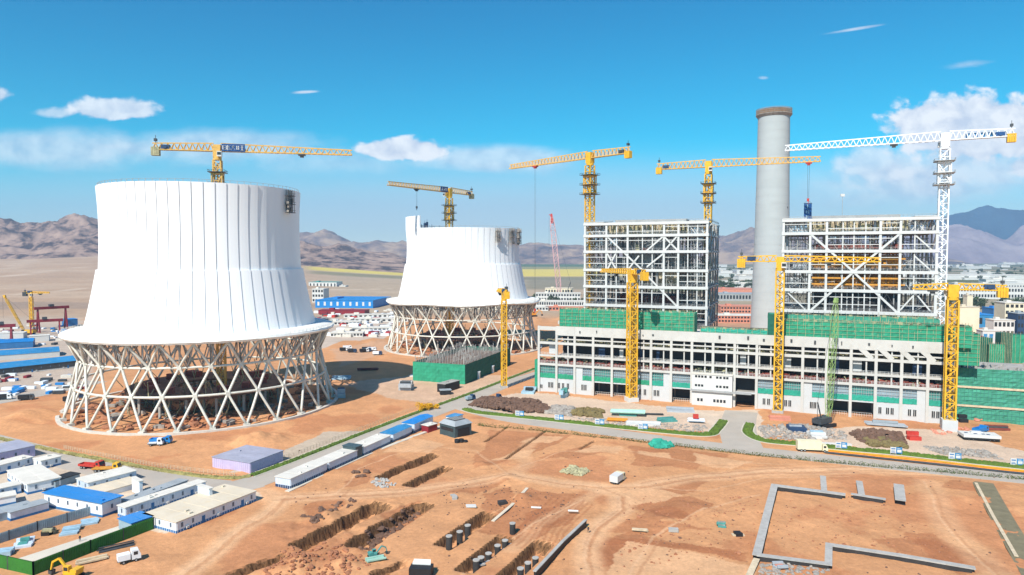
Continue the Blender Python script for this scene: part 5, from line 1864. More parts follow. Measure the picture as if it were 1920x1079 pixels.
cabin('pale blue walled cabin row at the left edge beside the dark roofed shelter', (-30, 941), (40, 925), 5, 2.8, 'roof_pale', 'cabin_side', ribs=True)
cabin('short white cabin between the courtyard cabin and the white cabin rows', (118, 938), (146, 930), 4.5, 2.7, 'roof_pale', 'cabin_side', ribs=True)
cabin('long low grey roofed cabin parallel to the blue grey hoarding', (20, 978), (92, 958), 4.5, 2.4, 'roof_grey', 'cabin_side', win=False)
hoarding('bright green hoarding round the pale paved yard in the lower left corner', [(-30, 1058), (63, 1079), (170, 1037), (288, 992)], 3.2, M['green_board'])
hoarding('long blue grey hoarding crossing the lower left yard', [(-40, 1032), (70, 996), (178, 964)], 2.6, M['hoard_grey'])
mb = MB(); mb.prism([v for v in gp([(-20, 1056), (62, 1074), (250, 1000), (222, 988), (30, 1050)])], -.4, .18)
mb.build('pavement', M['paving'])['kind'] = 'structure'

# cabins in a row along the slanting road
ROWA = (545, 916)
rowlab = [('white cabin at the near end of the roadside row, blue windows on its short face', (545, 917), (613, 886), 3.2, 'roof_pale'),
          ('long pale blue cabin second from the near end of the roadside row', (617, 884), (670, 860), 3.0, 'roof_pale'),
          ('pale blue cabin in the middle of the roadside row beyond the dark tank', (682, 855), (732, 832), 3.1, 'roof_pale'),
          ('roadside cabin with a pale blue roof and white end walls', (737, 830), (772, 814), 3.3, 'blue_roof_old'),
          ('roadside cabin with a bright blue curved roof next to the slate pavilion', (777, 812), (812, 796), 3.8, 'blue_roof')]
for lb, A, B, h, rf in rowlab:
    cabin(lb, A, B, 6.2, h, rf, 'cabin_side', gable=0 if 'roof_pale' == rf else .7, win=False, ribs=True, stripe='navy', stripe_h=.9)  # navy band paints both the blue base and the dark shadow at the foot
cabin('dark ribbed tank house between two roadside cabins', (667, 861), (679, 856), 6.0, 4.2, 'slate', 'slate', 'tank', stripe=None, win=False, name='tank_house')
# slate pavilion
a, b_ = G(853, 823), G(884, 815)
u = (b_ - a); L_ = u.length; yaw = math.atan2(u.y, u.x)
pv = thing('pavilion', 'dark slate pavilion with a sloping glazed roof beside the road junction', 'building', a, yaw)
mb = MB(); mb.box(0, L_, 0, 9.5, -.3, 5.0)
for i in range(9):
    mb.box(-.08, 0, i * 1.05 + .5, i * 1.05 + .62, 0, 5)
mb.build('wall', M['slate'], pv)
vs = [(-.4, -.4, 5.0), (L_ + .4, -.4, 5.0), (L_ + .4, 9.9, 5.0), (-.4, 9.9, 5.0), (1.4, 1.2, 6.6), (L_ - 1.2, 1.2, 6.6), (L_ - 1.2, 8.4, 6.6), (1.4, 8.4, 6.6)]
mb = MB(); mb.add(vs, [(0, 1, 5, 4), (1, 2, 6, 5), (2, 3, 7, 6), (3, 0, 4, 7), (4, 5, 6, 7), (3, 2, 1, 0)]); rf = mb.build('roof', M['roof_grey'], pv)
mb = MB(); mb.box(2.0, L_ - 1.8, 1.9, 7.6, 6.6, 6.9)
mb.build('skylight', M['glass'], rf)
mb = MB(); mb.box(1.5, L_ - 1.2, -.12, -.02, 0, 3.6); mb.build('gate', M['black'], pv)
mb = MB(); mb.box(-.12, -.02, 1, 8.6, 2.6, 4.0); mb.build('window_strip', M['glass'], pv)
cabin('small maroon walled cabin beside the slate pavilion', (803, 811), (820, 806), 4, 2.6, 'roof_pale', 'maroon', stripe=None, win=False)
cabin('white kiosk with a small blue roof behind the slate pavilion', (852, 797), (868, 791), 4.5, 3.2, 'blue_roof_old', 'cabin', 'kiosk', stripe=None, win=False)

# green netted box with starter bars, dark porch shelter
a, b_ = G(872, 721), G(957, 684)
u = (b_ - a); L_ = u.length; yaw = math.atan2(u.y, u.x)
wv = abs((G(808, 702) - a).dot(Vector((-u.normalized().y, u.normalized().x, 0))))
t = thing('netted_foundation', 'dark green netted concrete box with bare starter bars, in front of the farther tower', 'scaffold', a, yaw)
hb = 11.5
for nm, (x0, y0, x1, y1), m_ in (('net_sheet', (0, 0, L_, 0), 'net_dark'), ('net_sheet', (0, wv, 0, 0), 'net'), ('net_sheet', (L_, 0, L_, wv), 'net_dark'), ('net_sheet', (L_, wv, 0, wv), 'net')):  # darker net on the right-hand faces puts their shade into the colour
    vs, fs = [], []
    n_ = 22
    for i in range(n_ + 1):
        for j in range(7):
            e = random.uniform(-.18, .18) if 0 < i < n_ else 0
            vs.append((x0 + (x1 - x0) * i / n_ + (e if x0 == x1 else 0), y0 + (y1 - y0) * i / n_ + (e if y0 == y1 else 0), hb * j / 6))
    for i in range(n_):
        for j in range(6):
            q = i * 7 + j
            fs.append((q, q + 7, q + 8, q + 1))
    mb = MB(); mb.add(vs, fs); mb.build(nm, M[m_], t)
mb = MB(); mb.box(.5, L_ - .5, .5, wv - .5, -.3, hb - 2.6); mb.build('core', M['soil_dark'], t)
mb = MB()
for i in range(34):
    for y in (1.2, wv * .25, wv * .5, wv * .75, wv - 1.2):
        x = 1 + (L_ - 2) * i / 33
        mb.bar((x, y, hb - 2.7), (x + random.uniform(-.4, .4), y, hb + random.uniform(1.0, 4.6)), .3)
for y in (1.2, wv - 1.2):
    mb.bar((1, y, hb + 1.6), (L_ - 1, y, hb + 1.6), .14)
mb.build('starter_bar', M['concrete'], t)
mb = MB(); mb.box(-.9, .9, -1.2, -.15, 0, 4.0); mb.box(-1.2, 1.2, -1.5, -.12, 4.0, 4.6); d0 = mb.build('door_hood', M['cabin'], t); d0.location = (L_ * .25, 0, 0)
inst(d0, t, (L_ * .55, 0, 0))
t = cabin('open black fronted shelter before the green netted box', (835, 737), (862, 729), 5.5, 4.6, 'slab', 'black', 'shelter', stripe=None, win=False)
cabin('low dark sloping panel shed in front of the black fronted shelter', (826, 741), (846, 740), 4, 2.3, 'roof_grey', 'black', 'shed', stripe=None, win=False)

# ---------------------------------------------------------------- long blue sheds of the far left yard
cabin('long blue roofed shed nearest in the far left yard', (-60, 712), (152, 688), 26, 4.5, 'blue_roof_old', 'dark_steel', 'shed', stripe='white', pitch=5, gable=2.0)
cabin('middle blue roofed shed of the far left yard', (-80, 682), (112, 668), 24, 3.5, 'blue_roof_old', 'white', 'shed', stripe=None, win=False, gable=2.5)
cabin('farthest and shortest blue roofed shed of the far left yard', (-80, 660), (62, 652), 20, 5, 'blue_roof', 'blue_paint', 'shed', stripe=None, win=False, gable=2)
cabin('white flat store between the blue sheds and the gantries', (-30, 640), (44, 637), 14, 6, 'roof_pale', 'white', 'store', stripe=None, win=False)
cabin('white flat store below the maroon gantry', (54, 642), (92, 640), 12, 5, 'roof_pale', 'white', 'store', stripe=None, win=False)
cabin('small blue shed at the foot of the big tower platform', (110, 689), (150, 683), 9, 5, 'blue_roof', 'cabin', 'shed', stripe=None, win=False)
cabin('blue shed right of the maroon gantries', (124, 613), (146, 611.5), 14, 7.5, 'blue_roof', 'blue_paint', 'shed', stripe=None, win=False)


def gantry(label, A, B, h, m):
    a, b_ = G(*A), G(*B)
    d = b_ - a
    t = thing('gantry_crane', label, 'gantry crane', a, math.atan2(d.y, d.x))
    L_ = d.length
    mb = MB(); mb.box(-3, L_ + 3, -1.2, 1.2, h - 2.6, h); mb.build('girder', m, t)
    mb = MB(); mb.bar((0, -4, 0), (0, 0, h - 2.6), 1.3); mb.bar((0, 4, 0), (0, 0, h - 2.6), 1.3); mb.bar((0, -4, .6), (0, 4, .6), 1.0)
    l0 = mb.build('leg', m, t); inst(l0, t, (L_, 0, 0))
    mb = MB(); mb.box(L_ * .4, L_ * .4 + 4, -1.8, 1.8, h, h + 2.2); mb.build('trolley', M['dark_steel'], t)
    return t


gantry('tall maroon gantry crane at the back of the far left yard', (72, 624), (124, 620), 25, M['maroon'])
gantry('low maroon gantry crane in front of the tall one', (58, 630), (112, 627), 15, M['maroon'])
gantry('maroon gantry crane at the left edge of the far yard', (-20, 650), (22, 648), 18, M['maroon'])

# ---------------------------------------------------------------- storage yard: small containers
def container(m, w=6.1, d=2.5, h=2.6):
    t = thing('shipping_container', 'x', 'container')
    mb = MB(); mb.box(-w / 2, w / 2, -d / 2, d / 2, 0, h)
    for i in range(12):
        x = -w / 2 + (i + .5) * w / 12
        mb.box(x - .1, x + .1, -d / 2 - .06, -d / 2, .15, h - .15)
    mb.build('body', m, t)
    mb = MB(); mb.box(w / 2, w / 2 + .08, -d / 2 + .1, d / 2 - .1, .1, h - .1); mb.build('door', m, t)
    return t


protos = {}
used = set()


def place_container(kind, x, y, rz, label, group, sc=1.0):
    if kind not in protos:
        protos[kind] = container(M[kind])
    r = protos[kind]
    if kind in used:
        r = dup(r, (x, y, gz(x, y)), rz, label, group, (sc, sc, sc * .7))
    else:
        used.add(kind)
        r.location = (x, y, gz(x, y)); r.rotation_euler = (0, 0, rz); r['label'] = label; r['group'] = group; r.scale = (sc, sc, sc * .7)
    return r


random.seed(55)
cols = {'maroon': 'dark red', 'cabin': 'white', 'red': 'bright red', 'blue_roof': 'blue', 'roof_pale': 'dusty beige', 'dark_steel': 'black'}
for i in range(170):
    px = random.uniform(592, 745); py = random.uniform(582, 633)
    if py > 612 and px < 650 and random.random() < .6: continue
    kind = random.choice(('maroon', 'cabin', 'cabin', 'cabin', 'roof_pale', 'roof_pale', 'dark_steel', 'cabin', 'red'))
    p = G(px, py)
    if (p.xy - T2.xy).length < 74: continue
    place_container(kind, p.x, p.y, R(random.choice((-8, -8, 82)) + random.uniform(-3, 3)), f'small {cols[kind]} container in the crowded storage yard between the two cooling towers', f'{cols[kind]} containers between the towers', random.uniform(.8, 1.7))
for i in range(140):
    px = random.uniform(-10, 165); py = random.choice((random.uniform(610, 648), random.uniform(703, 742), random.uniform(615, 640)))
    kind = random.choice(('maroon', 'cabin', 'roof_pale', 'dark_steel', 'blue_roof', 'cabin'))
    p = G(px, py)
    place_container(kind, p.x, p.y, R(random.choice((6, 6, 96)) + random.uniform(-4, 4)), f'small {cols[kind]} container in the yard among the blue sheds at far left', f'{cols[kind]} containers in the far left yard', random.uniform(.5, 1.0))

# ---------------------------------------------------------------- vehicles
def wheels(t, xs, y, r, w=.5):
    w0 = None
    for x in xs:
        for s_ in (-1, 1):
            if w0 is None:
                mb = MB(); mb.tube([(0, -w / 2, 0), (0, w / 2, 0)], r, 16); w0 = mb.build('wheel', M['black'], t); w0.location = (x, s_ * y, r)
                mb = MB(); mb.tube([(0, -w / 2 - .03, 0), (0, w / 2 + .03, 0)], r * .5, 10); mb.build('rim', M['steel_grey'], w0)
            else:
                o = inst(w0, t, (x, s_ * y, r))
                for c in w0.children:
                    q = c.copy(); COL.objects.link(q); q.parent = o


def truck(label, px, py, yaw, m_cab, m_body, L_=8.0, w=2.6, h=3.4, name='truck', cat='truck', open_bed=False, z=None):
    p = GG(px, py)
    t = thing(name, label, cat, p, yaw)
    cabx = L_ / 2 - 2.0
    vs = [(cabx, -w / 2, .7), (L_ / 2, -w / 2, .7), (L_ / 2, -w / 2, 1.7), (L_ / 2 - .5, -w / 2, 2.9), (cabx, -w / 2, 3.0)]
    vs = vs + [(v[0], w / 2, v[2]) for v in vs]
    mb = MB(); mb.add(vs, [(0, 1, 2, 3, 4), (9, 8, 7, 6, 5), (0, 5, 6, 1), (1, 6, 7, 2), (2, 7, 8, 3), (3, 8, 9, 4), (4, 9, 5, 0)]); cb = mb.build('cab', m_cab, t)
    mb = MB(); vs = [(L_ / 2 + .02, -w * .42, 1.75), (L_ / 2 + .02, w * .42, 1.75), (L_ / 2 - .43, w * .42, 2.8), (L_ / 2 - .43, -w * .42, 2.8)]
    mb.add(vs, [(0, 1, 2, 3)]); mb.box(cabx + .4, L_ / 2 - .7, -w / 2 - .03, -w / 2 - .01, 1.8, 2.6); mb.box(cabx + .4, L_ / 2 - .7, w / 2 + .01, w / 2 + .03, 1.8, 2.6)
    mb.build('windscreen', M['glass'], cb)
    mb = MB()
    if open_bed:
        mb.box(-L_ / 2, cabx - .3, -w / 2, w / 2, 1.0, 1.3)
        for (x0, x1, y0, y1) in ((-L_ / 2, cabx - .3, -w / 2, -w / 2 + .12), (-L_ / 2, cabx - .3, w / 2 - .12, w / 2), (-L_ / 2, -L_ / 2 + .12, -w / 2 + .13, w / 2 - .13), (cabx - .42, cabx - .3, -w / 2 + .13, w / 2 - .13)):
            mb.box(x0, x1, y0, y1, 1.3, h - .8)
    else:
        mb.box(-L_ / 2, cabx - .3, -w / 2, w / 2, .9, h)
    mb.build('body', m_body, t)
    mb = MB(); mb.box(-L_ / 2, L_ / 2 - .4, -.5, .5, .55, .9); mb.build('chassis', M['dark_steel'], t)
    wheels(t, (L_ / 2 - 1.2, -L_ / 2 + 1.4, -L_ / 2 + 2.6) if L_ > 7.2 else (L_ / 2 - 1.1, -L_ / 2 + 1.2), w / 2 - .2, .55 if L_ > 7.2 else .42)
    return t


truck('cream white truck alone on the bare soil near the middle', 1158, 903, R(58), M['beige_paint'], M['white'], 6.8, 2.9, 3.0)
truck('small white truck parked on the bare soil below the green hoarding', 242, 1054, R(38), M['cabin'], M['cabin'], 5.0, 2.1, 2.3)
truck('red flat lorry parked behind the white cabin rows', 172, 879, R(-12), M['red'], M['red'], 9, 2.6, 2.6, open_bed=True)
truck('yellow flat lorry parked beside the red lorry', 200, 884, R(5), M['yellow'], M['orange'], 9, 2.6, 2.2, open_bed=True)
truck('pale cream road train engine on the verge side of the right road', 1522, 846, R(-9), M['beige_paint'], M['beige_paint'], 11, 3.2, 4.2)
truck('dark pickup on the slanting road beside the rubble', 930, 750, R(40), M['navy'], M['navy'], 6.0, 2.3, 2.2, 'pickup_truck', 'pickup truck', True)
truck('small dark blue van by the road left of the rubble heap', 882, 751, R(42), M['navy'], M['hoard_grey'], 5.4, 2.2, 2.3, 'van', 'van')


def excavator(label, px, py, yaw, m, sc=1.0, bend=0.0):
    t = thing('excavator', label, 'excavator', GG(px, py), yaw)
    mb = MB(); mb.box(-2.2 * sc, 2.2 * sc, -1.6 * sc, -.9 * sc, 0, .95 * sc)
    for x in (-2.2, 2.2):
        mb.tube([(x * sc, -1.6 * sc, .48 * sc), (x * sc, -.9 * sc, .48 * sc)], .48 * sc, 12)
    tr = mb.build('track', M['black'], t); inst(tr, t, (0, 2.5 * sc, 0))
    mb = MB(); mb.box(-2.4 * sc, 1.6 * sc, -1.4 * sc, 1.4 * sc, 1.1 * sc, 2.0 * sc); mb.box(-2.6 * sc, -.6 * sc, -1.4 * sc, 1.4 * sc, 2.0 * sc, 2.7 * sc); mb.tube([(0, 0, .8 * sc), (0, 0, 1.1 * sc)], .9 * sc, 12); mb.build('body', m, t)
    mb = MB(); mb.box(-.2 * sc, 1.5 * sc, .2 * sc, 1.4 * sc, 2.0 * sc, 3.5 * sc); cb = mb.build('cab', m, t)
    mb = MB(); mb.box(1.5 * sc, 1.53 * sc, .3 * sc, 1.3 * sc, 2.2 * sc, 3.3 * sc); mb.box(0, 1.3 * sc, 1.4 * sc, 1.43 * sc, 2.3 * sc, 3.3 * sc); mb.box(0, 1.3 * sc, .17 * sc, .2 * sc, 2.3 * sc, 3.3 * sc); mb.build('window', M['glass'], cb)
    b0, b1, b2 = Vector((1.5, -.4, 1.8)) * sc, Vector((4.2, -.4, 4.8)) * sc, Vector((6.4, -.4, 3.6)) * sc
    mb = MB(); mb.bar(b0, b1, .5 * sc, .6 * sc); mb.bar(b1, b2, .45 * sc, .55 * sc); mb.build('boom', m, t)
    b3 = Vector((6.9, -.4, 1.4)) * sc
    mb = MB(); mb.bar(b2, b3, .35 * sc, .45 * sc); mb.build('stick', m, t)
    mb = MB(); mb.add([b3 + Vector(v) * sc for v in ((-.8, -.7, -.1), (.4, -.7, .1), (.3, -.7, -1.0), (-.6, -.7, -1.1), (-.8, .7, -.1), (.4, .7, .1), (.3, .7, -1.0), (-.6, .7, -1.1))], [(0, 1, 2, 3), (7, 6, 5, 4), (1, 5, 6, 2), (2, 6, 7, 3), (0, 3, 7, 4)]); mb.build('bucket', M['dark_steel'], t)
    return t


excavator('yellow excavator with its arm folded at the lower left corner', 135, 1083, R(170), M['yellow'], .85)
excavator('small dark excavator at the foot of the rubble slope inside the big trench', 700, 1044, R(30), M['teal'], .5)
excavator('orange excavator on the far red mound left of the hall', 1000, 600, R(20), M['orange_paint'], 1.6)
truck('blue tipper lorry on the bare ground at the right of the hall', 1838, 812, R(30), M['blue_roof'], M['blue_roof'], 8, 2.8, 3.2, open_bed=True)
truck('small blue lorry parked before the base ring of the big tower', 302, 832, R(5), M['blue_roof'], M['blue_roof'], 8, 2.7, 3.0, open_bed=True)
truck('white pickup in front of the blue lorry by the base ring', 292, 836, R(10), M['cabin'], M['cabin'], 5.6, 2.2, 1.9, 'pickup_truck', 'pickup truck', True)
random.seed(9)
for i in range(13):
    px, py = random.choice(((random.uniform(645, 720), random.uniform(648, 662)), (random.uniform(0, 150), random.uniform(746, 756)), (random.uniform(660, 730), random.uniform(655, 668))))
    truck('small dark or pale vehicle parked in the distant yard roads', px, py, R(random.uniform(-10, 30)), M[random.choice(('cabin', 'dark_steel', 'navy'))], M[random.choice(('cabin', 'dark_steel', 'black'))], 7, 2.5, 2.8, 'parked_vehicle', 'vehicle')['group'] = 'vehicles on the distant yard roads'

# big white slab load on a low trailer at the right
p = G(1835, 824)
t = thing('low_trailer', 'low black trailer carrying a wide white roof module at the right of the hall', 'trailer', p, R(-14))
mb = MB(); mb.box(-6.4, 6.4, -3.2, 3.2, .6, 1.3); mb.build('deck', M['black'], t)
wheels(t, (-4.5, -3, 3, 4.5), 2.6, .5)
t = thing('roof_module', 'wide white roof module with a few openings lying on the low trailer', 'module', (p.x, p.y, 1.3), R(-14))
mb = MB(); mb.box(-6.6, 6.8, -3.4, 3.4, 0, 1.1); mb.box(-2.5, 1.5, 0.6, 2.6, 1.1, 1.6); mb.build('shell', M['white'], t)
mb = MB(); mb.box(-.6, .6, -.5, .5, 1.05, 1.2); h0 = mb.build('hatch', M['navy'], t); h0.location = (-1.5, -.6, 0); inst(h0, t, (1.2, -.9, 0)); inst(h0, t, (-4.6, .3, 0)); inst(h0, t, (2.9, -1.2, 0))

# ---------------------------------------------------------------- notice boards on the verges
def board(px, py, rz, label):
    p = G(px, py)
    t = thing('notice_board', label, 'notice board', (p.x, p.y, .05), rz, 'notice boards along the verges')
    mb = MB(); mb.box(-2.0, -.05, -.09, .09, .7, 3.0); a = mb.build('white_panel', M['white'], t)
    mb = MB(); mb.box(.05, 2.1, -.09, .09, .7, 3.0); b_ = mb.build('blue_panel', M['blue_roof_old'], t)
    mb = MB(); mb.box(-1.7, -.3, -.13, -.1, 1.0, 1.25); mb.box(-1.7, -.5, -.13, -.1, 1.5, 1.65); mb.box(-1.7, -.3, -.13, -.1, 2.2, 2.6); mb.build('print', M['blue_paint'], a)
    mb = MB(); mb.box(.35, 1.8, -.13, -.1, 1.1, 2.1); mb.box(.35, 1.4, -.13, -.1, 2.4, 2.6); mb.build('print', M['white'], b_)
    mb = MB()
    mb.bar((0, .12, -.1), (0, .12, 3.1), .16)
    l0 = mb.build('leg', M['steel_grey'], t); l0.location = (-1.9, 0, 0); inst(l0, t, (0, 0, 0)); inst(l0, t, (1.95, 0, 0))
    return t


b0 = None
for (px, py, lb) in ((974, 783, 'notice board on the road verge before the brown rubble heap, first from the junction'), (1048, 790.5, 'notice board on the road verge, second from the junction'),
                     (1124, 799, 'notice board on the road verge in front of the mint pipe, third from the junction'), (1205, 808, 'notice board on the road verge before the white planks, fourth from the junction'),
                     (1577, 844, 'notice board on the far right verge beside the cream road train'), (1680, 854, 'notice board on the far right verge between the road train and the white module'),
                     (1790, 865, 'notice board on the far right verge below the white roof module'), (1906, 876, 'notice board on the far right verge at the right edge of the picture')):
    if b0 is None:
        b0 = board(px, py, R(-14), lb)
    else:
        p = G(px, py); r = b0.copy(); COL.objects.link(r); r.location = (p.x, p.y, .05); r['label'] = lb; r.rotation_euler = (0, 0, R(-14 + random.uniform(-3, 3)))
        for ch in b0.children:
            c = ch.copy(); COL.objects.link(c); c.parent = r
            for g in ch.children:
                d = g.copy(); COL.objects.link(d); d.parent = c

# ---------------------------------------------------------------- spoil heaps and stacked materials
def heap(label, pts, n, m, size, hmax, seed, cat='rubble heap', name='rubble_heap'):
    random.seed(seed)
    P_ = gp(pts)
    c = sum((Vector(q) for q in P_), Vector((0, 0))) / len(P_)
    mb = MB()
    k = 0
    xs = [q[0] for q in P_]; ys = [q[1] for q in P_]
    rad = max((Vector(q) - c).length for q in P_)
    while k < n:
        x, y = random.uniform(min(xs), max(xs)), random.uniform(min(ys), max(ys))
        if not inside(np.array([x]), np.array([y]), P_)[0]: continue
        k += 1
        s_ = size * random.uniform(.35, 1.3) * (1.6 if random.random() < .1 else 1)
        f = mnoise.noise((x * .13, y * .13, seed)) * .5 + .55
        edge = 1 - ((Vector((x, y)) - c).length / rad) ** 2
        z = gz(x, y) + hmax * max(0, f) * max(.1, edge) * random.uniform(.5, 1)
        mb.stone((x - c.x, y - c.y, z), s_, .75)
    o = mb.build(name, m)
    o.location = (c.x, c.y, 0)
    tag(o, label, cat)
    return o


heap('long heap of dark brown rubble before the left bays of the hall', [(880, 762), (905, 745), (980, 752), (1035, 766), (1030, 776), (960, 775)], 1500, M['soil_dark'], 1.0, 3.4, 1)
heap('grey stone heap beside the dark brown rubble', [(1025, 776), (1040, 762), (1075, 770), (1070, 782)], 220, M['rubble'], 1.3, 2.2, 2)
heap('brown heap with an olive flank in front of the hall doorway', [(1074, 780), (1080, 768), (1128, 772), (1126, 784)], 260, M['olive_soil'], 1.3, 2.6, 3)
heap('scattered grey stones on the paved strip beside the hall', [(1060, 784), (1120, 784), (1330, 800), (1320, 812), (1180, 802)], 300, M['rubble'], .55, .4, 4, 'stones', 'scattered_stones')['kind'] = 'stuff'
heap('grey stones and scrap beside the hooked end of the grass verge', [(1425, 800), (1500, 795), (1580, 806), (1590, 826), (1480, 826), (1425, 820)], 420, M['rubble'], .8, .8, 5)
heap('brown spoil heap between the cream road train and the hall', [(1590, 812), (1640, 806), (1690, 815), (1700, 832), (1620, 832)], 380, M['soil_dark'], 1.0, 1.8, 6)
heap('olive spoil heap on the right verge below the brown one', [(1620, 826), (1690, 826), (1700, 842), (1630, 838)], 240, M['olive_soil'], 1.0, 1.5, 7)
heap('pale stones along the right verge near the picture edge', [(1730, 838), (1850, 846), (1880, 862), (1760, 852)], 300, M['rubble'], .7, .7, 8)
heap('salmon red spoil at the foot of the netted building', [(1815, 782), (1870, 772), (1880, 788), (1830, 792)], 150, M['salmon'], 1.1, 1.6, 10)
heap('dark pile of lumpy stones on the bare soil left of the cream truck', [(1050, 885), (1075, 875), (1108, 884), (1090, 893)], 210, M['khaki'], .7, 1.2, 11)
heap('earth lumps at the mouth of the upper twin trench', [(690, 905), (720, 893), (745, 910), (715, 918)], 90, M['concrete'], .45, .4, 12)
heap('loose brown lumps on the bank of the biggest trench', [(568, 972), (600, 955), (650, 938), (690, 935), (640, 960), (590, 985)], 46, M['soil_dark'], .8, .4, 13)
heap('tumbled blocks at the bottom edge below the biggest trench', [(480, 1060), (560, 1020), (650, 1020), (700, 1060), (620, 1095), (520, 1095)], 260, M['soil_red'], .55, .5, 14)
heap('brown clods along the second wall of the biggest trench', [(655, 1015), (770, 945), (790, 945), (690, 1015)], 150, M['soil_dark'], .7, .4, 15)
heap('grey scrap and stones outside the concrete footing walls at the bottom right', [(1425, 1056), (1500, 1058), (1560, 1068), (1500, 1095), (1420, 1095)], 150, M['rubble'], .5, .3, 16)
heap('stones strewn over the bare soil inside the concrete footing walls', [(1440, 1040), (1470, 930), (1700, 950), (1800, 1050), (1560, 1030)], 140, M['soil_red'], .32, .05, 17, 'stones', 'scattered_stones')['kind'] = 'stuff'
heap('stones strewn over the bare soil left of the concrete footing walls', [(1120, 1070), (1180, 930), (1430, 930), (1410, 1040)], 200, M['soil_red'], .34, .05, 18, 'stones', 'scattered_stones')['kind'] = 'stuff'
heap('stones strewn over the soil between the trenches and the cream truck', [(780, 940), (880, 900), (1100, 930), (1000, 1000), (900, 960)], 160, M['soil_dark'], .3, .05, 19, 'stones', 'scattered_stones')['kind'] = 'stuff'
heap('dark machinery scrap right beside the trunk of the far right crane', [(1740, 806), (1800, 800), (1830, 808), (1760, 816)], 60, M['salmon'], .7, .4, 20)


def stack(label, px, py, rz, items, name='material_stack', cat='material stack'):
    """items: (material, count, length, width, height, kind)"""
    p = GG(px, py)
    t = thing(name, label, cat, p, rz)
    for (m_, n, l, w, h, kind) in items:
        src = None
        for i in range(n):
            x, y = random.uniform(-.3, .3), (i - (n - 1) / 2) * w * 1.15
            z = h / 2 + random.choice((0, 0, h))
            if src is None:
                mb = MB()
                if kind == 'pipe':
                    mb.tube([(-l / 2, 0, 0), (l / 2, 0, 0)], w / 2, 12)
                else:
                    mb.rbox(Vector((0, 0, 0)), (l, w, h))
                src = mb.build('pipe' if kind == 'pipe' else kind, M[m_], t); src.location = (x, y, z)
            else:
                inst(src, t, (x, y, z), rz=random.uniform(-.05, .05))
    return t


random.seed(303)
stack('bundle of mint green pipes lying before the left half of the hall', 1178, 780, R(-10), [('mint', 3, 16, 1.4, 1.4, 'pipe'), ('teal', 2, 8, .9, 1.0, 'sheet')])
stack('row of orange timber beams on the paving near the mint pipes', 1157, 790, R(-12), [('orange_paint', 5, 9, .6, .7, 'beam')])
stack('long white planks lying beside the road verge', 1206, 797, R(-8), [('white', 4, 15, .9, .8, 'plank')])
stack('dark steel bars laid out beyond the mint pipes', 1225, 778, R(-6), [('dark_steel', 5, 9, .5, .5, 'bar')])
stack('teal steel sections scattered near the hooked verge', 1250, 790, R(12), [('teal', 6, 8, .7, .7, 'beam')])
stack('pale bundled tubes on the paving with a red drum', 1305, 792, R(-12), [('cabin_side', 6, 7, .8, .8, 'pipe'), ('red', 1, 2.4, 1.8, 1.8, 'drum')])
stack('grey sheets stacked before the white annex', 1275, 770, R(-10), [('duct', 4, 13, 2, .8, 'sheet')])
stack('teal crates lined up against the left foot of the hall', 1058, 745, R(-22), [('pale_blue', 5, 2.2, 1.8, 2.2, 'crate'), ('teal', 3, 2, 1.6, 2.4, 'crate')])
stack('black and blue tarpaulin stores at the left corner of the hall', 992, 736, R(-10), [('pale_blue', 3, 7, 3, 1.2, 'sheet'), ('black', 1, 4, 3, 2.6, 'crate')])
stack('dark blue machine parts on pale paving beyond the hooked verge', 1492, 808, R(-10), [('navy', 4, 7, 1.6, 1.9, 'crate'), ('duct', 3, 5, 1.4, 1.2, 'crate')])
stack('white bagged material behind the cream road train', 1530, 818, R(-8), [('white', 5, 6, 1.6, 1.1, 'bag'), ('pale_blue', 3, 5, 1.4, 1.2, 'bag')])
stack('white planks behind the cream road train along the verge', 1545, 834, R(-9), [('white', 3, 20, .7, .7, 'plank')])
stack('salmon coloured sheets at the foot of the middle yellow crane', 1462, 786, R(-12), [('salmon', 4, 9, 1.6, .7, 'sheet')])
stack('red machine block lying on the spoil near the right verge', 1712, 824, R(-10), [('red', 3, 4.5, 1.3, 1.5, 'crate')])
stack('dark grey sheets laid along the foot of the hall right of the doors', 1660, 798, R(-20), [('duct', 5, 16, 1.4, .5, 'sheet'), ('roof_grey', 3, 10, 1.6, .8, 'sheet')])
stack('black flat load at the right edge below the netted building', 1900, 792, R(-16), [('black', 2, 12, 2.4, 1.1, 'sheet'), ('white', 2, 9, 1.6, 1.6, 'sheet')])
stack('dark purple girders behind the blue tipper lorry', 1868, 806, R(-8), [('redbrown', 4, 9, .8, .9, 'beam'), ('dark_steel', 3, 8, .7, .8, 'beam')])
stack('black crates beside the slate foot of the hall', 1805, 792, R(-12), [('black', 2, 3.4, 1.8, 1.6, 'crate')])
stack('bundle of dark pipes below the green hoarding', 218, 1028, R(38), [('dark_steel', 7, 8.0, .32, .35, 'pipe')])
stack('bleached timber pile beside the green hoarding above the excavator', 172, 1052, R(36), [('timber', 6, 6.5, .5, .4, 'plank')])
stack('blue grey sheet stack in the yard before the blue roofed house', 168, 980, R(30), [('pale_blue', 4, 4.2, 1.0, .5, 'sheet')])
stack('pale blue sheet stack in the middle of the lower left yard', 132, 998, R(25), [('pale_blue', 4, 4.2, 1.1, .5, 'sheet')])
stack('dark pile of cable reels in the lower left yard', 92, 1001, R(10), [('black', 3, 2, 1.0, 1.2, 'drum'), ('khaki', 3, 2.4, 1.0, .9, 'crate')])
stack('grey scrap row beside the blue grey hoarding', 45, 1022, R(25), [('cabin_side', 6, 4, .7, .6, 'sheet'), ('teal', 3, 2, .8, .8, 'crate')])
stack('blue tarpaulin covered load at the left edge of the lower yard', 8, 1040, R(20), [('pale_blue', 2, 3.4, 1.5, 1.2, 'sheet'), ('black', 1, 2, 1.5, 1.0, 'crate')])
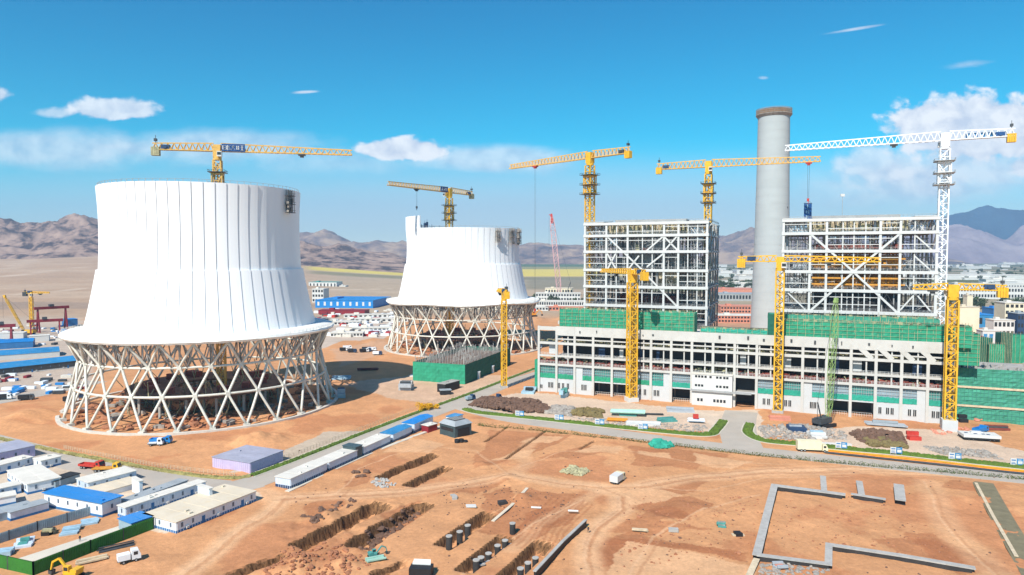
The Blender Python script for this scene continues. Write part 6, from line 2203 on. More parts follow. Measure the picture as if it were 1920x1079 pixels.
stack('grey silver machine group in front of the open shelter', 762, 730, R(-4), [('duct', 6, 7, 1.6, 2.0, 'crate'), ('dark_steel', 3, 6, 1.2, 2.4, 'crate'), ('white', 2, 7, 1.2, 2.4, 'crate')])
stack('white sheets on the ground left of the green netted box', 795, 705, R(-2), [('white', 4, 17, 1.8, .7, 'sheet')])
stack('grey panels lying inside the tower shadow', 640, 711, R(6), [('pale_blue', 4, 11, 1.8, .8, 'sheet')])
stack('grey machine group at the right foot of the big tower', 640, 745, R(10), [('duct', 4, 4, 1.6, 2.2, 'crate'), ('navy', 2, 3.5, 1.4, 2.4, 'crate')])
stack('red spoil timber laid in the tower shadow', 690, 694, R(8), [('redbrown', 5, 13, 1.1, .9, 'beam')])
stack('pale green frames on a mound beside the biggest trench', 705, 1052, R(25), [('mint', 6, 4.6, .35, .35, 'beam')])
stack('small white blocks beside the upper twin trench', 852, 934, R(15), [('concrete', 4, 1.5, .8, .7, 'block')])
stack('pale planks on the bare soil left of the haul track', 1200, 996, R(-12), [('timber', 3, 4.0, .6, .5, 'plank')])
stack('two pale blocks on the bare soil near the pale planks', 1262, 996, R(-8), [('concrete', 2, 2.6, .8, .7, 'block')])
stack('grey green scrap bundle left of the concrete footing walls', 1352, 987, R(-14), [('teal', 4, 2.2, .5, .6, 'bar'), ('rubble', 3, 1.8, .6, .7, 'block')])
stack('small dark tarpaulin heap near the concrete footing walls', 1385, 1005, R(0), [('black', 2, 1.8, .9, .9, 'block'), ('timber', 2, 3.2, .6, .3, 'plank')])
stack('blue grey scrap outside the concrete footing walls at the bottom', 1462, 1065, R(5), [('duct', 4, 2.6, .6, .6, 'sheet'), ('salmon', 2, 2, .6, .4, 'sheet')])
stack('white flat slab on the soil between trench and track', 884, 952, R(0), [('white', 2, 3.0, .9, .3, 'slab')])
stack('pale pipe segment on the soil beyond the column trench', 1006, 953, R(-8), [('white', 1, 3.0, .6, .6, 'pipe')])
stack('second pale pipe segment nearer the haul track', 1074, 963, R(-8), [('white', 1, 3.0, .6, .6, 'pipe')])
stack('dark concrete box beside the narrow bank', 942, 945, R(20), [('concrete_dark', 1, 2.6, 1.8, 1.0, 'block')])

# loose stones over the whole bare site
random.seed(515)
mb = MB()
for i in range(650):
    px, py = random.uniform(520, 1900), random.uniform(840, 1078)
    p = GG(px, py)
    if mnoise.noise((p.x * .06, p.y * .06, 3)) < random.uniform(-.35, .35): continue
    mb.stone((p.x, p.y, p.z + .03), random.choice((.12, .15, .2, .28, .4)), .7)
tag(mb.build('scattered_stones', M['soil_dark']), 'small dark stones strewn over all the bare soil of the foreground', 'stones', kind='stuff')
# turquoise covered mound by the road, black tyre stack
t = heap('turquoise tarpaulin covered mound beside the road hedge', [(1222, 838), (1240, 830), (1262, 838), (1240, 842)], 70, M['net_teal'], 1.9, 1.6, 41, 'covered mound', 'covered_mound')
p = GG(857, 830)
t = thing('tyre_stack', 'black stack of big tyres in front of the slate pavilion', 'tyres', p, .3)
for i, (x, y, z) in enumerate(((0, 0, .45), (0, 0, 1.15), (1.9, .3, .45), (3.4, .2, .45), (1.8, .2, 1.15))):
    mb = MB(); mb.lathe([(1.0, -.3), (1.1, 0), (1.0, .3), (.55, .3), (.5, 0), (.55, -.3), (1.0, -.3)], 20)
    o = mb.build('tyre', M['black'], t); o.location = (x, y, z)
random.seed(61)
for i, (px, py) in enumerate(((668, 888), (676, 894), (688, 886))):
    p = GG(px, py)
    mb = MB()
    for q in range(5): mb.stone((random.uniform(-1, 1), random.uniform(-.5, .5), .3), 1.0, .7)
    o = mb.build('boulder', M['soil_dark']); o.location = p
    tag(o, ('dark boulder left of the upper twin trench, nearest the roadside cabins', 'dark boulder left of the upper twin trench, lowest of the three', 'dark boulder closest to the upper twin trench')[i], 'boulder', 'boulders left of the upper trench')

# ---------------------------------------------------------------- foundations in the foreground
def stub(px, py, label, r=.8, h=3.3, square=False, cap=False):
    p = G(px, py)
    z = gz(p.x, p.y)
    t = thing('foundation_stub', label, 'foundation column', (p.x, p.y, z), R(30), 'foundation stubs in the trenches')
    mb = MB()
    if square: mb.box(-r, r, -r, r, -1, h)
    else: mb.tube([(0, 0, -1), (0, 0, h)], r, 14)
    mb.build('column', M['concrete_dark'], t)
    mb = MB()
    mb.tube([(0, 0, h), (0, 0, h + .22)], r * 1.06, 14)
    mb.build('cap', M['concrete'], t)
    if cap:
        mb = MB(); mb.rbox(Vector((r + .8, 0, h * .55)), (1.5, .5, .4)); mb.build('bracket', M['concrete'], t)
    return t


lab = 'black foundation stub with a pale cap, '
for (px, py, q) in ((842, 1031, 'nearest in the left column trench'), (862, 1018, 'second in the left column trench'), (877, 1004, 'third and farthest in the left column trench')):
    stub(px, py, lab + q)
for (px, py, q) in ((893, 1066, 'lowest in the middle column trench'), (902, 1056, 'second from the bottom in the middle column trench'), (916, 1042, 'middle one of the middle column trench'), (933, 1028, 'second from the top in the middle column trench'), (947, 1013, 'topmost in the middle column trench')):
    stub(px, py, lab + q, .8, 3.0, False, True)
for (px, py, q) in ((976, 1076, 'nearest in the right column trench'), (990, 1060, 'second in the right column trench'), (1004, 1043, 'third and smallest in the right column trench'), (961, 1000, 'alone beyond the middle column trench')):
    stub(px, py, lab + q, .8, 2.8)
p = G(790, 1079)
t = thing('pump_house', 'black box shaft with a white lid at the bottom edge', 'shaft', (p.x, p.y, gz(p.x, p.y) - .4), R(-6))
mb = MB(); mb.box(-2.6, 2.6, -1.6, 1.6, 0, 2.6); mb.build('body', M['black'], t)
mb = MB(); mb.add([(-2.3, .6, 2.62), (2.1, .6, 2.62), (1.9, 1.7, 3.2), (-2.1, 1.7, 3.2), (-2.3, .6, 2.85), (2.1, .6, 2.85), (1.9, 1.7, 3.5), (-2.1, 1.7, 3.5)], [(3, 2, 1, 0), (4, 5, 6, 7), (0, 1, 5, 4), (1, 2, 6, 5), (2, 3, 7, 6), (3, 0, 4, 7)]); mb.build('lid', M['white'], t)


def low_wall(label, pts, w, h, top='concrete', side='concrete_dark', z0=-.6, name='footing_wall'):  # default side is a darker concrete copy with the side shade painted in
    t = thing(name, label, 'footing wall', (0, 0, 0))
    P_ = [G(*q) for q in pts]
    t.location = P_[0]
    for a, b_ in zip(P_[:-1], P_[1:]):
        a2, b2 = a - P_[0], b_ - P_[0]
        mb = MB(); mb.bar(a2 + Vector((0, 0, (h + z0) / 2)), b2 + Vector((0, 0, (h + z0) / 2)), w, h - z0); mb.build('wall', M[side], t)
        d = (b2 - a2).normalized() * w * .5
        mb = MB(); mb.bar(a2 - d + Vector((0, 0, h + .09)), b2 + d + Vector((0, 0, h + .09)), w + .3, .18 + .012 * len(t.children))
        n = int((b2 - a2).length / 2.2)
        mb.build('coping', M[top], t)
    return t


low_wall('long black walled kerb bank beside the right column trench', [(1003, 1085), (1055, 1028), (1098, 987)], .55, 1.7, 'concrete', 'black')
low_wall('corner of concrete footing walls, long side running down and top side running right', [(1419, 1048), (1437, 976), (1452, 917), (1579, 934)], 1.8, 1.1)
low_wall('short concrete footing wall with a dark side right of the long one', [(1600, 934), (1656, 943)], 1.3, 1.1)
low_wall('narrow concrete stub wall standing off the long footing wall', [(1545, 926), (1543, 900)], 1.5, 1.0)
low_wall('cracked concrete stub wall above the short footing wall', [(1615, 934), (1611, 911)], 1.6, 1.2)
low_wall('thick grey concrete block wall with a shade-dark side, on its own at the right', [(1688, 946), (1685, 920)], 2.6, 1.5)
low_wall('stepped concrete footing wall along the bottom right edge', [(1424, 1049), (1553, 1066), (1554, 1029), (1580, 1033), (1690, 1050), (1822, 1073)], 1.4, 1.0)
low_wall('pale timber kerb running off the bottom edge from the footing corner', [(1418, 1054), (1402, 1090)], 1.2, .5, 'timber', 'timber')
low_wall('thin pale stone edge along the khaki track', [(1830, 908), (1862, 970), (1905, 1045)], .6, .25, 'timber', 'concrete_dark', -.3)

# earth bank ramp beside the narrow bank of the foreground
low_wall('narrow concrete gutter line across the bare soil above the column trenches', [(925, 978), (960, 948), (988, 917)], .7, .1, 'roof_beige', 'concrete_dark')

# ---------------------------------------------------------------- fences by the roads
def fence(label, pts, h, step, m, w=.12):
    r = resample(gp(pts), step)
    t = thing('fence', label, 'fence', (r[0].x, r[0].y, 0))
    o = Vector((r[0].x, r[0].y))
    mb = MB(); mb.box(-w / 2, w / 2, -w / 2, w / 2, 0, h); p0 = mb.build('post', m, t)
    for q in r[1:96]:
        inst(p0, t, (q.x - o.x, q.y - o.y, gz(q.x, q.y)))
    mb = MB()
    for z in (h * .3, h * .62, h * .95):
        for a, b_ in zip(r[:95], r[1:96]):
            mb.bar((a.x - o.x, a.y - o.y, z + gz(a.x, a.y)), (b_.x - o.x, b_.y - o.y, z + gz(b_.x, b_.y)), w * .5)
    mb.build('rail', m, t)
    return t


fence('thin pale wire fence behind the narrow grass verge of the slanting road', [(470, 884), (560, 852), (680, 806), (780, 768), (850, 744)], 1.6, 1.9, M['timber'])
fence('low pale fence behind the dry verge of the left road', [(120, 842), (220, 862), (320, 880), (440, 893)], 1.5, 1.5, M['timber'])

# ---------------------------------------------------------------- person by the green hoarding
def person(px, py, rz, label):
    p = G(px, py)
    t = thing('person', label, 'person', (p.x, p.y, .18), rz)
    J = [(0, 0, .92), (0, 0, 1.18), (0, 0, 1.40), (0, .02, 1.52), (0, .03, 1.64), (0, .03, 1.75),
         (-.10, 0, .88), (-.13, .10, .48), (-.14, .02, .08), (-.14, .16, .04), (.10, 0, .88), (.13, -.06, .48), (.15, -.18, .08), (.15, -.05, .04),
         (-.20, 0, 1.40), (-.25, .03, 1.12), (-.22, .18, .90), (.20, 0, 1.40), (.25, -.03, 1.12), (.25, .08, .88)]
    E = [(0, 1), (1, 2), (2, 3), (3, 4), (4, 5), (0, 6), (6, 7), (7, 8), (8, 9), (0, 10), (10, 11), (11, 12), (12, 13), (2, 14), (14, 15), (15, 16), (2, 17), (17, 18), (18, 19)]
    rad = [.14, .14, .15, .06, .095, .07, .10, .065, .045, .04, .10, .065, .045, .04, .065, .048, .038, .065, .048, .038]
    me = bpy.data.meshes.new('body'); me.from_pydata(J, E, []); me.materials.append(M['cloth'])
    o = bpy.data.objects.new('body', me); COL.objects.link(o); o.parent = t
    sk = o.modifiers.new('s', 'SKIN')
    for i, r in enumerate(rad):
        me.skin_vertices[0].data[i].radius = (r, r)
    me.skin_vertices[0].data[0].use_root = True
    o.modifiers.new('u', 'SUBSURF').levels = 1
    o.modifiers['u'].render_levels = 1
    mb = MB(); mb.lathe([(.0, 1.84), (.08, 1.82), (.125, 1.75), (.13, 1.70), (.16, 1.69)], 14); mb.build('hard_hat', M['hat'], t)
    mb = MB(); mb.rbox(Vector((0, .115, 1.655)), (.13, .05, .14)); mb.build('face', M['skin'], t)
    return t


person(150, 1017, R(60), 'person in dark clothes walking alone on the pale paved yard behind the green hoarding')
person(1103, 1000, R(200), 'person in dark clothes standing at the end of the black kerb bank')
# ---------------------------------------------------------------- far buildings
random.seed(404)


def block(label, px, py, wpx, depth, h, floors, m, roof='roof_pale', rz=None, name='building', cat='building', nw=None, group=None, win='glass', ww=1.5):
    """a plain building: front foot centred at the pixel on the ground, its width given in pixels there"""
    p = G(px, py)
    k = p.y / FOC
    w = wpx * k
    rz = R(-6) if rz is None else rz
    t = thing(name, label, cat, (p.x, p.y, 0), rz, group)
    mb = MB(); mb.box(-w / 2, w / 2, 0, depth, -1, h); mb.build('wall', M[m], t)
    mb = MB(); mb.box(-w / 2 - .4, w / 2 + .4, -.4, depth + .4, h, h + .5); mb.box(-w * .3, -w * .3 + min(6, w * .2), depth * .3, depth * .6, h + .5, h + 2.6); mb.build('roof', M[roof], t)
    if floors:
        n = nw or max(2, int(w / 6))
        n = min(n, max(2, 96 // floors))
        mb = MB(); hh = h / floors; sx = min(ww, w / n * .32)
        mb.box(-sx, sx, -.12, -.02, 0, hh * .5)
        w0 = mb.build('window', M[win], t)
        c = 0
        for f in range(floors):
            for i in range(n):
                q = (-w / 2 + (i + .5) * w / n, 0, hh * (f + .3))
                if c == 0: w0.location = q
                else: inst(w0, t, q)
                c += 1
    return t


# beyond the farther tower
block('low white hall with a green roof edge standing alone in the brown fields', 605, 541, 54, 40, 14, 1, 'white', 'teal', nw=8)
block('white store annex right of the lone green edged hall', 642, 541, 12, 20, 6, 0, 'white')
block('long bright blue factory hall with white gates behind the container yard', 645, 578, 112, 90, 11, 1, 'blue_roof', 'blue_roof', nw=9, win='white')
block('group of white silos and offices at the left end of the blue factory hall', 596, 568, 22, 24, 22, 3, 'white', nw=4)
block('long maroon roofed stores in front of the blue factory hall', 640, 590, 90, 20, 5, 0, 'maroon', 'maroon')
for q_, (a_, b_, c_) in enumerate(((690, 596, 90), (715, 604, 100), (640, 610, 70), (700, 622, 80), (650, 632, 60))):
    block(('long low white roofed store behind the farther tower platform', 'second long white store nearer the farther tower', 'white store right of the big tower shoulder', 'white store in the front of the container yard', 'white store nearest the bare soil in the container yard')[q_], a_, b_, c_, 12, 3.5, 1, 'white', 'roof_pale', nw=10, rz=R(4))
block('upper pale office row with dark windows left of the hall cranes', 1046, 565, 84, 24, 13, 2, 'white', nw=16)
block('lower and longer pale office row in front of the upper one', 1046, 575, 106, 18, 8, 1, 'white', nw=24)
block('cream flat roofed office block on top of the pale office rows', 1048, 554, 52, 30, 13, 1, 'cream', 'roof_beige', nw=10)
block('row of salmon red site huts below the pale office rows', 1060, 583, 74, 12, 5, 1, 'salmon', 'salmon', nw=12)
block('white sheds beside the farther tower platform', 1005, 583, 46, 12, 5, 1, 'white', nw=8)
# between the frames, round the chimney
block('long salmon brick wall block behind the left frame, upper', 1385, 588, 66, 30, 9, 2, 'salmon', 'salmon', nw=12)
block('salmon brick block with pale bands behind the left frame, lower', 1382, 606, 70, 24, 8, 2, 'salmon', 'roof_pale', nw=12)
block('grey long industrial block beyond the salmon brick blocks', 1385, 565, 80, 40, 12, 1, 'steel_grey', 'roof_grey', nw=14)
block('orange roofed hall beyond the grey industrial block', 1380, 551, 72, 60, 9, 0, 'salmon', 'salmon')
block('white hall beyond the trees left of the chimney', 1400, 515, 36, 120, 16, 0, 'white', 'roof_pale')
block('white hall behind the left frame edge', 1362, 515, 22, 100, 14, 0, 'white', 'roof_pale')
# town on the right
block('long white office block with dark windows at the right, nearer row', 1856, 561, 150, 30, 20, 2, 'white', nw=30, rz=R(-12))
block('long white office block with dark windows at the right, upper row', 1890, 547, 130, 30, 16, 1, 'white', nw=28, rz=R(-12))
block('wide white warehouse on the plain at the right', 1840, 525, 200, 120, 14, 0, 'white', 'roof_pale', rz=R(-4))
block('low white warehouse right of the white crane', 1900, 532, 60, 80, 10, 0, 'white', 'roof_pale', rz=R(-4))
block('cream double silo tower with a flat cap behind the right crane', 1817, 628, 34, 14, 26, 0, 'cream', 'roof_beige', rz=R(-8), name='silo', cat='silo')
block('narrow cream headhouse on the silo tower', 1817, 620, 10, 8, 35, 0, 'cream', 'roof_beige', rz=R(-8))
block('blue clad shed beside the cream silo', 1850, 615, 32, 24, 13, 1, 'blue_roof_old', 'blue_roof', nw=3, rz=R(-8))
block('blue gabled shed behind the blue clad shed', 1874, 604, 22, 24, 15, 0, 'blue_paint', 'blue_roof', rz=R(-8))
block('cream tall flats with square windows at the right edge', 1905, 628, 40, 20, 30, 5, 'cream', 'roof_pale', nw=5, rz=R(-10))
block('white low flats in front of the cream tall flats', 1882, 634, 36, 14, 16, 2, 'white', nw=5, rz=R(-8))
block('navy clad block at the right edge in front of the cream flats', 1922, 634, 28, 16, 22, 3, 'navy', 'roof_grey', nw=5, rz=R(-8))
block('brown flat deck on dark columns beside the netted building', 1815, 652, 50, 16, 9, 0, 'dark_wall', 'redbrown', rz=R(-10))
block('white small house with a blue door beside the dark green nets', 1858, 648, 30, 10, 12, 1, 'white', nw=3, win='blue_roof_old', rz=R(-8))
def net_tower(label, px, py, wpx, d, h, m):
    p = G(px, py); w = wpx * p.y / FOC
    t = thing('netted_tower', label, 'scaffold', (p.x, p.y, 0), R(-12))
    mb = MB()
    vs, fs = [], []
    for i in range(17):
        for j in range(9):
            vs.append((-w / 2 + w * i / 16, random.uniform(-.25, .25), h * j / 8))
    for i in range(16):
        for j in range(8):
            q = i * 9 + j
            fs.append((q, q + 9, q + 10, q + 1))
    mb.add(vs, fs); mb.build('net_sheet', M[m], t)
    mb = MB(); mb.box(-w / 2 + .1, w / 2 - .1, .4, d, -.5, h - .4); mb.build('core', M['net_dark'], t)
    mb = MB()
    for i in range(8):
        x = -w / 2 + w * i / 7; mb.bar((x, -.3, 0), (x, -.3, h + 1.4), .16)
    mb.build('scaffold_pole', M['khaki'], t)
    return t


net_tower('small dark green netted tower behind the tall netted building', 1846, 682, 24, 10, 18, 'net_dark')
net_tower('green netted panel between the two dark scaffold towers', 1868, 684, 26, 8, 14, 'net')
net_tower('black green scaffold tower right of the green netted panel', 1886, 684, 18, 9, 22, 'net_dark')
net_tower('wide green netted tower at the right edge behind the tall netted building', 1916, 682, 56, 12, 20, 'net')

# distant houses and sheds scattered over the right plain
protoH = block('x', 1600, 520, 20, 30, 9, 0, 'white', name='distant_shed', cat='shed')
first = True
for i in range(120):
    px = random.uniform(1340, 1960); py = random.choice((random.uniform(494, 503), random.uniform(503, 520), random.uniform(520, 560)))
    if py > 530 and px > 1760 and random.random() < .6: continue
    p = G(px, py); sc = random.uniform(.5, 1.6) * (1.0 if py > 505 else 1.5)
    lb, gp_ = 'tiny white shed scattered on the far plain at the right, beyond the works', 'sheds on the far right plain'
    dims = (sc * 40 / (20 * 2400 / FOC) * random.uniform(.6, 2.2), sc, sc * random.uniform(.6, 1.1))
    if first:
        protoH.location = (p.x, p.y, 0); protoH['label'] = lb; protoH['group'] = gp_; protoH.scale = dims; first = False
    else:
        dup(protoH, (p.x, p.y, 0), R(random.uniform(-15, 15)), lb, gp_, dims)


# ---------------------------------------------------------------- trees and bushes
def tree_mesh(h, r, n, seed, leaf, size=.9):
    random.seed(seed)
    t = thing('tree', 'x', 'tree')
    mb = MB()
    mb.tube([(0, 0, -.3), (.1, 0, h * .3), (.0, .1, h * .55)], .28, 7, .12)
    for k in range(5):
        a = random.random() * 6.28
        mb.tube([(0, 0, h * random.uniform(.25, .45)), (math.cos(a) * r * .6, math.sin(a) * r * .6, h * random.uniform(.55, .8))], .12, 5, .04)
    mb.build('trunk', M['bark'], t)
    mb = MB()
    lobes = [(random.uniform(-.5, .5) * r, random.uniform(-.5, .5) * r, h * random.uniform(.45, .85), r * random.uniform(.4, .7)) for _ in range(7)]
    for i in range(n):
        L_ = random.choice(lobes)
        v = Vector((random.gauss(0, 1), random.gauss(0, 1), random.gauss(0, .8))).normalized() * (L_[3] * random.uniform(.55, 1.1))
        c = Vector(L_[:3]) + v
        s_ = size * random.uniform(.4, 1.0)
        e1 = Vector((random.gauss(0, 1), random.gauss(0, 1), random.gauss(0, 1))).normalized()
        e2 = e1.cross(Vector((random.gauss(0, 1), random.gauss(0, 1), random.gauss(0, 1)))).normalized()
        mb.add([c - e1 * s_ * .5, c + e2 * s_ * .4, c + e1 * s_ * .5, c - e2 * s_ * .4], [(0, 1, 2, 3)])
    mb.build('crown', M[leaf], t)
    return t


tA = tree_mesh(9, 4.0, 260, 1, 'leaf', 2.0)
tB = tree_mesh(11, 5.0, 260, 2, 'leaf_far', 2.2)
random.seed(88)
spots = []
for i in range(64):
    spots.append((random.uniform(1345, 1420), random.uniform(534, 543), 'dark bushy tree in the belt left of the chimney', 'trees left of the chimney', 1.25))
for i in range(70):
    spots.append((random.uniform(1770, 1960), random.choice((random.uniform(572, 582), random.uniform(540, 545), random.uniform(565, 580))), 'green tree among the white offices on the right', 'trees by the right hand offices', 1.2))
for i in range(90):
    spots.append((random.uniform(1345, 1960), random.uniform(502, 530), 'small distant tree on the right plain beyond the warehouse', 'trees on the right plain', 1.6))
for i in range(30):
    spots.append((random.uniform(1000, 1100), random.uniform(560, 568), 'bushy tree beside the pale office rows', 'trees by the pale office rows', .8))
fa = fb = True
for i, (px, py, lb, g, sc) in enumerate(spots):
    p = G(px, py); z = gz(p.x, p.y); s_ = sc * random.uniform(.6, 1.2)
    if i % 2 == 0:
        if fa: tA.location = (p.x, p.y, z); tA['label'] = lb; tA['group'] = g; tA.scale = (s_,) * 3; fa = False
        else: dup(tA, (p.x, p.y, z), random.random() * 6, lb, g, (s_, s_, s_ * random.uniform(.8, 1.1)))
    else:
        if fb: tB.location = (p.x, p.y, z); tB['label'] = lb; tB['group'] = g; tB.scale = (s_,) * 3; fb = False
        else: dup(tB, (p.x, p.y, z), random.random() * 6, lb, g, (s_, s_, s_ * random.uniform(.8, 1.1)))

for (px, py, sc, lb) in ((793, 771, 1.0, 'wide bright yellow shrub on the verge of the slanting road'), (812, 767, .8, 'smaller bright yellow shrub beside the wide yellow one')):
    random.seed(int(px))
    p = G(px, py)
    t = thing('shrub', lb, 'shrub', (p.x, p.y, 0))
    mb = MB()
    for k in range(5):
        a = random.random() * 6.28; mb.tube([(0, 0, -.2), (math.cos(a) * 1.2 * sc, math.sin(a) * 1.2 * sc, 2.6 * sc)], .1, 5, .03)
    mb.build('stem', M['bark'], t)
    mb = MB()
    lobes = [(random.uniform(-3.2, 3.2) * sc, random.uniform(-1.5, 1.5) * sc, random.uniform(1.2, 3.0) * sc, random.uniform(1.0, 1.8) * sc) for _ in range(9)]
    for i in range(1500):
        L_ = random.choice(lobes)
        v = Vector((random.gauss(0, 1), random.gauss(0, 1), random.gauss(0, 1))).normalized() * (L_[3] * random.uniform(.4, 1.05))
        c = Vector(L_[:3]) + v; c.z = max(.15, c.z)
        s_ = .5 * random.uniform(.5, 1)
        e1 = Vector((random.gauss(0, 1), random.gauss(0, 1), random.gauss(0, 1))).normalized(); e2 = e1.cross(Vector((random.gauss(0, 1), random.gauss(0, 1), random.gauss(0, 1)))).normalized()
        mb.add([c - e1 * s_ * .5, c + e2 * s_ * .4, c + e1 * s_ * .5, c - e2 * s_ * .4], [(0, 1, 2, 3)])
    mb.build('foliage', M['leaf_yellow'], t)


def hedge(label, pts, w, h, m, dens, gaps=.35, seed=1):
    random.seed(seed)
    r = resample(gp(pts), 1.0)
    mb = MB()
    for i in range(len(r) - 1):
        if mnoise.noise((i * .35, seed, 2)) < -gaps: continue
        for k in range(dens):
            p = r[i].lerp(r[i + 1], random.random())
            c = Vector((p.x + random.gauss(0, w * .4), p.y + random.gauss(0, w * .4), 0)); c.z = gz(c.x, c.y) + random.random() ** 1.4 * h * (1 + mnoise.noise((i * .7, 3, seed)) * .6) + .1
            s_ = .42 * random.uniform(.5, 1.1)
            e1 = Vector((random.gauss(0, 1), random.gauss(0, 1), random.gauss(0, 1))).normalized(); e2 = e1.cross(Vector((random.gauss(0, 1), random.gauss(0, 1), random.gauss(0, 1)))).normalized()
            mb.add([c - e1 * s_ * .5, c + e2 * s_ * .4, c + e1 * s_ * .5, c - e2 * s_ * .4], [(0, 1, 2, 3)])
    o = mb.build('hedge', m)
    tag(o, label, 'hedge')
    return o


hedge('low patchy green hedge along the near side of the road before the hall', [(896, 798), (1000, 808), (1100, 818), (1250, 835), (1400, 853), (1600, 872), (1800, 889), (1950, 903)], 1.0, 1.2, M['leaf_hedge'], 34)
hedge('low shrubs on the outer edge of the slanting grass verge', [(560, 862), (680, 815), (780, 777), (880, 741), (990, 698)], .7, .9, M['leaf_hedge'], 12, .1, 3)
hedge('dry scrub along the left road', [(0, 826), (100, 848), (200, 867), (300, 885), (440, 899)], .7, .7, M['grass_dry'], 12, .1, 5)
# yellow pipe and dark cables beside the right road
low_wall('low yellow barrier along the near edge of the far right verge', [(1545, 846), (1700, 862), (1900, 884), (1960, 890)], .35, .55, 'yellow', 'orange_paint', -.2, 'road_barrier')
low_wall('dark trench cover strip beside the yellow barrier on the right road', [(1550, 850), (1700, 866), (1900, 888), (1960, 894)], 1.4, .25, 'dark_steel', 'black', -.3, 'trench_cover')
# ---------------------------------------------------------------- sky, sun, air, camera
SUN_AZ = R(243)       # direction towards the sun, from +X counter-clockwise
SUN_EL = R(46)
world = bpy.data.worlds.new('World')
SC.world = world
world.use_nodes = True
N, L = world.node_tree.nodes, world.node_tree.links
bg = N['Background']
sky = N.new('ShaderNodeTexSky')
sky.sky_type = 'NISHITA'
sky.sun_disc = False
sky.sun_elevation = SUN_EL
sky.sun_rotation = math.pi / 2 - SUN_AZ
sky.altitude = 1200
sky.air_density = 1.0
sky.dust_density = .6
sky.ozone_density = 2.2
hs = N.new('ShaderNodeHueSaturation')
hs.inputs['Saturation'].default_value = 1.3
hs.inputs['Hue'].default_value = .48
L.new(sky.outputs[0], hs.inputs['Color'])
sb = N.new('ShaderNodeVectorMath'); sb.operation = 'SUBTRACT'; sb.inputs[1].default_value = (2.0, .55, .3)
L.new(hs.outputs[0], sb.inputs[0])
mxv = N.new('ShaderNodeVectorMath'); mxv.operation = 'MAXIMUM'; mxv.inputs[1].default_value = (.02, .05, .1)
L.new(sb.outputs[0], mxv.inputs[0])


def mth(op, a, b=None, c=None, clamp=False):
    n = N.new('ShaderNodeMath'); n.operation = op; n.use_clamp = clamp
    for i, q in enumerate((a, b, c)):
        if q is None: continue
        if isinstance(q, (int, float)): n.inputs[i].default_value = q
        else: L.new(q, n.inputs[i])
    return n.outputs[0]


tc = N.new('ShaderNodeTexCoord')
sp = N.new('ShaderNodeSeparateXYZ'); L.new(tc.outputs['Generated'], sp.inputs[0])
yy = mth('MAXIMUM', sp.outputs['Y'], .02)
U = mth('DIVIDE', sp.outputs['X'], yy)
V = mth('DIVIDE', sp.outputs['Z'], yy)
cmb = N.new('ShaderNodeCombineXYZ'); L.new(U, cmb.inputs[0]); L.new(V, cmb.inputs[1])


def nz(scale, detail, sx=1.0, sy=1.0, off=0.0, rough=.55, dist=0.0):
    mp = N.new('ShaderNodeMapping'); mp.inputs['Scale'].default_value = (sx, sy, 1); mp.inputs['Location'].default_value = (off, off * .7, off)
    L.new(cmb.outputs[0], mp.inputs[0])
    n = N.new('ShaderNodeTexNoise'); n.inputs['Scale'].default_value = scale; n.inputs['Detail'].default_value = detail; n.inputs['Roughness'].default_value = rough; n.inputs['Distortion'].default_value = dist
    L.new(mp.outputs[0], n.inputs['Vector'])
    return n.outputs['Fac']


n_puff = nz(30, 8, 1, 1.25, 3.1, .5, .2)
n_soft = nz(9, 8, 1, 2.6, 1.7, .6)
n_wisp = nz(12, 6, 1, 5.0, 5.3, .6)


def cloud(px, py, rx, ry, noise, amp, lo, hi, strength, flat=0.0, tilt=0.0):
    """one cloud: an elliptical patch of sky broken up by noise; 'flat' cuts its underside"""
    u0, v0 = (px - 960) / FOC, (480 - py) / FOC
    du = mth('SUBTRACT', U, u0); dv = mth('SUBTRACT', V, v0)
    if tilt:
        dv = mth('SUBTRACT', dv, mth('MULTIPLY', du, tilt))
    a = mth('POWER', mth('ABSOLUTE', mth('DIVIDE', du, rx / FOC)), 2.0)
    dvp = mth('DIVIDE', dv, ry / FOC)
    if flat:
        dvp = mth('MULTIPLY', dvp, mth('ADD', 1.0, mth('MULTIPLY', mth('LESS_THAN', dv, 0.0), flat)))
    b_ = mth('POWER', mth('ABSOLUTE', dvp), 2.0)
    d = mth('SQRT', mth('ADD', a, b_))
    val = mth('ADD', mth('SUBTRACT', 1.0, d), mth('MULTIPLY', mth('SUBTRACT', noise, .5), amp))
    mr = N.new('ShaderNodeMapRange'); mr.interpolation_type = 'SMOOTHSTEP'
    mr.inputs['From Min'].default_value = lo; mr.inputs['From Max'].default_value = hi; mr.inputs['To Max'].default_value = strength
    L.new(val, mr.inputs['Value'])
    return mr.outputs[0]


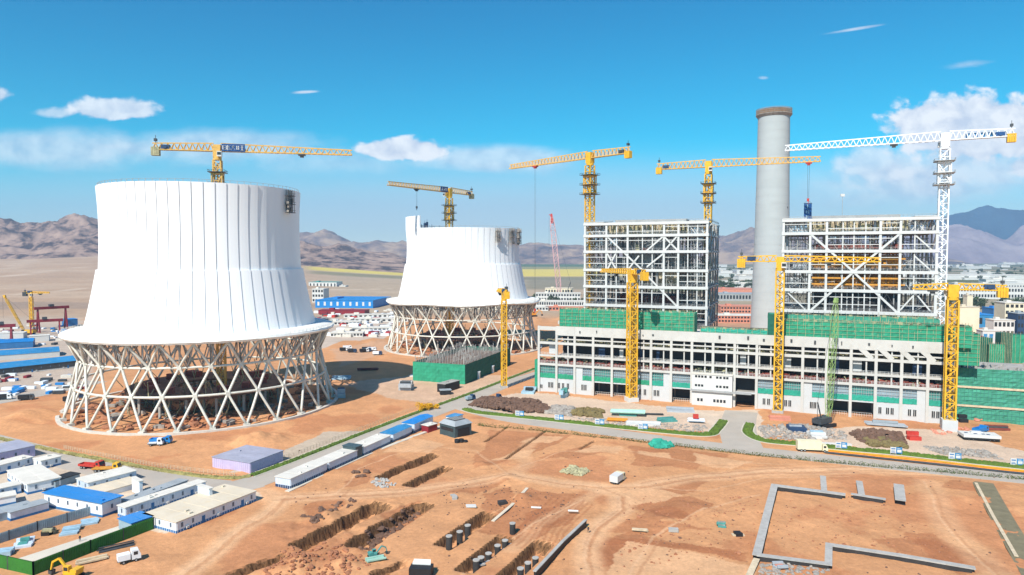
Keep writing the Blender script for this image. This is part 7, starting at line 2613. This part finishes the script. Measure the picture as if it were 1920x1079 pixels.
CL = [cloud(1825, 245, 215, 80, n_puff, 1.15, .1, .34, .98, .1), cloud(1735, 232, 90, 46, n_puff, 1.3, .08, .36, .95), cloud(1930, 250, 110, 62, n_puff, 1.2, .1, .36, .95),
      cloud(1800, 320, 220, 70, n_soft, 1.2, 0, .8, .7), cloud(1640, 312, 120, 60, n_puff, 1.4, .1, .7, .7), cloud(1700, 345, 260, 55, n_soft, 1.2, 0, .9, .6), cloud(1915, 312, 45, 26, n_puff, 1.6, .05, .6, .85),
      cloud(755, 284, 105, 31, n_puff, 1.2, .1, .36, .97, .4), cloud(790, 292, 70, 14, n_puff, 1.7, .1, .6, .6),
      cloud(940, 300, 190, 34, n_soft, 1.0, 0, .65, .6), cloud(90, 282, 330, 48, n_soft, .9, .0, .7, .6), cloud(400, 276, 280, 42, n_soft, .9, 0, .7, .55), cloud(610, 305, 220, 36, n_soft, 1.2, 0, .9, .4),
      cloud(222, 212, 112, 32, n_puff, 1.25, .1, .42, .85, .5), cloud(118, 216, 60, 16, n_puff, 1.4, .1, .7, .6, .4), cloud(4, 182, 34, 20, n_puff, 1.3, .1, .5, .85),
      cloud(577, 177, 34, 4.5, n_wisp, .9, .05, .7, .75, 0, .06), cloud(1594, 62, 70, 4, n_wisp, .9, .05, .8, .55, 0, .16), cloud(1805, 126, 70, 9, n_wisp, 1.5, .05, .9, .4, 0, .12), cloud(1425, 151, 12, 4, n_wisp, .8, .1, .8, .4)]
band = cloud(960, 410, 2100, 165, n_soft, .12, .05, 1.0, .75)
tot = CL[0]
for c in CL[1:]:
    # screen: 1-(1-a)(1-b)
    tot = mth('SUBTRACT', 1.0, mth('MULTIPLY', mth('SUBTRACT', 1.0, tot), mth('SUBTRACT', 1.0, c)))
front = mth('GREATER_THAN', sp.outputs['Y'], .05)
tot = mth('MULTIPLY', tot, front)
# cloud brightness follows its own billows
rp = N.new('ShaderNodeValToRGB')
rp.color_ramp.elements[0].position = .36; rp.color_ramp.elements[0].color = (4.3, 4.9, 5.9, 1)
rp.color_ramp.elements[1].position = .6; rp.color_ramp.elements[1].color = (6.6, 6.9, 7.2, 1)
L.new(n_puff, rp.inputs['Fac'])
mb_ = N.new('ShaderNodeMix'); mb_.data_type = 'RGBA'; mb_.clamp_factor = True
L.new(mth('MULTIPLY', band, front), mb_.inputs['Factor']); L.new(mxv.outputs[0], mb_.inputs['A']); mb_.inputs['B'].default_value = (3.75, 4.5, 5.3, 1)
mx = N.new('ShaderNodeMix'); mx.data_type = 'RGBA'; mx.clamp_factor = True
L.new(tot, mx.inputs['Factor']); L.new(mb_.outputs['Result'], mx.inputs['A']); L.new(rp.outputs['Color'], mx.inputs['B'])
L.new(mx.outputs['Result'], bg.inputs['Color'])
bg.inputs['Strength'].default_value = .1

sl = bpy.data.lights.new('sun', 'SUN')
sl.energy = 4.2
sl.angle = R(.5)
sl.color = (1.0, .95, .87)
so = bpy.data.objects.new('sun', sl)
COL.objects.link(so)
d = Vector((math.cos(SUN_AZ) * math.cos(SUN_EL), math.sin(SUN_AZ) * math.cos(SUN_EL), math.sin(SUN_EL)))
so.rotation_euler = d.to_track_quat('Z', 'Y').to_euler()
so.location = (-200, -200, 400)

# air
mb = MB(); mb.box(-9900, 9900, -450, 9400, -14, 790)
hz = mb.build('haze', [])
hz['kind'] = 'stuff'
hm = bpy.data.materials.new('haze_air'); hm.use_nodes = True
hn = hm.node_tree.nodes
hn.remove(hn['Principled BSDF'])
pvn = hn.new('ShaderNodeVolumePrincipled')
pvn.inputs['Color'].default_value = (.5, .72, 1.0, 1)
pvn.inputs['Density'].default_value = 0.8e-4
hm.node_tree.links.new(pvn.outputs[0], hn['Material Output'].inputs['Volume'])
hz.data.materials.append(hm)
hz.display_type = 'WIRE'

cam = bpy.data.cameras.new('camera')
cam.sensor_width = 36
cam.lens = FOC / 1920 * 36
cam.clip_start = 1
cam.clip_end = 40000
co = bpy.data.objects.new('camera', cam)
COL.objects.link(co)
co.location = (0, 0, CAM_H)
co.rotation_euler = (math.pi / 2 - PITCH, 0, 0)
SC.camera = co
SC.view_settings.view_transform = 'Standard'
SC.view_settings.look = 'None'
SC.view_settings.exposure = .65
SC.view_settings.gamma = 1
SC.cycles.use_denoising = True
SC.cycles.max_bounces = 6
SC.cycles.diffuse_bounces = 3
SC.cycles.glossy_bounces = 2
SC.cycles.transmission_bounces = 2
SC.cycles.volume_bounces = 0
SC.cycles.sample_clamp_indirect = 6
